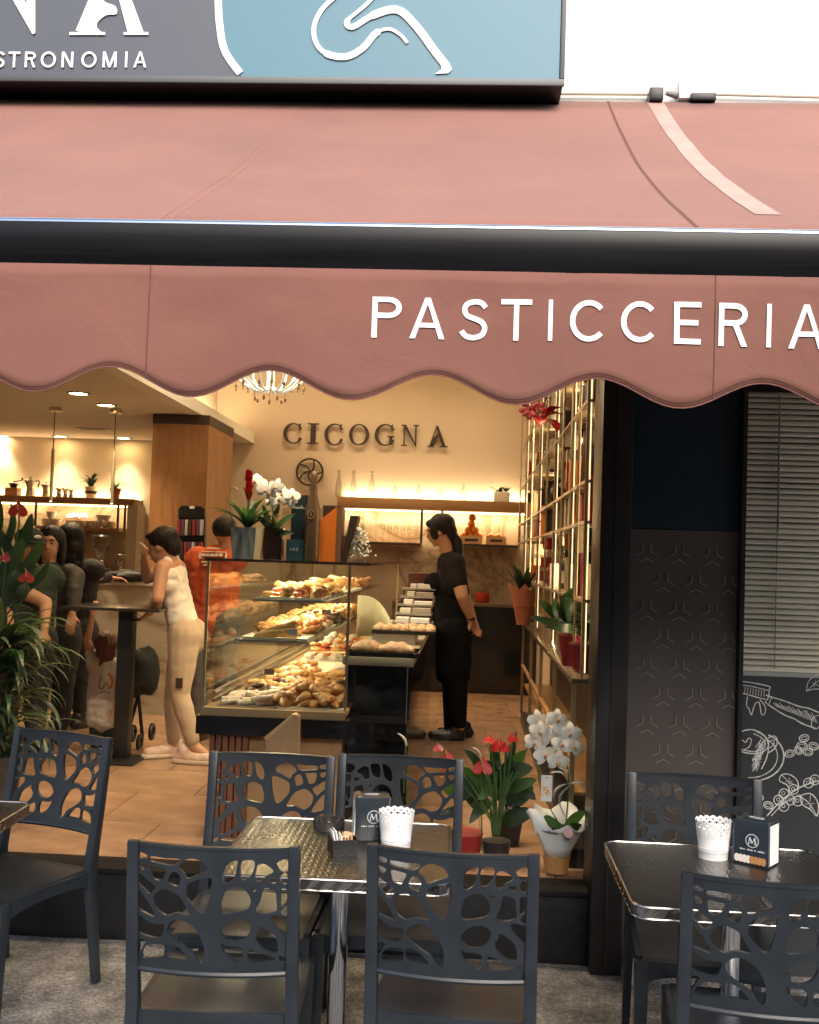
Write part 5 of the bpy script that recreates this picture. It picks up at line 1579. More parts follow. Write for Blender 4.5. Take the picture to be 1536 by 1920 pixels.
# ------------------------------------------------------------------ pastries
def pastry_mat(name, c1, c2, rough=.45, sc=45):
    return mat(name, c1, rough, var=.3, vscale=sc, bump=.5, bscale=90, col2=c2, coat=.15)
M_p1 = pastry_mat('golden_crust', (.42, .17, .045), (.72, .42, .15))
M_p2 = pastry_mat('baked_brown', (.25, .085, .025), (.55, .27, .09))
M_p3 = pastry_mat('sugar_dust', (.62, .45, .28), (.85, .76, .62), .7)
M_p4 = pastry_mat('chocolate', (.035, .014, .008), (.10, .045, .02), .3)
M_p5 = pastry_mat('red_jam', (.50, .05, .02), (.75, .22, .08), .25)
M_p6 = pastry_mat('cream_stripe', (.75, .66, .55), (.30, .10, .06), .4, 22)
M_p7 = pastry_mat('dusted_brown', (.40, .20, .09), (.68, .50, .34), .65)
PM = {}
def pmesh(kind):
    if kind in PM: return PM[kind]
    mb = MB()
    if kind == 'croissant':
        pts = []; rr = []
        for i in range(15):
            t = i/14; a = R(20+140*t)
            pts.append((.062*math.cos(a), .040*math.sin(a)-.02, .014)); e = math.sin(math.pi*t)
            rr.append((.006+.021*e)*(1+.12*math.sin(t*math.pi*7)))
        mb.tube(pts, rr, 9)
    elif kind == 'bun': mb.ball((0, 0, .018), (.036, .034, .024), 12, 8, lambda d: 1+.08*noise.noise(d*2))
    elif kind == 'ring':
        P = [(.030*math.cos(2*math.pi*i/16), .030*math.sin(2*math.pi*i/16), .014) for i in range(17)]; mb.tube(P, .013, 8, cap=False)
    elif kind == 'eclair': mb.tube([(-.055, 0, .014), (-.048, 0, .015), (0, 0, .017), (.048, 0, .015), (.055, 0, .014)], [.006, .017, .019, .017, .006], 10)
    elif kind == 'loaf': mb.tube([(-.11, 0, .02), (-.09, 0, .022), (0, 0, .026), (.09, 0, .022), (.11, 0, .02)], [.006, .020, .026, .020, .006], 10)
    elif kind == 'shell': # layered cone
        mb.tube([(-.04, 0, .016), (-.03, 0, .018), (-.01, 0, .020), (.02, 0, .018), (.045, 0, .012)], [.024, .028, .024, .018, .004], 9, flat=.8)
    elif kind == 'nest':
        mb.lathe([(.001, .004), (.026, .004), (.032, .012), (.030, .022), (.018, .018), (.001, .024)], n=12)
    o = mb.build(kind, M_p1, None, smooth=True, local=True)
    me = o.data; bpy.data.objects.remove(o)
    PM[kind] = me; return me
MC = {}
def pastry(kind, m, x, y, z, lab, grp, s=1.0, rz=None, tilt=.12):
    key = (kind, m.name)
    if key not in MC:
        me = pmesh(kind).copy(); me.materials.clear(); me.materials.append(m); MC[key] = me
    nm = {'croissant': 'croissant', 'bun': 'bun', 'ring': 'ring_biscuit', 'eclair': 'eclair', 'loaf': 'bread_loaf', 'shell': 'shell_pastry', 'nest': 'tartlet'}[kind]
    o = bpy.data.objects.new(nm, MC[key]); COL.objects.link(o)
    o.location = (x, y, z); o.rotation_euler = (rnd.uniform(-tilt, tilt), rnd.uniform(-tilt, tilt), rnd.uniform(0, 6.28) if rz is None else rz+rnd.uniform(-.25, .25))
    o.scale = (s*rnd.uniform(.92, 1.08),)*3
    return tag(o, lab, {'croissant': 'croissant', 'bun': 'bun', 'loaf': 'bread'}.get(kind, 'pastry'), grp)
def tray(x0, x1, y0, y1, z, m, label, rim=.010, name='tray'):
    t = thing(name, label, 'tray', (x0, y0, z))
    MB().box(x0, x1, y0, y1, z+.0005, z+.004).build('base', m, t)
    for a in ((x0, x1, y0-.004, y0-.0002), (x0, x1, y1+.0002, y1+.004)): MB().box(*a, z+.001, z+rim).build('rim', m, t)
    for a in ((x0-.004, x0-.0002, y0, y1), (x1+.0002, x1+.004, y0, y1)): MB().box(*a, z+.001, z+rim).build('rim', m, t)
    return z+.005
def fill(x0, x1, y0, y1, z, nx, ny, kinds, lab, grp, s=1.0, rz=None, pile=0, tilt=.12):
    s *= .86
    for j in range(ny):
        for i in range(nx):
            k, m = kinds[(i+j*2) % len(kinds)]
            x = x0+(x1-x0)*(i+.5)/nx+rnd.uniform(-.006, .006); y = y0+(y1-y0)*(j+.5)/ny+rnd.uniform(-.006, .006)
            pastry(k, m, x, y, z+.002, lab, grp, s, rz, tilt)
            if pile and rnd.random() < pile:
                pastry(k, m, x+rnd.uniform(-.02, .02), y+rnd.uniform(-.02, .02), z+.028*s, lab, grp, s, rz, .35)
# deck, front pair of trays
L, Rr_ = cx0+.06, cx1-.02; mid = cx0+(cx1-cx0)*.50
za = tray(L, mid-.01, YD+.06, YD+.42, ZD, M_steel, 'steel tray of cream striped slices at the front left of the display case')
fill(L, mid-.01, YD+.06, YD+.42, za, 3, 7, [('eclair', M_p6), ('eclair', M_p3)], 'one of the pale striped pastries in the front left tray', 'striped pastries in the front left tray', .95, .3, .4)
za = tray(mid+.01, Rr_, YD+.06, YD+.46, ZD, M_ctray, 'tray heaped with large brown croissants at the front right of the case')
fill(mid+.01, Rr_, YD+.06, YD+.46, za, 4, 5, [('croissant', M_p2), ('shell', M_p2)], 'one of the large brown croissants heaped in the front right tray', 'croissants in the front right tray', 1.15, None, 1.0)
fill(mid+.03, Rr_, YD+.14, YD+.46, za+.05, 3, 3, [('croissant', M_p2)], 'one of the large brown croissants heaped in the front right tray', 'croissants in the front right tray', 1.15, None, .0, .3)
za = tray(L+.02, mid-.01, YD+.50, YD+.86, ZD, M_steel, 'steel tray of chocolate pastries behind the striped slices')
fill(L+.02, mid-.01, YD+.50, YD+.86, za, 3, 5, [('shell', M_p4), ('croissant', M_p4), ('croissant', M_p1)], 'one of the dark chocolate pastries behind the striped ones', 'chocolate pastries in the case', 1.0, None, .8)
za = tray(mid+.01, Rr_, YD+.52, YD+.9, ZD+.045, M_ctray, 'tray of small golden croissants behind the large ones')
fill(mid+.01, Rr_, YD+.52, YD+.9, za, 4, 4, [('croissant', M_p1), ('shell', M_p1)], 'one of the golden croissants in the second right tray', 'golden croissants in the second tray', .95, None, .6)
# raised tray of sweets
ZR = ZD+.13
za = tray(mid-.03, Rr_+.03, YD+.98, YD+1.42, ZR, M_ctray, 'cream tray of sugared buns and jam tartlets, raised in the middle of the case')
fill(mid-.03, Rr_+.03, YD+.98, YD+1.10, za, 5, 1, [('bun', M_p3)], 'one of the sugared buns along the front of the raised cream tray', 'sugared buns on the raised tray', 1.0)
fill(mid-.03, Rr_+.03, YD+1.12, YD+1.24, za, 5, 1, [('nest', M_p5)], 'one of the red jam tartlets on the raised cream tray', 'jam tartlets on the raised tray', 1.15)
fill(mid-.03, Rr_+.03, YD+1.26, YD+1.42, za+.02, 6, 2, [('ring', M_p1), ('nest', M_p5)], 'one of the ring biscuits and tartlets at the back of the raised tray', 'ring biscuits on the raised tray', 1.0, None, .5)
za = tray(mid-.03, Rr_+.03, YD+1.5, YD+2.1, ZR+.02, M_ctray, 'long cream tray of mixed sweets further back in the case')
fill(mid-.03, Rr_+.03, YD+1.5, YD+2.1, za, 5, 6, [('shell', M_p1), ('bun', M_p3), ('nest', M_p5)], 'one of the mixed small sweets on the long rear tray', 'mixed sweets on the rear tray', 1.0, None, .6)
za = tray(L+.02, mid-.08, YD+.98, YD+2.0, ZD, M_steel, 'long steel tray of glazed buns along the glass side of the case')
fill(L+.02, mid-.08, YD+.98, YD+2.0, za, 3, 9, [('bun', M_p1), ('nest', M_p5), ('shell', M_p3)], 'one of the glazed buns along the glass side of the case', 'glazed buns along the side glass', 1.0)
# middle shelf
yq = YD+.10
specs = [('loaf', [('loaf', M_p1)], 1, 2, .30, 'long golden loaves', M_ctray), ('mix', [('croissant', M_p2), ('shell', M_p5), ('shell', M_p1)], 3, 4, .42, 'braided brown pastries', M_steel),
         ('pizza', [('shell', M_p3), ('bun', M_p1), ('nest', M_p5)], 3, 4, .42, 'big pale filled rolls', M_ctray), ('x', [('croissant', M_p1), ('croissant', M_p4)], 3, 4, .42, 'golden crescents', M_steel), ('y', [('eclair', M_p1), ('nest', M_p5)], 4, 5, .5, 'filled fingers and tartlets', M_ctray), ('z', [('shell', M_p1)], 4, 5, .5, 'small pale rolls', M_steel)]
for nm, kinds, nx_, ny_, dy, lab, m_ in specs:
    xa_, xb_ = xd(446), xd(568)
    za = tray(xa_, xb_, yq, yq+dy-.05, ZC, m_, 'tray of %s on the middle glass shelf' % lab)
    fill(xa_, xb_, yq, yq+dy-.05, za, nx_+(nx_ > 1), ny_+1, kinds, 'one of the %s on the middle glass shelf' % lab, lab+' on the middle shelf', 1.05, 0 if nm == 'loaf' else None, .8, .25)
    yq += dy
yq = YD+.12
for kinds, nx_, ny_, dy, lab, m_ in (([('shell', M_p1), ('bun', M_p2), ('nest', M_p5)], 3, 3, .42, 'savoury puffs', M_ctray), ([('croissant', M_p1)], 3, 4, .45, 'thin crescents', M_steel), ([('loaf', M_p2)], 1, 6, .5, 'long red brown sticks', M_ctray), ([('loaf', M_p1)], 1, 7, .6, 'long golden sticks', M_ctray), ([('shell', M_p2)], 3, 5, .6, 'dark puffs', M_steel)):
    xa_, xb_ = xd(478), xd(592)
    za = tray(xa_, xb_, yq, yq+dy-.05, ZQ, m_, 'tray of %s on the top glass shelf' % lab)
    fill(xa_, xb_, yq, yq+dy-.05, za, nx_+(nx_ > 1), ny_+1, kinds, 'one of the %s on the top glass shelf' % lab, lab+' on the top shelf', 1.0, 0 if nx_ == 1 else None, .7, .3)
    yq += dy
# price cards
for px, py, Y in ((548, 1186, YD+.07), (612, 1148, YD+1.1), (505, 1260, YD+.47), (640, 1104, YD+1.5)):
    p = at(px, py, Y)
    MB().box(p.x-.025, p.x+.025, Y, Y+.002, p.z-.014, p.z+.014).build('price_card', M_paper if px in (548, 640) else M_dark, case)
# trays on the service counter
za = tray(kx0-.0, kx1+.03, YK+.0, YK+.30, zk2, M_btray, 'black tray with two sugared croissants on the counter corner', rim=.022)
pastry('croissant', M_p7, kx0+.09, YK+.14, za, 'left of the two large croissants on the black tray', None, 1.35, R(10)); 
pastry('croissant', M_p7, kx0+.22, YK+.14, za, 'right of the two large croissants on the black tray', None, 1.35, R(-10))
z2 = zk2+.055
za = tray(kx0+.05, kx1+.08, YK+.75, YK+1.15, z2, M_btray, 'black tray with a row of dusted buns behind the croissant tray', rim=.02)
fill(kx0+.05, kx1+.08, YK+.75, YK+1.15, za, 7, 2, [('bun', M_p7)], 'one of the dusted buns on the second black tray', 'dusted buns on the black tray', 1.0)
MB().box(kx0+.05, kx1-.02, YK+.76, YK+1.14, zk2+.001, z2-.001).build('riser_box', M_steel, None, label='low steel box under the tray of dusted buns', cat='riser')
stp = thing('tray_stack', 'steel stepped stand with stacked trays and paper at the end of the counter', 'stand', (kx0, YK+1.5, zk2))
for k in range(6):
    y0 = YK+1.5+k*.22; z0 = zk2+.03+k*.048
    MB().box(kx0+.09, kx1+.03, y0, y0+.2, z0-.03, z0-.018).build('step', M_steel, stp)
    MB().box(kx0+.10+.01*k, kx0+.19, y0+.01, y0+.16, z0-.0175, z0+.012).build('paper_stack', M_paper if k % 2 else MATS['cream_tray'], stp)
    MB().box(kx0+.20, kx1+.02, y0+.01, y0+.16, z0-.0175, z0+.002+.006*(k % 3)).build('paper_stack', mat('grey_lid', (.35, .30, .26), .4) if k % 2 == 0 else M_paper, stp)
    MB().box(kx0+.095, kx0+.105, y0+.08, y0+.09, zk2, z0-.031).build('stand_leg', M_dark_metal, stp)
MB().box(kx0+.12, kx1, YK+2.84, YK+3.0, zk2, zk2+.36).build('printer', mat('dark_red', (.10, .02, .015), .4), None, bevel=.01, label='dark red and steel machine at the far end of the service counter', cat='machine')
# curved cream sheet behind the case
cs = MB()
for i in range(13):
    t = i/12; x_ = xd(668, 6.2)+(xd(742, 6.2)-xd(668, 6.2))*t
    yy = 6.2+.12*math.sin(math.pi*t)
    cs.v += [(x_, yy, zk2+.001), (x_, yy, zk2+.02+.22*(1-t**2.5))]
for i in range(12): cs.f.append((2*i, 2*i+2, 2*i+3, 2*i+1))
o = cs.build('sneeze_guard', mat('cream_acrylic', (.62, .56, .38), .3, trans=.0), None, smooth=True, label='curved cream acrylic guard on the counter beside the case', cat='guard')
md = o.modifiers.new('thick', 'SOLIDIFY'); md.thickness = .004

# ------------------------------------------------------------------ things standing on top of the case
YT2 = 5.02
def xt(px): return X(px, YT2, 1000)
def zt_(py, px=500): return Zh(py, YT2, px)
z0 = ZT_+.001
M_bx = mat('navy_card', (.010, .022, .032), .4)
nb = thing('gift_box', 'tall navy gift box with faint script on the display case', 'box', (xt(560), YT2, z0))
MB().box(xt(545), xt(575), YT2, YT2+.09, z0, zt_(926)).build('carton', M_bx, nb)
MB().box(xt(540), xt(572), YT2-.03, YT2-.002, z0, zt_(1010)).build('lower_card', mat('teal_card', (.02, .07, .10), .4), nb)
for i, ch_ in enumerate('ABE'):
    letter(ch_, 'sans', .014, .001, lambda x, y, t, i=i: Vector((xt(546)+i*.016+x, YT2-.0315+t, zt_(1031)+y)), 'letter', mat('pale_print', (.5, .55, .5), .5), nb, .16)
# script word
sc2 = smooth_line([(0, .2), (.15, .9), (.2, .1), (.35, .5), (.45, .05), (.55, .5), (.62, .1), (.75, .5), (.8, .05), (.9, .9), (.95, .1), (1.08, .5), (1.15, .08), (1.3, .3)], 4)
shape2d([('+', stroke([(x*.05, y*.022) for x, y in sc2], .002))], .001, lambda x, y, t: Vector((xt(546)+x, YT2-.0012+t, zt_(953)+y))).build('script_word', MATS['pale_print'], nb)
bt = thing('wrapped_bottle', 'tall brown wrapped sparkling wine bottle with gold emblem on the display case', 'bottle', (xt(586), YT2, z0))
Mbr2 = mat('brown_foil', (.11, .065, .035), .35, .3, bump=.5, bscale=30)
H = zt_(882)-z0
MB().lathe([(.036, 0), (.038, .01), (.038, H*.50), (.033, H*.60), (.019, H*.74), (.016, H*.86), (.017, H*.95), (.006, H)], (xt(586), YT2-.01, z0), 20).build('bottle_body', Mbr2, bt, smooth=True)
shape2d([('+', circ(0, 0, .018, .024, 20)), ('-', circ(0, 0, .013, .018, 20)), ('+', circ(0, 0, .006, .010, 12))], .002, lambda x, y, t: Vector((xt(585)+x, YT2-.050+t, zt_(962)+y))).build('gold_emblem', mat('gold_foil', (.75, .55, .28), .25, .8), bt)
ob = thing('gift_box', 'bright orange gift box with sloping top on the display case', 'box', (xt(618), YT2, z0))
Mo = mat('orange_card', (.62, .16, .015), .45)
MB().hexa([(xt(598), YT2-.02, z0), (xt(631), YT2-.02, z0), (xt(631), YT2+.10, z0), (xt(598), YT2+.10, z0)], [(xt(598), YT2-.02, zt_(974)), (xt(631), YT2-.02, zt_(947)), (xt(631), YT2+.10, zt_(947)), (xt(598), YT2+.10, zt_(974))]).build('carton', Mo, ob)
MB().box(xt(631)+.0005, xt(641), YT2-.018, YT2+.1, z0, zt_(947)).build('side_card', mat('brown_card', (.16, .08, .04), .5), ob)
fb = thing('panettone_boxes', 'dark pleated top of a gift box behind the orange box', 'box', (xt(620), YT2+.14, z0))
MB().box(xt(598), xt(634), YT2+.105, YT2+.2, z0, zt_(965)).build('carton', M_dark, fb)
for k in range(7): MB().box(xt(598)+k*.0128, xt(598)+k*.0128+.009, YT2+.11, YT2+.19, zt_(965), zt_(942)).build('pleat', M_dark, fb)
kb = thing('menu_holder', 'dark brown slanted menu folders beside the orange box', 'folder', (xt(655), YT2, z0))
MB().hexa([(xt(642), YT2-.01, z0), (xt(652), YT2-.01, z0), (xt(652), YT2+.1, z0), (xt(642), YT2+.1, z0)], [(xt(656), YT2-.01, zt_(962)), (xt(672), YT2-.01, zt_(962)), (xt(672), YT2+.1, zt_(962)), (xt(656), YT2+.1, zt_(962))]).build('folder', M_dark, kb)
MB().hexa([(xt(631)+.03, YT2+.01, z0), (xt(648), YT2+.01, z0), (xt(648), YT2+.08, z0), (xt(631)+.03, YT2+.08, z0)], [(xt(641), YT2+.01, zt_(1000)), (xt(650), YT2+.01, zt_(1000)), (xt(650), YT2+.08, zt_(1000)), (xt(641), YT2+.08, zt_(1000))]).build('folder', mat('brown_card', (.16, .08, .04), .5), kb)

# magazine rack with bags, on the front of the oak column
YM = 8.72
mr_ = thing('snack_rack', 'black wire rack of small snack bags on the oak column', 'rack', at(358, 1000, YM))
MB().box(X(334, YM), X(384, YM), YM+.0, YM+.06, Zh(1130, YM, 358), Zh(960, YM, 358)).build('back', M_black, mr_)
shape2d([('+', [(X(334, YM), Zh(970, YM, 358)), (X(334, YM), Zh(955, YM, 358)), (X(340, YM), Zh(949, YM, 358)), (X(378, YM), Zh(949, YM, 358)), (X(384, YM), Zh(955, YM, 358)), (X(384, YM), Zh(970, YM, 358))])], .02, lambda x, y, t: Vector((x, YM-.012+t, y))).build('header', M_black, mr_)
MB().box(X(355, YM), X(364, YM), YM-.026, YM-.0225, Zh(954, YM, 358), Zh(949, YM, 358)).build('tag', M_paper, mr_)
for row, py in enumerate((1004, 1046, 1084)):
    for k in range(7):
        px = 335+k*7
        m_ = [mat('bag_red', (.22, .03, .03), .35), mat('bag_violet', (.10, .05, .10), .35), mat('bag_silver', (.40, .38, .40), .3), M_dark][(k+row*2) % 4]
        MB().cbox(X(px+3, YM), YM-.04, Zh(py, YM, px), .026, .03, .13).build('bag', m_, mr_, bevel=.006)
rp = thing('round_plaque', 'round cream plaque on the oak column above the customer', 'plaque', at(314, 1003, YM))
MB().tube([at(314, 1003, YM+.06), at(314, 1003, YM+.04)], [.078, .078], 28).build('disc', mat('cream_enamel', (.62, .55, .38), .4), rp)
MB().tube([at(314, 1003, YM+.039), at(314, 1003, YM+.036)], [.06, .06], 28).build('inner_disc', mat('plaque_inner', (.50, .42, .26), .5), rp)
# pastries and napkins on the bar, dark bag
zbar = zb
for k in range(9):
    p = at(206+k*6+rnd.uniform(-2, 2), 1080, YBAR+.15)
    pastry('shell' if k % 2 else 'ring', M_p3, p.x, YBAR+.12+rnd.uniform(-.04, .06), zb+.003+.02*(k % 2), 'one of the pale biscuits heaped on the bar beside the grinders', 'biscuits on the bar', 1.3)
bg = MB(); bg.ball((X(245, YBAR-.0), YBAR+.02, zb+.045), (.19, .10, .05), 20, 10, lambda d: 1+.25*noise.noise(d*2.1))
bg.build('dark_bag', mat('black_leather', (.014, .012, .014), .6, bump=.6, bscale=20), None, smooth=True, label='slumped black bag lying on the bar top', cat='bag')
# bin bag / stroller behind the table post
bb = thing('stroller', 'black folded buggy with round wheels beside the table post', 'buggy', (X(272, 6.9), 6.9, FZ))
MB().ball((X(270, 6.9), 6.95, Zh(1262, 6.9, 270)), (.13, .16, .16), 16, 10, lambda d: 1+.3*noise.noise(d*1.7+Vector((3, 0, 0)))).build('seat_cloth', mat('buggy_cloth', (.012, .012, .014), .8, bump=.6, bscale=25), bb, smooth=True)
for px, py in ((250, 1375), (285, 1372), (262, 1392)):
    q = at(px, py, 6.85)
    P = [(q.x+.0*i, 6.85+.045*math.cos(2*math.pi*i/16), q.z+.045*math.sin(2*math.pi*i/16)+.0) for i in range(17)]
    MB().tube(P, .012, 7, cap=False).build('wheel', M_black, bb, smooth=True)
MB().tube([(X(255, 6.9), 6.9, FZ+.06), (X(285, 6.9), 6.95, Zh(1230, 6.9, 280))], .012, 7).tube([(X(284, 6.9), 6.9, FZ+.06), (X(258, 6.9), 6.95, Zh(1230, 6.9, 260))], .012, 7).build('frame', M_dark_metal, bb, smooth=True)['kind'] = 'stuff'

# ------------------------------------------------------------------ goods on the brass rack (plane of the rack)
XG = (XR0+XWR)/2-.01
def onrack(px, py):
    d = ray(px, py); t = XG/d.x; return Vector((XG, d.y*t, CAM_H+d.z*t))
def shelf_under(z):
    c = [l for l in lev if l <= z+.06]
    return c[-1]+.015 if c else zc2
def rbox(px, pyb, pyt, wpx, m, label, grp=None, cat='box'):
    p = onrack(px, pyb); q = onrack(px, pyt); h = max(.05, q.z-p.z); w_ = wpx*p.y/FOC
    t = thing('gift_box', label, cat, p, 0, grp)
    MB().cbox(p.x, p.y, p.z, .10, max(.05, w_*1.0), h).build('carton', m, t, bevel=.003)
    MB().cbox(p.x, p.y, p.z+h*.35, .102, max(.052, w_*1.02), h*.16).build('band', M_gold, t)
    return t
def rbottle(px, pyb, h, m, label, grp='wine bottles on the brass rack'):
    p = onrack(px, pyb)
    t = thing('wine_bottle', label, 'bottle', p, 0, grp); r = h*.125
    MB().lathe([(r*.9, 0), (r, .01), (r, h*.58), (r*.75, h*.68), (r*.35, h*.76), (r*.33, h*.97), (r*.36, h)], p, 14).build('bottle_body', m, t, smooth=True)
    MB().lathe([(r*1.02, h*.2), (r*1.02, h*.48)], p, 14).build('label_band', mat('label_cream', (.55, .48, .35), .6), t, smooth=True)
rbox(1075, 1030, 948, 14, Mo, 'tall orange gift box on the brass rack')
rbox(1121, 955, 866, 14, Mo, 'tall orange gift box at the right end of the rack')
rbox(1074, 820, 768, 16, mat('lace_print', (.35, .32, .30), .5, var=.8, vscale=90), 'patterned black and white box high on the rack')
rbox(1078, 905, 845, 14, mat('white_card', (.70, .66, .55), .4), 'white carton in the upper middle of the rack')
rbox(1112, 900, 812, 10, M_dark, 'dark bottle box near the right end of the rack')
rbox(1104, 1040, 985, 12, mat('cream_box', (.55, .44, .25), .5), 'cream box low near the right end of the rack')
rbox(1120, 1060, 990, 12, M_bx, 'small navy box at the right end of the rack')
rbox(1095, 1110, 1050, 12, mat('dark_red', (.10, .02, .015), .4), 'dark red box on the lower part of the rack')
rbox(1046, 880, 845, 10, mat('cream_box', (.55, .44, .25), .5), 'small cream box in the middle of the rack')
rbox(1012, 1060, 1020, 8, mat('cream_box', (.55, .44, .25), .5), 'small glowing cream box at the far end of the rack')
rbox(1026, 1085, 1045, 12, mat('red_paper', (.32, .02, .02), .4), 'red paper box on the far low rack')
Mgb = mat('green_bottle', (.012, .022, .010), .1, coat=.5); Mdb = mat('dark_bottle', (.02, .012, .010), .1, coat=.5); Mrb = mat('red_bottle', (.20, .01, .012), .12, coat=.5)
for px, pyb, h, m_, lab in ((1038, 885, .26, Mdb, 'dark bottle in the middle far part of the rack'), (1096, 820, .30, Mgb, 'green bottle high near the right end of the rack'), (1106, 770, .28, Mdb, 'dark bottle on the top level at the right'),
                            (1096, 905, .28, Mdb, 'dark bottle beside the white carton'), (1060, 1110, .26, Mgb, 'green bottle on the lower level of the rack'), (1077, 1100, .26, Mdb, 'dark bottle low beside the orange box'),
                            (1038, 1100, .22, Mrb, 'red bottle on the lower level of the rack'), (1114, 1180, .22, Mrb, 'dark red bottle standing on the cabinet top at right'), (1086, 960, .20, Mdb, 'small dark bottle above the orange box'),
                            (1055, 1035, .2, Mgb, 'small green bottle beside the red pot'), (1030, 960, .16, Mdb, 'small dark jar in the far rack'), (1064, 880, .22, Mrb, 'small red bottle left of the white carton')):
    rbottle(px, pyb, h, m_, lab)
# red pot with striped vase, coffee jar on back counter
p = at(905, 1112, YB-.4)
jr = thing('jar', 'red and glass jar on the back counter behind the assistant', 'jar', (p.x, YB-.4, zk))
MB().lathe([(.06, 0), (.07, .02), (.07, .10)], (p.x, YB-.4, zk+.001), 18).build('red_body', mat('red_glaze', (.42, .03, .02), .2), jr, smooth=True)
MB().lathe([(.068, .101), (.06, .17), (.02, .18)], (p.x, YB-.4, zk+.001), 18).build('glass_lid', M_gl, jr, smooth=True)
vs_ = thing('striped_bag', 'black and white striped gift bag on the rack', 'bag', onrack(1103, 1195))
q = onrack(1103, 1200)
for k in range(5):
    MB().cbox(q.x, q.y-.05+k*.022, q.z, .09, .0205, .16).build('stripe', M_paper if k % 2 else M_black, vs_)

# unseen lamps added just inside the glass to brighten the display
for x_ in (-1.9, -1.2, -.55, .15):
    r_ = thing('added_window_spot', 'one of the added unseen spotlights over the shop window lighting the display', 'spotlight', (x_, 4.60, 3.05), 0, 'added unseen spotlights above the shop window')
    MB().tube([(0, 0, 0), (0, .04, -.09)], [.035, .04], 14).build('housing', M_black, r_, local=True, smooth=True)
    MB().tube([(0, 0, .001), (0, 0, .88)], .008, 6).build('rod', M_black, r_, local=True)
    MB().tube([(0, .0405, -.0905), (0, .042, -.0935)], [.034, .034], 14).build('lens', MATS['diffuser'], r_, local=True)
    l = bpy.data.lights.new('added_window_beam', 'SPOT'); l.energy = 42; l.color = (1, .78, .52); l.spot_size = R(95); l.spot_blend = .8; l.shadow_soft_size = .05
    o = bpy.data.objects.new('added_window_beam', l); o.location = (x_, 4.645, 2.94); o.rotation_euler = (R(18), 0, 0); COL.objects.link(o)
# more goods filling the bays of the brass rack
rg = random.Random(21)
pal = [('dark wine bottle', Mdb), ('green wine bottle', Mgb), ('red liqueur bottle', Mrb), ('orange box', Mo), ('cream box', MATS['cream_box']), ('dark box', M_dark), ('navy box', M_bx), ('white box', MATS['white_card']), ('red box', MATS['red_paper'])]
LV = [zc2]+[l+.014 for l in lev]
bays = [(a, b) for a, b in zip(rods, rods[1:])]
proto = {}
for (a, b) in bays:
    for z_ in LV[1:]:
        for k in range(2):
            if rg.random() < .22: continue
            nm, m_ = rg.choice(pal); y_ = a+(b-a)*(.3+.42*k)+rg.uniform(-.03, .03); h = rg.uniform(.17, .27)
            key = (nm, k, round(h, 1))
            if key not in proto:
                if 'bottle' in nm:
                    r = .038; o = MB().lathe([(r*.9, 0), (r, .01), (r, h*.58), (r*.75, h*.68), (r*.35, h*.76), (r*.33, h*.97), (r*.36, h)], n=12).build('bottle', m_, None, smooth=True, local=True)
                else:
                    o = MB().cbox(0, 0, 0, .11, .11 if k else .08, h*.8).build('box', m_, None, bevel=.003, local=True)
                proto[key] = o
            else: o = proto[key].copy(); COL.objects.link(o)
            o.location = (XG+rg.uniform(-.02, .02), y_, z_+.001); o.rotation_euler = (0, 0, rg.uniform(-.3, .3))
            tag(o, 'one of the many %s standing on the shelves of the brass rack' % (nm.replace('bottle', 'bottles') if 'bottle' in nm else nm.replace('box', 'boxes')), 'bottle' if 'bottle' in nm else 'box', nm+' group on the brass rack')
# ================================================================== PEOPLE
M_skin = mat('skin_tan', (.46, .235, .135), .5, var=.05, vscale=12, sub=.0)
M_skin2 = mat('skin_warm', (.52, .28, .17), .5, var=.05, vscale=12)
M_hair = mat('black_hair', (.008, .005, .004), .5, spec=.25, bump=.8, bscale=90, stretch=(1, 1, .12))
M_hairb = mat('auburn_hair', (.10, .028, .010), .4, bump=.8, bscale=90, stretch=(1, 1, .12))
def fuse(mb, name, m, parent, vox=.009, smooth_it=3, disp=None):
    """melt overlapping capsules into one continuous surface"""
    me = bpy.data.meshes.new(name); off = world_off(parent)
    me.from_pydata([tuple(Vector(v)-off) for v in mb.v], [], mb.f)
    o = bpy.data.objects.new(name, me); COL.objects.link(o); o.parent = parent
    r_ = o.modifiers.new('melt', 'REMESH'); r_.mode = 'VOXEL'; r_.voxel_size = vox; r_.use_smooth_shade = True
    s_ = o.modifiers.new('relax', 'SMOOTH'); s_.iterations = smooth_it; s_.factor = .6
    dg = bpy.context.evaluated_depsgraph_get(); ev = o.evaluated_get(dg)
    nm = bpy.data.meshes.new_from_object(ev)
    o.modifiers.clear(); o.data = nm; nm.materials.clear(); nm.materials.append(m)
    if disp:
        for v in nm.vertices: v.co += v.normal*disp(v.co)
    nm.shade_smooth()
    return o
def cap(mb, pts, r, n=12):
    mb.tube(pts, r, n)
    mb.ball(pts[0], r[0] if isinstance(r, (list, tuple)) else r, n, 8); mb.ball(pts[-1], r[-1] if isinstance(r, (list, tuple)) else r, n, 8)
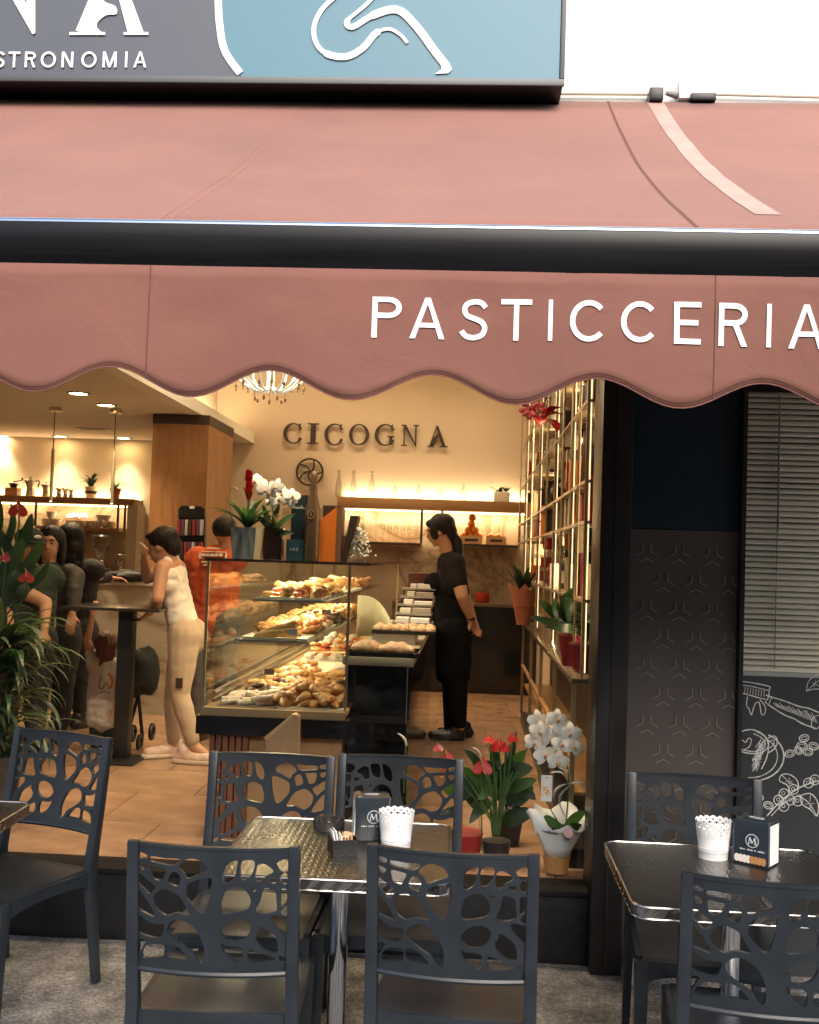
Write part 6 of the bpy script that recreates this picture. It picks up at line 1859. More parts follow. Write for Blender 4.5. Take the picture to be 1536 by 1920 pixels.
def hand(mb, w_, d, side, curl=.5, s=1.0):
    """wrist w_, direction d, palm-side vector side; five fingers"""
    d = Vector(d).normalized(); side = Vector(side); side = (side-d*side.dot(d)).normalized(); nrm = d.cross(side).normalized()
    p0 = w_+d*.015*s; p1 = w_+d*.085*s
    for k in (-1, 0, 1): cap(mb, [p0+side*.014*k*s, p1+side*.024*k*s], [.017*s, .013*s], 8)
    for k, L in enumerate((.066, .076, .071, .056)):
        b = p1+side*(-.031+.0205*k)*s
        a1, a2 = curl*.7, curl*1.5
        q1 = b+(d*math.cos(a1)+nrm*math.sin(a1))*L*.5*s; q2 = q1+(d*math.cos(a2)+nrm*math.sin(a2))*L*.5*s
        cap(mb, [b, q1, q2], [.0095*s, .0085*s, .0072*s], 7)
    t0 = w_+d*.03*s-side*.026*s; t1 = t0+(d*.6-side*.8).normalized()*.035*s; t2 = t1+(d*.85-side*.3+nrm*.3).normalized()*.03*s
    cap(mb, [t0, t1, t2], [.012*s, .0105*s, .0085*s], 7)
def head(mb, c, f, up=(0, 0, 1), s=1.0, ear=True):
    """c centre, f facing direction; adds skull, jaw, nose, ears; returns frame"""
    f = Vector(f).normalized(); up = Vector(up); up = (up-f*up.dot(f)).normalized(); r_ = f.cross(up).normalized()
    Mx = Matrix((r_, f, up)).transposed().to_4x4(); Mx.translation = c
    mb.M = Mx
    mb.ball((0, -.012*s, .022*s), (.073*s, .092*s, .088*s), 18, 12)
    mb.ball((0, .018*s, -.03*s), (.058*s, .066*s, .068*s), 16, 10)
    mb.ball((0, .052*s, -.082*s), (.028*s, .022*s, .018*s), 10, 7)
    mb.ball((0, .088*s, -.018*s), (.013*s, .018*s, .015*s), 8, 6); cap(mb, [(0, .078*s, .018*s), (0, .09*s, -.012*s)], [.008*s, .011*s], 7)
    mb.ball((0, .072*s, -.050*s), (.024*s, .014*s, .011*s), 10, 6)
    mb.ball((0, .070*s, .032*s), (.052*s, .016*s, .010*s), 12, 6)
    if ear:
        for k in (-1, 1): mb.ball((k*.072*s, -.005*s, -.008*s), (.010*s, .018*s, .028*s), 8, 6)
    mb.M = None
    return Mx
def face(Mx, parent, s=1.0, smile=False):
    mb = MB(); mb.M = Mx
    for k in (-1, 1): mb.ball((k*.030*s, .078*s, .010*s), (.013*s, .007*s, .007*s), 8, 6)
    mb.build('eyes', mat('eye_white', (.6, .52, .45), .3), parent, smooth=True)['kind'] = 'stuff'
    mb = MB(); mb.M = Mx
    for k in (-1, 1): mb.ball((k*.030*s, .0835*s, .010*s), (.006*s, .004*s, .006*s), 8, 6)
    mb.build('pupils', M_hair, parent, smooth=True)['kind'] = 'stuff'
    mb = MB(); mb.M = Mx
    for k in (-1, 1): mb.tube([(k*.014*s, .085*s, .028*s), (k*.032*s, .084*s, .034*s), (k*.046*s, .074*s, .028*s)], .0035*s, 5)
    mb.build('eyebrows', M_hair, parent, smooth=True)['kind'] = 'stuff'
    mb = MB(); mb.M = Mx
    P = [(-.024*s, .078*s, (-.044 if smile else -.051)*s), (0, .0875*s, -.053*s), (.024*s, .078*s, (-.044 if smile else -.051)*s)]
    mb.tube(smooth_line(P, 4), .0048*s, 6); mb.build('lips', mat('lips', (.32, .07, .05), .4), parent, smooth=True)
    if smile:
        mb = MB(); mb.M = Mx; mb.tube(smooth_line([(-.018*s, .083*s, -.0475*s), (0, .090*s, -.052*s), (.018*s, .083*s, -.0475*s)], 4), .003*s, 6)
        mb.build('teeth', mat('teeth', (.75, .68, .6), .3), parent, smooth=True)
def hairfn(sc=40, a=.004):
    return lambda co: a*noise.noise(Vector((co.x*sc, co.y*sc, co.z*sc*.25)))
V = Vector
def folds(a, sc):
    def f(co):
        w = noise.noise(Vector((co.x*sc, co.y*sc, co.z*sc*2.2)))
        return a*(w+.5*noise.noise(Vector((co.x*sc*2.3+co.z*9, co.y*sc*2, co.z*sc*3.5)))-.4*abs(w))
    return f
def P3(px, py, Y): return at(px, py, Y)

def torso(mb, shL, shR, hpL, hpR, ch=.10, ws=.085, hp=.10, o=0.0, top=0.0, bot=1.0, bust=None):
    sc_m = (shL+shR)/2; hc = (hpL+hpR)/2
    n = 7
    for i in range(n+1):
        t = top+(bot-top)*i/n
        a = shL.lerp(hpL, t); b = shR.lerp(hpR, t); c = (a+b)/2
        r = (ch+(ws-ch)*min(1, t/.55)) if t < .55 else ws+(hp-ws)*(t-.55)/.45
        r *= .9+.1*(1-abs(2*t-1))
        k = .62 if t > .1 else .8
        mb.ball(c, r+o, 14, 8); mb.ball(c.lerp(a, k), r*.82+o, 14, 8); mb.ball(c.lerp(b, k), r*.82+o, 14, 8)
    if bust:
        for q in bust: mb.ball(q, .062+o, 12, 8)

# ---- 1: woman in pale tank top, leaning on the high table, seen from behind left
Y1 = 6.55
r1 = thing('person', 'woman with short black hair in pale tank top and beige leggings leaning over the table', 'person', (X(345, Y1), Y1, FZ))
hd = P3(303, 1026, Y1); nk = P3(322, 1052, Y1)
sL = P3(306, 1068, Y1-.13); sR = P3(330, 1064, Y1+.14)
hL = P3(345, 1192, Y1-.085); hR = P3(352, 1192, Y1+.09)
body = MB()
Mx = head(body, hd, (-.93, .10, -.30), (-.25, 0, 1), .97)
cap(body, [hd+V((.02, .0, -.04)), nk, (sL+sR)/2+V((.0, 0, .0))], [.05, .048, .06])
torso(body, sL, sR, hL, hR, .088, .082, .105)
kL, aL = P3(338, 1303, Y1-.10), P3(364, 1400, Y1-.10)
kR, aR = P3(326, 1300, Y1+.10), P3(326, 1398, Y1+.08)
for h, k, a in ((hL, kL, aL), (hR, kR, aR)):
    cap(body, [h, h.lerp(k, .5), k, k.lerp(a, .35), a], [.098, .080, .055, .055, .036])
eL, wL = P3(296, 1122, Y1-.20), P3(281, 1148, Y1-.12)
cap(body, [sL, sL.lerp(eL, .5), eL], [.052, .045, .038]); cap(body, [eL, wL], [.038, .026]); hand(body, wL, (-.6, .3, -.5), (.2, -1, 0), .5, .9)
eR, wR = P3(276, 1085, Y1+.16), P3(270, 1052, Y1+.08)
cap(body, [sR, sR.lerp(eR, .5), eR], [.050, .043, .036]); cap(body, [eR, wR], [.036, .025]); hand(body, wR, (.1, 0, 1), (0, 1, 0), .9, .9)
for a, fx in ((aL, .17), (aR, -.05)): cap(body, [a, a+V((fx*.4, 0, -.05))], [.036, .035])
fuse(body, 'body', M_skin, r1, .0085)
face(Mx, r1, .97)
hr = MB(); hr.M = Mx
hr.ball((0, -.03, .045), (.088, .098, .082), 18, 12); hr.ball((0, -.07, -.005), (.072, .055, .075), 14, 9); hr.ball((0, -.100, -.005), (.038, .032, .038), 12, 8)
hr.ball((0, .045, .085), (.062, .035, .022), 12, 7)
hr.M = None; fuse(hr, 'hair', M_hair, r1, .009, 2, hairfn())
Mtop = mat('pale_tank', (.68, .62, .55), .85, var=.05, vscale=14, bump=.4, bscale=25)
tk = MB(); torso(tk, sL.lerp(hL, .10), sR.lerp(hR, .10), hL, hR, .086, .085, .108, .012, .0, 1.0)
for s_ in (sL, sR): cap(tk, [s_.lerp(nk, .42)+V((0, 0, .03)), s_.lerp(hL if s_ is sL else hR, .25)], [.034, .06])
fuse(tk, 'tank_top', Mtop, r1, .010, 3, folds(.005, 9))
lg = MB()
for h, k, a in ((hL, kL, aL), (hR, kR, aR)): cap(lg, [h+V((0, 0, .01)), h.lerp(k, .5), k, k.lerp(a, .35), k.lerp(a, .88)], [.104, .087, .061, .061, .046])
lg.ball((hL+hR)/2+V((.02, 0, .0)), .125, 14, 9)
fuse(lg, 'leggings', mat('beige_leggings', (.40, .29, .205), .8, var=.06, vscale=10, bump=.3, bscale=18), r1, .010, 3, folds(.003, 8))
MB().box(kL.x-.012, kL.x+.030, Y1-.172, Y1-.165, kL.z+.05, kL.z+.11).build('knee_print', M_dark, r1)
Msho = mat('white_sneaker', (.62, .50, .42), .6); Mshr = mat('orange_sock', (.50, .16, .07), .7)
def shoe(a, dx, dy, parent, m, m2=None, L=.26, s=1.0):
    d = V((dx, dy, 0)).normalized(); g0 = V((a.x, a.y, FZ+.035)); mb = MB()
    cap(mb, [g0-d*.05*s, g0+d*.06*s, g0+d*.15*s], [.042*s, .044*s, .034*s]); cap(mb, [g0-d*.03*s+V((0, 0, .05*s)), g0+d*.01], [.040*s, .045*s])
    o = fuse(mb, 'shoe', m, parent, .009, 2)
    for v in o.data.vertices: v.co.z = max(v.co.z, FZ+.004-world_off(parent).z)
    if m2:
        sl_ = MB(); cap(sl_, [g0-d*.055*s-V((0, 0, .022)), g0+d*.06-V((0, 0, .022)), g0+d*.16*s-V((0, 0, .022))], [.045*s, .046*s, .036*s])
        q = fuse(sl_, 'sole', m2, parent, .009, 1)
        for v in q.data.vertices: v.co.z = min(max(v.co.z, FZ+.002-world_off(parent).z), FZ+.028-world_off(parent).z)
shoe(P3(352, 1415, Y1-.10), 1, -.15, r1, mat('pink_sneaker', (.55, .30, .22), .6, var=.5, vscale=25, col2=(.70, .62, .55)), Msho)
shoe(P3(322, 1412, Y1+.08), -.7, -.5, r1, MATS['pink_sneaker'], Msho)

# ---- 2: shop assistant in black uniform
Y2 = 7.72
r2 = thing('person', 'shop assistant in black uniform with long black ponytail, hands behind her back', 'person', (X(852, Y2), Y2, FZ))
hd = P3(824, 997, Y2); nk = P3(840, 1036, Y2)
sL = P3(851, 1058, Y2-.13); sR = P3(842, 1058, Y2+.14); hL = P3(852, 1178, Y2-.08); hR = P3(850, 1178, Y2+.09)
body = MB(); Mx = head(body, hd, (-1, .05, -.28), (-.2, 0, 1), 1.0)
cap(body, [hd+V((.03, 0, -.05)), nk, (sL+sR)/2], [.05, .05, .07])
bst = [P3(818, 1092, Y2-.06), P3(818, 1092, Y2+.08)]
torso(body, sL, sR, hL, hR, .105, .11, .125)
kL, aL = P3(858, 1278, Y2-.07), P3(862, 1362, Y2-.05); kR, aR = P3(848, 1278, Y2+.08), P3(845, 1366, Y2+.1)
for h, k, a in ((hL, kL, aL), (hR, kR, aR)): cap(body, [h, h.lerp(k, .5), k, k.lerp(a, .35), a], [.11, .09, .062, .06, .04])
eL, wL = P3(867, 1118, Y2-.20), P3(883, 1160, Y2-.13)
cap(body, [sL, sL.lerp(eL, .5), eL], [.062, .054, .045]); cap(body, [eL, eL.lerp(wL, .4), wL], [.045, .042, .029]); hand(body, wL, (.35, .35, -.8), (.6, .7, .3), .5, .95)
eR, wR = P3(872, 1120, Y2+.18), P3(888, 1162, Y2+.02)
cap(body, [sR, eR], [.058, .045]); cap(body, [eR, wR], [.044, .028]); hand(body, wR, (.2, -.6, -.7), (.6, -.6, .2), .5, .95)
fuse(body, 'body', M_skin, r2, .009)
face(Mx, r2)
hr = MB(); hr.M = Mx
hr.ball((0, -.028, .040), (.090, .102, .092), 18, 12); hr.ball((0, -.08, -.01), (.065, .05, .07), 14, 9); hr.ball((0, .05, .075), (.06, .035, .03), 12, 7); hr.ball((.068, .03, 0), (.014, .035, .06), 10, 8); hr.ball((-.068, .03, 0), (.014, .035, .06), 10, 8)
hr.M = None
cap(hr, [P3(848, 1002, Y2), P3(856, 1015, Y2), P3(859, 1035, Y2-.01), P3(860, 1060, Y2-.03)], [.034, .044, .046, .018])
fuse(hr, 'hair', M_hair, r2, .009, 2, hairfn())
MB().lathe([(.032, -.012), (.036, 0), (.032, .012)], P3(850, 1006, Y2), 14).build('hair_tie', mat('hair_tie', (.35, .32, .36), .5), r2, smooth=True)
Mun = mat('black_uniform', (.005, .0045, .005), .9, bump=.4, bscale=14, spec=.15)
ts = MB(); torso(ts, sL, sR, hL, hR, .107, .112, .128, .012, .0, 1.0, bst)
for s_, e_ in ((sL, eL), (sR, eR)): cap(ts, [s_, s_.lerp(e_, .55)], [.075, .068])
fuse(ts, 'shirt', mat('dark_shirt', (.016, .012, .013), .9, bump=.4, bscale=14, spec=.2), r2, .010, 3)
ap = MB(); torso(ap, sL.lerp(hL, .3), sR.lerp(hR, .3), hL, hR, .108, .116, .132, .022, .1, 1.0, [b+V((-.008, 0, -.01)) for b in bst])
rows = []
for t, rx, ry in ((0, .135, .165), (.25, .14, .165), (.6, .135, .16), (.9, .125, .155)):
    c = V((hL.x-.0+.00*t, Y2, hL.z-.38*t)); ap.ball(c, (rx, ry, .08), 20, 8)
for t in (.1, .2, .35, .45, .55, .7, .8, .9): ap.ball(V((hL.x, Y2, hL.z-.38*t)), (.138-.012*t, .165, .06), 20, 8)
fuse(ap, 'apron', Mun, r2, .012, 3, folds(.008, 9))
tr = MB()
for h, k, a in ((hL, kL, aL), (hR, kR, aR)): cap(tr, [h, h.lerp(k, .5), k, k.lerp(a, .35), k.lerp(a, .92)], [.122, .100, .074, .068, .052])
fuse(tr, 'trousers', Mun, r2, .011, 3)
MB().lathe([(.031, -.010), (.033, 0), (.031, .010)], wL, 14).build('bracelet', M_black, r2, smooth=True)
shoe(P3(850, 1376, Y2-.05), -1, -.1, r2, M_black); shoe(P3(866, 1366, Y2+.1), -1, .1, r2, M_black)

# ---- 3: child with raised arm
Y3 = 6.85
r3 = thing('person', 'small child with auburn hair in white printed shirt reaching up to the high table', 'person', (X(193, Y3), Y3, FZ))
k_ = .72
hd = P3(201, 1211, Y3); nk = P3(199, 1236, Y3)
sL = P3(176, 1246, Y3); sR = P3(217, 1248, Y3+.02); hL = P3(181, 1342, Y3); hR = P3(211, 1342, Y3)
body = MB(); Mx = head(body, hd, (-.15, .95, .25), (0, -.2, 1), .82)
cap(body, [hd, nk, (sL+sR)/2], [.04, .035, .045])
torso(body, sL, sR, hL, hR, .062, .062, .062)
eL, wL = P3(163, 1200, Y3-.02), P3(174, 1152, Y3-.03)
cap(body, [sL, sL.lerp(eL, .5), eL], [.036, .031, .027]); cap(body, [eL, wL], [.027, .019]); hand(body, wL, (.15, .1, 1), (1, 0, 0), .4, .62)
eR, wR = P3(222, 1290, Y3-.03), P3(216, 1325, Y3-.1)
cap(body, [sR, eR], [.034, .026]); cap(body, [eR, wR], [.026, .018]); hand(body, wR, (-.1, -.4, -1), (1, 0, 0), .6, .62)
kL, aL = P3(182, 1372, Y3), P3(182, 1408, Y3); kR, aR = P3(208, 1372, Y3), P3(210, 1408, Y3)
for h, k, a in ((hL, kL, aL), (hR, kR, aR)): cap(body, [h, k, a], [.050, .042, .028])
fuse(body, 'body', M_skin2, r3, .008)
face(Mx, r3, .82)
hr = MB(); hr.M = Mx; hr.ball((0, -.018, .03), (.080, .088, .080), 18, 12); hr.ball((0, -.05, -.03), (.066, .045, .06), 14, 9); hr.M = None
cap(hr, [P3(193, 1228, Y3-.05), P3(188, 1248, Y3-.07)], [.022, .010])
fuse(hr, 'hair', M_hairb, r3, .008, 2, hairfn())
ts = MB(); torso(ts, sL, sR, hL+V((-.02, 0, -.02)), hR+V((.02, 0, -.02)), .066, .076, .088, .010)
cap(ts, [sL, sL.lerp(eL, .4)], [.047, .042]); cap(ts, [sR, sR.lerp(eR, .5)], [.046, .046])
fuse(ts, 'shirt', mat('white_shirt', (.62, .55, .48), .85, bump=.3, bscale=18), r3, .009, 3, folds(.006, 13))
pr_ = MB(); rnd2 = random.Random(3)
Mprd = mat('shirt_print', (.16, .08, .05), .8); Mpro = mat('shirt_print_orange', (.55, .16, .05), .8)
def shirtprint(name, pts, w_, m_):
    q = [P3(a, b, Y3-.115) for a, b in pts]
    shape2d([('+', stroke([(v.x, v.z) for v in q], w_))], .0012, lambda x, y, t: V((x, Y3-.108+t-.012*(1-((x-hd.x)/.12)**2), y))).build(name, m_, r3)
shirtprint('shirt_print', smooth_line([(190, 1268), (186, 1285), (192, 1292), (200, 1280), (205, 1292)], 3), .006, Mprd)
shirtprint('shirt_print', smooth_line([(188, 1300), (196, 1297), (208, 1300)], 3), .005, Mprd)
shirtprint('shirt_print', smooth_line([(204, 1262), (211, 1275), (208, 1290)], 3), .016, Mpro)
shirtprint('shirt_print', [(190, 1308), (207, 1308)], .003, Mprd)
lg = MB()
for h, k, a in ((hL, kL, aL), (hR, kR, aR)): cap(lg, [h.lerp(k, .3), k, k.lerp(a, .7)], [.056, .050, .042])
fuse(lg, 'trousers', mat('navy_trousers', (.02, .022, .03), .85), r3, .010, 2)
shoe(aL, -.2, 1, r3, M_paper, None, .18, .62); shoe(aR, .2, 1, r3, M_paper, None, .18, .62)

# ---- generic standing figure
def figure(label, Y, head_px, hpx, sh, hip, arms, shirt, trouser, hair='long', faced=(0, -1, 0), skin=None, wide=.19, smile=False, girth=1.0, hairm=None, jacket=None, hs=1.0):
    root = thing('person', label, 'person', (X(hip[0], Y), Y, FZ))
    hd = P3(*head_px, Y); nk = P3(head_px[0]+hpx, head_px[1]+40*6.5/Y, Y); body = MB()
    f = V(faced).normalized(); rt = f.cross(V((0, 0, 1))).normalized()
    Mx = head(body, hd, f, (0, 0, 1), hs)
    sc_ = P3(*sh, Y); hc = P3(*hip, Y)
    sL, sR = sc_-rt*wide, sc_+rt*wide; hL, hR = hc-rt*.095, hc+rt*.095
    cap(body, [hd+V((0, 0, -.03)), nk, sc_], [.05, .05, .075])
    torso(body, sL, sR, hL, hR, .10*girth, .095*girth, .115*girth)
    gl = MB()
    kz = FZ+(hc.z-FZ)*.52
    legs = []
    for h in (hL, hR):
        k = V((h.x, h.y, kz)); a = V((h.x, h.y, FZ+.09)); legs.append((h, k, a)); cap(body, [h, k, a], [.10, .058, .038])
    Es = []
    for s_, (e, w_, hdv) in zip((sL, sR), arms):
        e = P3(*e); w_ = P3(*w_); Es.append((s_, e, w_))
        cap(body, [s_, s_.lerp(e, .5), e], [.055, .048, .040]); cap(body, [e, w_], [.040, .026]); hand(body, w_, hdv, rt, .5, .92)
    fuse(body, 'body', skin or M_skin, root, .0095)
    face(Mx, root, hs, smile)
    hm = hairm or M_hair
    hr = MB(); hr.M = Mx
    if hair == 'cap':
        hr.ball((0, -.03, .0), (.078, .088, .075), 16, 10); hr.M = None; fuse(hr, 'hair', hm, root, .01, 2)
        cp_ = MB(); cp_.M = Mx; cp_.ball((0, -.01, .055), (.088, .105, .070), 16, 10); cp_.ball((0, .095, .040), (.065, .065, .010), 14, 6); cp_.M = None
        fuse(cp_, 'cap', mat('dark_cap', (.02, .022, .02), .8), root, .009, 2)
        e_ = MB(); e_.M = Mx; e_.ball((0, .098, .075), (.026, .006, .012), 8, 6); e_.M = None; e_.build('cap_badge', M_paper, root, smooth=True)
    elif hair == 'long':
        hr.ball((0, -.028, .045), (.094, .100, .090), 18, 12); hr.ball((0, -.06, -.05), (.090, .055, .10), 14, 9); hr.ball((-.078, -.01, -.05), (.028, .045, .12), 12, 9); hr.ball((.078, -.01, -.05), (.028, .045, .12), 12, 9); hr.ball((0, -.07, -.13), (.085, .045, .09), 14, 9)
        hr.M = None; fuse(hr, 'hair', hm, root, .01, 2, hairfn())
    else:
        hr.ball((0, -.028, .04), (.082, .094, .084), 18, 12); hr.M = None; fuse(hr, 'hair', hm, root, .01, 2, hairfn())
    ts = MB(); torso(ts, sL, sR, hL, hR, .102*girth, .10*girth, .12*girth, .013)
    for s_, e, w_ in Es:
        cap(ts, [s_, s_.lerp(e, .55)], [.070, .062])
        if jacket: cap(ts, [s_, e, e.lerp(w_, .85)], [.072, .056, .042])
    st = fuse(ts, 'jacket' if jacket else 'shirt', jacket or shirt, root, .011, 3, folds(.007, 8))
    if jacket:
        fr = MB()
        for t in (.02, .2, .4, .6, .8):
            c = sc_.lerp(hc, t)+f*(.108*girth); fr.ball(c, (.062, .03, .09), 12, 8)
        fuse(fr, 'blouse', shirt, root, .010, 3)
    tr = MB()
    for h, k, a in legs: cap(tr, [h, k, k.lerp(a, .9)], [.112, .075, .055])
    fuse(tr, 'trousers', trouser, root, .012, 2, folds(.008, 8))
    for h, k, a in legs: shoe(a, f.x, f.y, root, M_black)
    return root
def leopard():
    m = mat('leopard_blouse', (.55, .48, .40), .8); nt = m.node_tree; b = nt.nodes['Principled BSDF']
    tc = nt.nodes.new('ShaderNodeTexCoord'); v = nt.nodes.new('ShaderNodeTexVoronoi'); v.inputs['Scale'].default_value = 55; cr = nt.nodes.new('ShaderNodeValToRGB')
    cr.color_ramp.interpolation = 'CONSTANT'; cr.color_ramp.elements[0].color = (.03, .02, .02, 1); cr.color_ramp.elements[1].position = .34; cr.color_ramp.elements[1].color = (.60, .52, .44, 1)
    nt.links.new(tc.outputs['Object'], v.inputs['Vector']); nt.links.new(v.outputs['Distance'], cr.inputs[0]); nt.links.new(cr.outputs[0], b.inputs['Base Color']); return m
Mbl = mat('black_cloth', (.014, .013, .014), .85, bump=.3, bscale=14)
Mdt = mat('dark_trousers', (.018, .017, .02), .85)
Y4 = 7.0
figure('smiling dark haired woman in spotted blouse and dark jacket standing left of the high table', Y4, (94, 1021), -2, (92, 1078), (96, 1190),
       (((140, 1112, Y4-.1), (136, 1150, Y4-.2), (0, -.4, -1)), ((48, 1112, Y4), (52, 1160, Y4-.1), (0, -.4, -1))), leopard(), Mdt, 'long', (.18, -1, 0), M_skin2, .165, True, .95, None, mat('dark_jacket', (.035, .030, .028), .8))
figure('man in dark cap and green shirt at the far left, half hidden by the plant', 6.5, (55, 1026), 0, (50, 1085), (48, 1200),
       (((10, 1130, 6.4), (20, 1180, 6.25), (0, -.5, -1)), ((86, 1130, 6.4), (84, 1180, 6.25), (0, -.5, -1))), mat('green_shirt', (.025, .045, .03), .85), Mdt, 'cap', (.75, -.65, -.1), M_skin, .19, False, 1.1)
figure('person with long dark hair in black coat seen from behind, reaching to the bar', 7.55, (138, 1014), 0, (142, 1068), (138, 1180),
       (((178, 1082, 7.65), (206, 1084, 7.85), (1, .4, 0)), ((112, 1110, 7.6), (120, 1150, 7.7), (0, .3, -1))), Mbl, Mdt, 'long', (.35, .95, 0), M_skin, .18, False, 1.0, None, Mbl)
# ---- man in orange shirt behind the case
Y7 = 7.2
Mos = mat('orange_shirt', (.62, .11, .035), .8, var=.06, vscale=6, bump=.3, bscale=14)
r7 = figure('man in orange shirt with white back print, behind the pastry display case', Y7, (424, 1001), -2, (404, 1050), (402, 1160),
            (((438, 1090, Y7+.05), (430, 1130, Y7+.2), (0, .3, -1)), ((366, 1090, Y7+.02), (372, 1135, Y7+.15), (0, .3, -1))), Mos, mat('striped_cloth', (.10, .09, .09), .85, var=.5, vscale=30, stretch=(6, 1, .5)), 'short', (.25, .97, 0), M_skin, .17, False, 1.05)
Mwp = mat('shirt_white_print', (.72, .62, .52), .8)
def onback(name, px0, px1, pya, pyb):
    a, b = P3(px0, pya, Y7-.14), P3(px1, pyb, Y7-.14)
    sc_ = P3(404, 1050, Y7)
    def fn(x, y, t):
        u = (x-sc_.x)/.24
        return V((x, Y7-.142+.10*u*u+t+max(0, (y-sc_.z+.02))*.35, y))
    shape2d([('+', [(a.x, a.z), (b.x, a.z), (b.x, b.z), (a.x, b.z)])], .02, fn, grid=.012).build(name, Mwp, r7)
for px0, px1, a, b in ((386, 410, 1026, 1029), (376, 421, 1033, 1036), (372, 376, 1036, 1046), (421, 424, 1036, 1046), (372, 424, 1046.5, 1049), (378, 384, 1038, 1043), (386, 392, 1038, 1043), (394, 400, 1038, 1043), (402, 408, 1038, 1043), (410, 416, 1038, 1043), (378, 396, 1052, 1055), (382, 396, 1058, 1061)):
    onback('back_print', px0, px1, a, b)
# ================================================================== PLANTS
def leafmat(name, c, c2, rough=.4):
    m = mat(name, c, rough, var=.3, vscale=14, col2=c2)
    nt = m.node_tree; b = nt.nodes['Principled BSDF']; out = [n for n in nt.nodes if n.type == 'OUTPUT_MATERIAL'][0]
    tl = nt.nodes.new('ShaderNodeBsdfTranslucent'); tl.inputs[0].default_value = (c2[0]*1.2, c2[1]*1.5, c2[2], 1); mx = nt.nodes.new('ShaderNodeMixShader'); mx.inputs[0].default_value = .22
    nt.links.new(b.outputs[0], mx.inputs[1]); nt.links.new(tl.outputs[0], mx.inputs[2]); nt.links.new(mx.outputs[0], out.inputs[0]); return m
L_dark = leafmat('leaf_dark', (.012, .030, .012), (.030, .062, .024))
L_mid = leafmat('leaf_mid', (.035, .085, .018), (.08, .17, .04))
L_long = leafmat('leaf_long', (.024, .054, .022), (.065, .12, .045), .35)
L_var = leafmat('leaf_pale_edge', (.06, .09, .04), (.16, .20, .10), .35)
M_stem = mat('stem_green', (.07, .14, .035), .5)
M_red = mat('anthurium_red', (.55, .018, .014), .3, var=.15, vscale=20, coat=.15)
rl = random.Random(11)
M_dred = mat('anthurium_deep', (.22, .02, .012), .3, var=.2, vscale=20)
M_yel = mat('spadix', (.75, .55, .25), .5)
M_orch = mat('orchid_white', (.88, .87, .82), .5, var=.03, vscale=30)
M_soil = mat('soil', (.03, .02, .012), .95, bump=.6, bscale=60)
def leaf(root, base, tip, width, m, droop=.1, fold=.15, n=7, prof=None, side=None, name='leaf'):
    mb = MB()
    if prof is heart and side is None: side = (V(tip)-V(base)).cross(V((rl.uniform(-.5, .5), -1, rl.uniform(0, .5))))
    leaf_mb(mb, base, tip, width, droop, fold, n, prof, side)
    return mb.build(name, m, root, smooth=True, angle=80)
def arching(root, base, out, length, width, m, lift=.8, n=10, name='leaf', droopk=1.0):
    """long strap leaf that rises and falls"""
    out = V(out).normalized(); mb = MB(); side = out.cross(V((0, 0, 1))).normalized(); vs = []; fs = []
    p = V(base); ang = lift; st = length/n
    for i in range(n+1):
        t = i/n; w_ = width/2*(math.sin(math.pi*min(1, .15+.85*t))**.6 if t < .98 else .05)*(1-.25*t)
        up = V((0, 0, 1))*math.cos(ang)-out*math.sin(ang)
        vs += [p-side*w_+up*w_*.35, p, p+side*w_+up*w_*.35]
        p = p+(out*math.cos(ang)+V((0, 0, 1))*math.sin(ang))*st; ang -= droopk*2.2/n*(.4+t)
    for i in range(n): a = 3*i; fs += [(a, a+1, a+4, a+3), (a+1, a+2, a+5, a+4)]
    mb.add(vs, fs); return mb.build(name, m, root, smooth=True, angle=80)
def heart(t): return max(.02, (math.sin(math.pi*min(1, t*.86+.14))**.55)*(1-.18*t))
def anthurium(root, c, nrm, s, m=None):
    """heart shaped red bract with spadix; c centre"""
    nrm = V(nrm).normalized(); a = nrm.cross(V((0, 0, 1))).normalized(); b = a.cross(nrm)
    P = []
    for i in range(28):
        t = 2*math.pi*i/28; x = .5*16*math.sin(t)**3/16; y = (13*math.cos(t)-5*math.cos(2*t)-2*math.cos(3*t)-math.cos(4*t))/32
        P.append((x*s, -y*s))
    mb = MB(); n = len(P); vs = [c]+[c+a*x*.5+b*y*.5-nrm*(.05*s) for x, y in P]+[c+a*x+b*y-nrm*(.12*s*(abs(x)/s)) for x, y in P]
    fs = [(0, 1+i, 1+(i+1) % n) for i in range(n)]+[(1+i, 1+n+i, 1+n+(i+1) % n, 1+(i+1) % n) for i in range(n)]
    mb.add(vs, fs).build('flower', m or M_red, root, smooth=True, angle=80)
    d = (nrm*.5+b*.8+a*.1).normalized()
    MB().tube([c+nrm*.004, c+nrm*.01+d*s*.25, c+nrm*.02+d*s*.5], [s*.035, s*.04, s*.018], 8).build('spadix', M_yel, root, smooth=True)
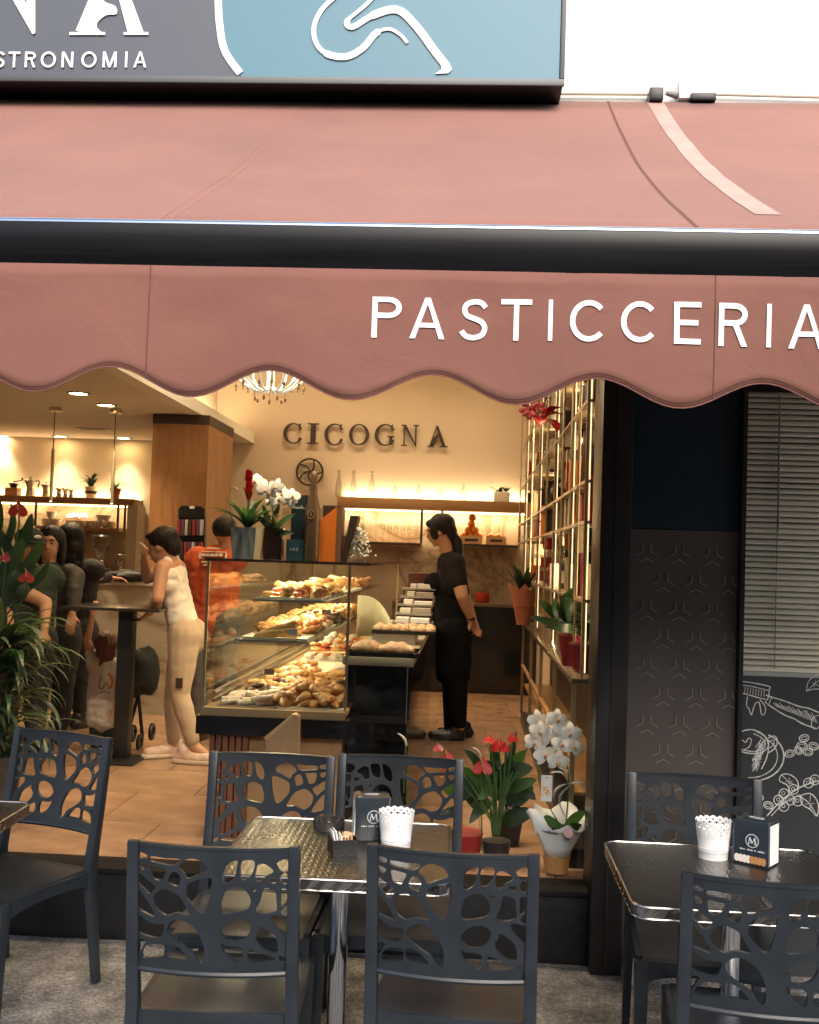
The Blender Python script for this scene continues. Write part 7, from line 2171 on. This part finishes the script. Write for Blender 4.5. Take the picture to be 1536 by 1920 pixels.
def orchid_flower(root, c, s, nrm=(0, -1, 0), rot=0.0):
    nrm = V(nrm).normalized(); a = nrm.cross(V((0, 0, 1))).normalized(); b = a.cross(nrm)*1.0
    def petal(ang, L, W, off):
        ca, sa = math.cos(ang+rot), math.sin(ang+rot); d = a*ca+b*sa; e = -a*sa+b*ca; mb = MB(); n = 8; vs = []; fs = []
        for i in range(n+1):
            t = i/n; w_ = W*math.sin(math.pi*(t*.93+.04))**.65*.5
            p = c+d*(L*t)+nrm*(off+.05*s*math.sin(math.pi*t))-nrm*(.10*s*t*t)
            vs += [p-e*w_-nrm*w_*.12, p, p+e*w_-nrm*w_*.12]
        for i in range(n): q = 3*i; fs += [(q, q+1, q+4, q+3), (q+1, q+2, q+5, q+4)]
        return vs, fs
    mb = MB()
    for ang, L, W, off in ((math.pi/2, .52, .36, -.004), (math.pi*1.22, .50, .34, -.004), (math.pi*1.78, .50, .34, -.004), (.18, .54, .50, .003), (math.pi-.18, .54, .50, .004)):
        v_, f_ = petal(ang, L*s, W*s, off*1.0); mb.add(v_, f_)
    f = mb.build('flower', M_orch, root, smooth=True, angle=80)
    MB().ball(c+nrm*.010*1-b*.09*s, (.09*s, .07*s, .11*s), 8, 6).build('flower_lip', mat('orchid_lip', (.72, .55, .22), .5, var=.3, vscale=60, col2=(.55, .10, .12)), root, smooth=True)

# ---- big arching plant at the left edge, with anthuriums
YP = 4.85
bp1 = thing('potted_plant', 'large plant of long arching leaves with red flowers at the left window edge', 'plant', (X(5, YP), YP, FZ))
pb = V((X(-10, YP), YP+.02, FZ))
MB().lathe([(.13, 0), (.17, .30), (.175, .32), (.155, .32), (.15, .28)], pb, 22).build('pot', mat('grey_pot', (.06, .06, .06), .5), bp1, smooth=True)
MB().lathe([(0, .27), (.15, .27)], pb, 18).build('soil', M_soil, bp1)
rl = random.Random(11)
for i in range(190):
    zz = rl.choice((.30, .42, .55, .70, .82))+rl.uniform(-.05, .05)
    a = rl.uniform(0, 2*math.pi); o_ = V((math.cos(a), math.sin(a)*.55-.05, 0))
    if o_.x < 0 and rl.random() < .35: o_.x = -o_.x
    b_ = pb+V((rl.uniform(-.09, .11), rl.uniform(-.05, .05), zz))
    arching(bp1, b_, o_, rl.uniform(.24, .44), rl.uniform(.022, .046), rl.choice((L_long, L_long, L_dark, L_var)), rl.uniform(.2, 1.3), 9, droopk=rl.uniform(.8, 1.5))
for k in range(5):
    x_ = pb.x+rl.uniform(-.04, .06); MB().tube([(x_, pb.y, FZ+.27), (x_+rl.uniform(-.02, .03), pb.y, FZ+.7), (x_+rl.uniform(-.04, .05), pb.y, FZ+1.15)], [.012, .010, .007], 7).build('stem', mat('brown_stem', (.10, .06, .03), .8), bp1, smooth=True)
for (x0, y0, x1, y1, w_) in ((5, 1030, 20, 940, .11), (30, 1040, 60, 962, .10), (0, 1080, 45, 1010, .12), (40, 1075, 78, 1010, .10), (10, 1100, 70, 1060, .10), (-10, 1010, -5, 930, .12), (20, 1050, -10, 985, .12), (55, 1100, 92, 1050, .08), (0, 1130, 30, 1090, .12)):
    b_, t_ = P3(x0, y0, YP), P3(x1, y1, YP-rl.uniform(.02, .12)); leaf(bp1, b_, t_, w_*.62, L_dark, .10, .2, 8, heart)
    MB().tube([(pb.x+.02, pb.y, FZ+.9), b_], .004, 6).build('stem', M_stem, bp1, smooth=True)
for px, py, s_, m_ in ((34, 956, .085, M_dred), (8, 1045, .065, M_dred), (50, 1082, .07, M_dred)):
    c_ = P3(px, py, YP-.13); anthurium(bp1, c_, (rl.uniform(-.3, .5), -1, rl.uniform(.1, .7)), s_, m_)
    MB().tube([(pb.x+.02, pb.y, FZ+.8), c_+V((0, .02, -.06)), c_+V((0, .008, 0))], .004, 6).build('stem', M_stem, bp1, smooth=True)

# ---- bromeliad and orchid on the case
YQ = 4.96
def xq_(px): return X(px, YQ, 1000)
pbx = thing('potted_plant', 'red spiked bromeliad in a square grey pot on the display case', 'plant', (xq_(465), YQ, ZT_+.001))
zt0, zt1 = ZT_+.001, Zh(989, YQ, 465)
MB().hexa([(xq_(441), YQ-.05, zt0), (xq_(481), YQ-.05, zt0), (xq_(481), YQ+.06, zt0), (xq_(441), YQ+.06, zt0)], [(xq_(437), YQ-.055, zt1), (xq_(484), YQ-.055, zt1), (xq_(484), YQ+.065, zt1), (xq_(437), YQ+.065, zt1)]).build('pot', mat('pot_grey_blue', (.20, .24, .24), .5), pbx)
MB().hexa([(xq_(481)+.001, YQ-.05, zt0), (xq_(489), YQ-.03, zt0), (xq_(489), YQ+.06, zt0), (xq_(481)+.001, YQ+.06, zt0)], [(xq_(484)+.001, YQ-.055, zt1), (xq_(495), YQ-.035, zt1), (xq_(495), YQ+.065, zt1), (xq_(484)+.001, YQ+.065, zt1)]).build('pot_side', mat('pot_cream', (.58, .48, .32), .6), pbx)
b0 = V((xq_(464), YQ, zt1-.01))
for i in range(20):
    a = 2*math.pi*i/20+rl.uniform(-.1, .1)
    arching(pbx, b0, (math.cos(a), math.sin(a)*.7, 0), rl.uniform(.15, .23), .036, L_dark if i % 3 else L_mid, rl.uniform(.6, 1.25), 8, droopk=.6)
for k in range(26):
    a = rl.uniform(0, 6.28); t = k/26; z_ = Zh(950, YQ)+(Zh(906, YQ)-Zh(950, YQ))*t
    c_ = V((xq_(465), YQ-.02, z_)); leaf(pbx, c_, c_+V((math.cos(a)*.034*(1-t*.6), math.sin(a)*.02-.01, .045)), .032, M_red, .1, .2, 4, name='bract')
MB().tube([b0, (xq_(465), YQ-.02, Zh(908, YQ))], .005, 6).build('stem', M_stem, pbx, smooth=True)
loop_ = [P3(436, 985, YQ), P3(431, 950, YQ), P3(432, 922, YQ), P3(438, 914, YQ), P3(446, 918, YQ)]
MB().tube(smooth_line([tuple(p) for p in loop_], 4), .003, 6).build('wire_loop', M_gold, pbx, smooth=True)

def orchid_plant(label, root_loc, spots, stems, leaves_, s_, Yo):
    root = thing('orchid', label, 'orchid', root_loc)
    for P in stems: MB().tube(smooth_line([tuple(P3(a, b, Yo)) for a, b in P], 5), .003, 6).build('stem', M_stem, root, smooth=True)
    for i, (px, py, rot) in enumerate(spots):
        orchid_flower(root, P3(px, py, Yo-.02-.02*(i % 3)), s_*rl.uniform(.88, 1.08), (rl.uniform(-.5, .5), -1, rl.uniform(-.1, .35)), rot)
    for (a, b, c_, d, w_, m_) in leaves_: leaf(root, P3(a, b, Yo+.01), P3(c_, d, Yo-.05), w_, m_, .15, .2, 8, heart)
    return root
YO = 5.0
od = orchid_plant('white orchid in a dark glossy vase beside the bromeliad on the display case', (X(515, YO), YO, ZT_+.001),
                  [(487, 905, .1), (506, 925, -.2), (518, 912, .2), (530, 925, 0), (541, 940, .3), (497, 918, .0), (522, 935, -.3), (478, 902, .3), (548, 930, .1), (508, 940, .3)],
                  [[(515, 1000), (512, 960), (500, 925), (482, 900)], [(517, 1000), (520, 950), (535, 930), (550, 935)]],
                  [(515, 1000, 555, 962, .035, L_mid), (512, 1000, 480, 965, .03, L_dark), (517, 1005, 552, 1000, .035, L_dark), (512, 990, 525, 945, .03, L_dark), (510, 995, 492, 945, .03, L_mid)], .078, YO)
MB().box(X(496, YO), X(530, YO), YO-.02, YO+.06, ZT_+.001, Zh(998, YO)).build('vase', mat('dark_brown_gloss', (.04, .022, .015), .15, coat=.4), od, bevel=.004)
for k in range(6):
    MB().tube([P3(500+k*4, 970+rl.uniform(-8, 8), YO-.03), P3(502+k*4+rl.uniform(-3, 3), 978+rl.uniform(-4, 4), YO-.035)], .004, 6).build('gold_bead', mat('gold_foil', (.75, .55, .28), .25, .8), od, smooth=True)
# small white blossom bunch
bf = thing('flower_bunch', 'bunch of tiny white blossoms at the right end of the display case', 'flowers', (X(673, 5.05), 5.05, ZT_+.001))
mb = MB()
for k in range(170):
    t = rl.random(); px = 674+rl.gauss(0, 4+9*t); py = 990+55*t; c_ = P3(px, py, 5.05+rl.uniform(-.04, .04))
    mb.ball(c_, (.0055, .004, .005), 6, 4)
mb.build('blossom', M_orch, bf, smooth=True)['kind'] = 'stuff'
mb = MB()
for k in range(110):
    t = rl.random(); c_ = P3(674+rl.gauss(0, 4+8*t), 992+55*t, 5.06+rl.uniform(-.04, .04)); d = V((rl.uniform(-1, 1), rl.uniform(-1, 1), rl.uniform(-.5, 1)))*.018
    leaf_mb(mb, c_, c_+d, .008, .1, .1, 3)
mb.build('leaf', L_mid, bf, smooth=True)['kind'] = 'stuff'
MB().box(X(662, 5.05), X(686, 5.05), 5.03, 5.08, ZT_+.001, ZT_+.012).build('clip', M_steel, bf)

# ---- window display at the bottom right: anthurium, spiky palm, orchid
YA = 4.58
ah = thing('potted_plant', 'anthurium with red flowers and long bare stems in red wrap in the window', 'plant', (X(925, YA), YA, FZ+.013))
pc_ = V((X(885, YA), YA, FZ+.013))
pr3 = [(.062, 0), (.078, .05), (.082, .10), (.088, .125)]
MB().lathe(pr3, pc_, 22).build('red_wrap', mat('red_paper', (.62, .02, .025), .45, bump=.5, bscale=20), ah, smooth=True)
MB().lathe([(0, .11), (.08, .11)], pc_, 18).build('soil', M_soil, ah)
rootp = P3(932, 1556, YA)
MB().lathe([(.05, 0), (.062, .09), (.058, .09)], V((rootp.x, YA+.02, FZ+.013)), 18).build('inner_pot', mat('dark_pot', (.02, .02, .02), .5), ah, smooth=True)
for k in range(26):
    a_ = rl.uniform(-1, 1); tip = P3(930+a_*42+rl.uniform(-6, 6), 1480+rl.uniform(-35, 30), YA+rl.uniform(-.06, .06))
    MB().tube(smooth_line([tuple(rootp+V((a_*.012, 0, -.02))), tuple(rootp.lerp(tip, .5)+V((-a_*.012, 0, .01))), tuple(tip)], 4), .0028, 6).build('stem', M_stem, ah, smooth=True)
for px, py, s_, nn in ((905, 1438, .085, (-.2, -1, .3)), (936, 1398, .075, (.1, -1, .6)), (962, 1384, .05, (.3, -1, .5)), (948, 1402, .05, (.4, -1, .2)), (917, 1386, .05, (-.4, -1, .8)), (838, 1420, .06, (-.1, -1, .4)), (834, 1450, .05, (.2, -1, .2)), (822, 1402, .045, (0, -1, .3))):
    c_ = P3(px, py, YA-.03); anthurium(ah, c_, nn, s_)
    MB().tube(smooth_line([tuple(rootp), tuple(rootp.lerp(c_, .5)+V((.01, 0, .02))), tuple(c_+V((0, .006, 0)))], 4), .003, 6).build('stem', M_stem, ah, smooth=True)
for (a, b, c_, d, w_, m_) in ((930, 1500, 960, 1420, .085, L_dark), (940, 1490, 985, 1405, .08, L_mid), (915, 1520, 870, 1475, .085, L_mid), (945, 1540, 1005, 1520, .08, L_dark), (925, 1480, 915, 1425, .08, L_dark), (890, 1500, 845, 1440, .08, L_dark), (955, 1510, 998, 1470, .085, L_mid), (905, 1490, 888, 1415, .055, L_mid), (925, 1470, 895, 1500, .05, L_mid), (955, 1450, 1000, 1440, .075, L_dark), (960, 1480, 1008, 1462, .06, L_mid), (935, 1440, 925, 1400, .05, L_dark), (900, 1470, 868, 1440, .06, L_mid),
                             (880, 1480, 850, 1500, .06, L_dark), (950, 1500, 990, 1500, .06, L_dark), (905, 1500, 880, 1545, .05, L_dark), (870, 1500, 830, 1470, .06, L_mid), (860, 1520, 822, 1530, .05, L_dark), (975, 1470, 1005, 1500, .05, L_dark), (900, 1440, 870, 1405, .045, L_dark)):
    leaf(ah, P3(a, b, YA+.03), P3(c_, d, YA-.03+rl.uniform(-.03, .05)), w_, m_, .12, .18, 8, heart)
# white calla
for px, py in ((757, 1386), (897, 1412)):
    q = P3(px, py, YA-.02); cl_ = MB(); leaf_mb(cl_, q+V((.012, 0, -.03)), q+V((-.03, 0, .025)), .036, .1, .5, 6, heart)
    cal = thing('calla_flower', 'white calla bloom poking up above the %s' % ('chair behind the napkin box' if px < 800 else 'red anthuriums'), 'flower', q)
    cl_.build('flower', M_orch, cal, smooth=True, angle=80); MB().tube([q+V((.012, 0, -.03)), q+V((.02, .01, -.22)), V((q.x+.03, q.y+.02, FZ+.014))], .003, 6).build('stem', M_stem, cal, smooth=True)
# spiky palm behind
sp_ = thing('potted_plant', 'dark spiky palm standing behind the red anthuriums in the window', 'plant', (X(965, 4.95), 4.95, FZ))
MB().lathe([(.06, 0), (.08, .14), (.07, .14)], (X(965, 4.95), 4.95, FZ+.001), 18).build('pot', mat('dark_pot', (.02, .02, .02), .5), sp_, smooth=True)
for k in range(11):
    a = rl.uniform(0, 6.28); b_ = V((X(965, 4.95), 4.95, FZ+.14)); d = V((math.cos(a)*.35, math.sin(a)*.3, 1.0)).normalized()*rl.uniform(.28, .43)
    leaf(sp_, b_, b_+d, .022, L_dark, .02, .2, 6)
# orchid in terracotta pot
YW = 4.50
ow = orchid_plant('white orchid wrapped in white paper with bow and tag in an orange pot', (X(1060, YW), YW, FZ+.013),
    [(1010, 1352, 0), (1045, 1348, .2), (1070, 1375, -.1), (1003, 1392, .3), (1032, 1385, 0), (1052, 1395, .2), (1022, 1415, -.2), (1047, 1428, .1), (1076, 1400, .4), (1030, 1362, .5), (1058, 1366, -.3), (1012, 1372, .2)],
    [[(1058, 1560), (1014, 1480), (1012, 1420), (1020, 1360)], [(1060, 1560), (1066, 1480), (1062, 1420), (1040, 1355)]],
    [(1058, 1560, 1020, 1530, .05, L_mid), (1060, 1560, 1098, 1520, .05, L_mid), (1062, 1570, 1090, 1545, .05, L_dark)], .088, YW)
p0 = V((X(1060, YW), YW, FZ+.013)); ph = Zh(1590, YW)-p0.z
MB().lathe([(.046*1.0, 0), (.062*.95, ph)], p0, 16).build('pot', mat('terracotta_pot', (.52, .26, .09), .5, var=.1, vscale=20), ow, smooth=True)
Mwr = mat('wrap_white', (.72, .74, .76), .45, var=.04, vscale=8)
wr = MB(); N = 28; vs = []; fs = []
for j, (rr, pz_, wob) in enumerate(((.050, 1594, .001), (.066, 1572, .005), (.092, 1545, .012), (.118, 1508, .020))):
    for k in range(N):
        a = 2*math.pi*k/N; r_ = rr+wob*math.sin(a*5+j); hz = Zh(pz_, YW)+((.05*(abs((a*2.5/math.pi) % 1-.5)*2)-.02) if j == 3 else 0)-(.06*max(0, math.cos(a+1.1))*(j == 3))
        vs.append((p0.x+math.cos(a)*r_, YW+math.sin(a)*r_*.75, hz))
for j in range(3):
    for k in range(N): fs.append((j*N+k, j*N+(k+1) % N, (j+1)*N+(k+1) % N, (j+1)*N+k))
wr.add(vs, fs); o = wr.build('paper_wrap', Mwr, ow, smooth=True, angle=22); md = o.modifiers.new('thick', 'SOLIDIFY'); md.thickness = .001
MB().lathe([(0, .0), (.085, .0)], V((p0.x, YW, Zh(1540, YW))), 18).build('moss', mat('moss', (.05, .05, .02), .95, bump=.8, bscale=50), ow)
def tulle(pts, w_):
    q = [P3(a, b, YW-.10) for a, b in pts]; mb = MB(); leaf_mb(mb, q[0], q[1], w_, .25, .3, 8); o = mb.build('tulle_bow', mat('tulle', (.45, .48, .48), .6), ow, smooth=True, angle=80)
    return o
for P in (((1066, 1470), (1030, 1450)), ((1068, 1470), (1105, 1488)), ((1064, 1470), (1042, 1510)), ((1070, 1472), (1064, 1535)), ((1068, 1468), (1052, 1442))): tulle(P, .045)
a_, b_ = P3(1014, 1502, YW-.125), P3(1036, 1454, YW-.125)
MB().box(a_.x, b_.x, YW-.126, YW-.1245, a_.z, b_.z).build('tag', M_paper, ow)
MB().tube([P3(1025, 1458, YW-.127), P3(1025, 1458, YW-.1265)], .003, 8).build('tag_hole', M_black, ow)
flw = MB()
for k in range(14): flw.ball(P3(1024+rl.uniform(-7, 7), 1483+rl.uniform(-8, 9), YW-.1275), (.0035, .0006, .004), 6, 4)
flw.build('tag_print', mat('gold_print', (.75, .42, .06), .5), ow)['kind'] = 'stuff'
MB().tube([P3(1066, 1562, YW-.105), P3(1066, 1562, YW-.102)], .019, 20).build('sticker', mat('pink_sticker', (.72, .42, .42), .5), ow)

# ---- plants inside
def small_pot(name, label, loc, r0, r1, h, m, sq=False, n=20):
    t = thing(name, label, 'plant', loc)
    if sq: MB().box(loc[0]-r1, loc[0]+r1, loc[1]-.05, loc[1]+.05, loc[2], loc[2]+h).build('pot', m, t, bevel=.004)
    else: MB().lathe([(r0, 0), (r1, h*.92), (r1*1.05, h*.94), (r1*1.05, h), (r1*.9, h)], loc, n).build('pot', m, t, smooth=True)
    return t
sy = YL+.14
l0 = (X(167, sy), sy, zsl+.001); t = small_pot('potted_plant', 'bushy plant in white pot with dark band on the bar shelf', l0, .045, .065, .12, Mcup)
MB().lathe([(.0605, .045), (.0655, .075)], l0, 20).build('pot_band', M_dark, t, smooth=True)
for k in range(34):
    a = rl.uniform(0, 6.28); b_ = V(l0)+V((0, 0, .12)); d = V((math.cos(a), math.sin(a)*.7, rl.uniform(.3, 1.6))).normalized()*rl.uniform(.08, .17); leaf(t, b_+V((math.cos(a)*.02, 0, .0)), b_+d, .03, L_dark, .25, .2, 5)
l0 = (X(213, sy), sy, zsl+.001); t = small_pot('potted_plant', 'spider plant with thin arching leaves in red brown pot on the bar shelf', l0, .04, .06, .11, mat('red_brown_pot', (.16, .035, .02), .4))
for k in range(30):
    a = 2*math.pi*k/30; arching(t, V(l0)+V((0, 0, .10)), (math.cos(a), math.sin(a)*.7, 0), rl.uniform(.14, .20), .010, L_dark, rl.uniform(.7, 1.3), 8, droopk=1.1)
MB().tube([V(l0)+V((-.01, 0, .11)), V(l0)+V((-.025, 0, .30))], .004, 6).build('stem', M_stem, t, smooth=True)
for k in range(6): leaf(t, V(l0)+V((-.022, 0, .24+.02*k)), V(l0)+V((-.022+(-1)**k*.02, -.01, .28+.02*k)), .014, L_dark, .1, .2, 4)
l0 = (X(939, sy), sy, zs1+.001); t = small_pot('planter', 'square cream planter with low dark leaves on the long shelf', l0, 0, .08, .10, Mcup, True)
for k in range(26):
    a = rl.uniform(0, 6.28); b_ = V(l0)+V((rl.uniform(-.06, .06), 0, .10)); leaf(t, b_, b_+V((math.cos(a)*.10, math.sin(a)*.05, rl.uniform(.0, .06))), .03, L_dark, .2, .2, 5)
# thin dracaena at the end of the shelf
l0 = (X(993, sy), sy, zs1+.001); t = small_pot('potted_plant', 'thin leaved dracaena at the right end of the long shelf', l0, .03, .04, .10, mat('dark_pot', (.02, .02, .02), .5))
for k in range(16):
    z_ = l0[2]+.10+.02*k; a = rl.uniform(0, 6.28); leaf(t, V((l0[0], l0[1], z_)), V((l0[0]-rl.uniform(.03, .17)*(1 if k % 4 else -.3), l0[1]+rl.uniform(-.08, .05), z_+rl.uniform(.03, .16))), .012, L_dark, .05, .2, 5)
MB().tube([(l0[0], l0[1], l0[2]+.09), (l0[0], l0[1], l0[2]+.45)], .008, 6).build('stem', mat('brown_stem', (.10, .06, .03), .8), t, smooth=True)
# agave-like plant in salmon paper on the side cabinet
ya = 8.3; l0 = (X(982, ya, 1140), ya, zc2+.001); t = small_pot('potted_plant', 'dark agave in salmon coloured paper wrap on the side cabinet', l0, .05, .08, .16, mat('salmon_paper', (.55, .20, .12), .6))
pa = MB(); vs = []
for k in range(12):
    a = 2*math.pi*k/12; vs += [(l0[0]+math.cos(a)*.055, ya+math.sin(a)*.055, l0[2]+.05), (l0[0]+math.cos(a)*(.11+.03*(k % 2)), ya+math.sin(a)*.11, l0[2]+.26+.06*(k % 2))]
pa.add(vs, [(2*k, (2*k+2) % 24, (2*k+3) % 24, 2*k+1) for k in range(12)]); pa.build('paper_wrap', mat('salmon_paper', (.55, .20, .12), .6), t, smooth=True)
for k in range(24):
    a = rl.uniform(0, 6.28); b_ = V(l0)+V((0, 0, .2)); d = V((math.cos(a)*.75, math.sin(a)*.6, rl.uniform(.5, 1.5))).normalized()*rl.uniform(.22, .34); leaf(t, b_, b_+d, .045, L_dark, .05, .25, 6)
# broad leaved plant on the side cabinet near the window
yb_ = 5.15; xb_ = X(1075, yb_, 1200); l0 = (xb_, yb_, zc2+.001)
t = small_pot('potted_plant', 'plant with broad dark leaves in dark red pot on the side cabinet', l0, .05, .07, .15, mat('deep_red_pot', (.16, .008, .01), .35))
for (px, py, w_) in ((992, 1155, .05), (1010, 1125, .055), (1035, 1160, .05), (1060, 1110, .055), (1095, 1125, .06), (1110, 1150, .05), (1040, 1120, .06), (1078, 1100, .05), (1020, 1175, .05), (1100, 1190, .05)):
    leaf(t, V(l0)+V((0, 0, .16)), P3(px, py, yb_-rl.uniform(.02, .2)), w_, L_dark, .25, .2, 8, heart)
# second, at the window end: dark red pot with green bush
l0 = (X(1098, 4.86, 1270), 4.86, zc2+.001)
t = small_pot('potted_plant', 'low green bush in a dark red wrapped pot at the cabinet end', l0, .055, .075, .13, MATS['deep_red_pot'])
for k in range(36):
    a = rl.uniform(0, 6.28); b_ = V(l0)+V((0, 0, .13)); leaf(t, b_, b_+V((math.cos(a)*.10, math.sin(a)*.08, rl.uniform(.02, .15))), .030, L_dark if k % 3 else L_mid, .2, .2, 5)
# poinsettia on the rack and pink blooms with red bow on top
q = onrack(1030, 1030)
t = thing('potted_plant', 'red leaved poinsettia in shiny red pot on the brass rack', 'plant', q)
MB().lathe([(.045, 0), (.06, .10), (.055, .10)], q, 16).build('pot', mat('metallic_red', (.45, .02, .02), .2, .5), t, smooth=True)
for k in range(16):
    a = rl.uniform(0, 6.28); leaf(t, q+V((0, 0, .11)), q+V((math.cos(a)*.10, math.sin(a)*.16, .12+rl.uniform(0, .16))), .06, mat('poinsettia_red', (.30, .03, .02), .5), .1, .2, 5)
q = onrack(1036, 945)
t = thing('potted_plant', 'dark leaved orchid pot in the middle of the brass rack', 'plant', q)
MB().lathe([(.035, 0), (.045, .09), (.04, .09)], q, 14).build('pot', mat('navy_pot', (.02, .03, .05), .3), t, smooth=True)
for k in range(8):
    a = rl.uniform(0, 6.28); leaf(t, q+V((0, 0, .09)), q+V((math.cos(a)*.10, math.sin(a)*.3, .09+rl.uniform(-.02, .12))), .06, L_dark, .2, .2, 5)
ft = V((.50, 8.3, Zh(775, 8.3, 1010)))
c = P3(1008, 775, 6.1)
t = thing('flower_arrangement', 'pink blooms and large red bow hanging high at the far end of the rack', 'flowers', c)
for k in range(26):
    b_ = P3(1000+rl.uniform(-22, 28), 768+rl.uniform(-12, 16), 6.1+rl.uniform(-.08, .08))
    MB().ball(b_, (.018, .013, .015), 7, 5, lambda d: 1+.4*noise.noise(d*3)).build('bloom', mat('pink_bloom', (.62, .12, .18), .6), t, smooth=True)
for a0, b0_ in (((1020, 785), (1058, 765)), ((1020, 785), (1045, 812)), ((1020, 785), (1012, 800)), ((1022, 783), (1062, 782))):
    leaf(t, P3(*a0, 6.08), P3(*b0_, 6.0), .085, mat('red_ribbon', (.55, .015, .012), .4), .15, .3, 7, name='ribbon')
MB().tube([P3(1022, 785, 6.1), V((XR0+.0, 6.3, P3(1022, 785, 6.1).z-.02))], .006, 6).build('stem', M_stem, t, smooth=True)
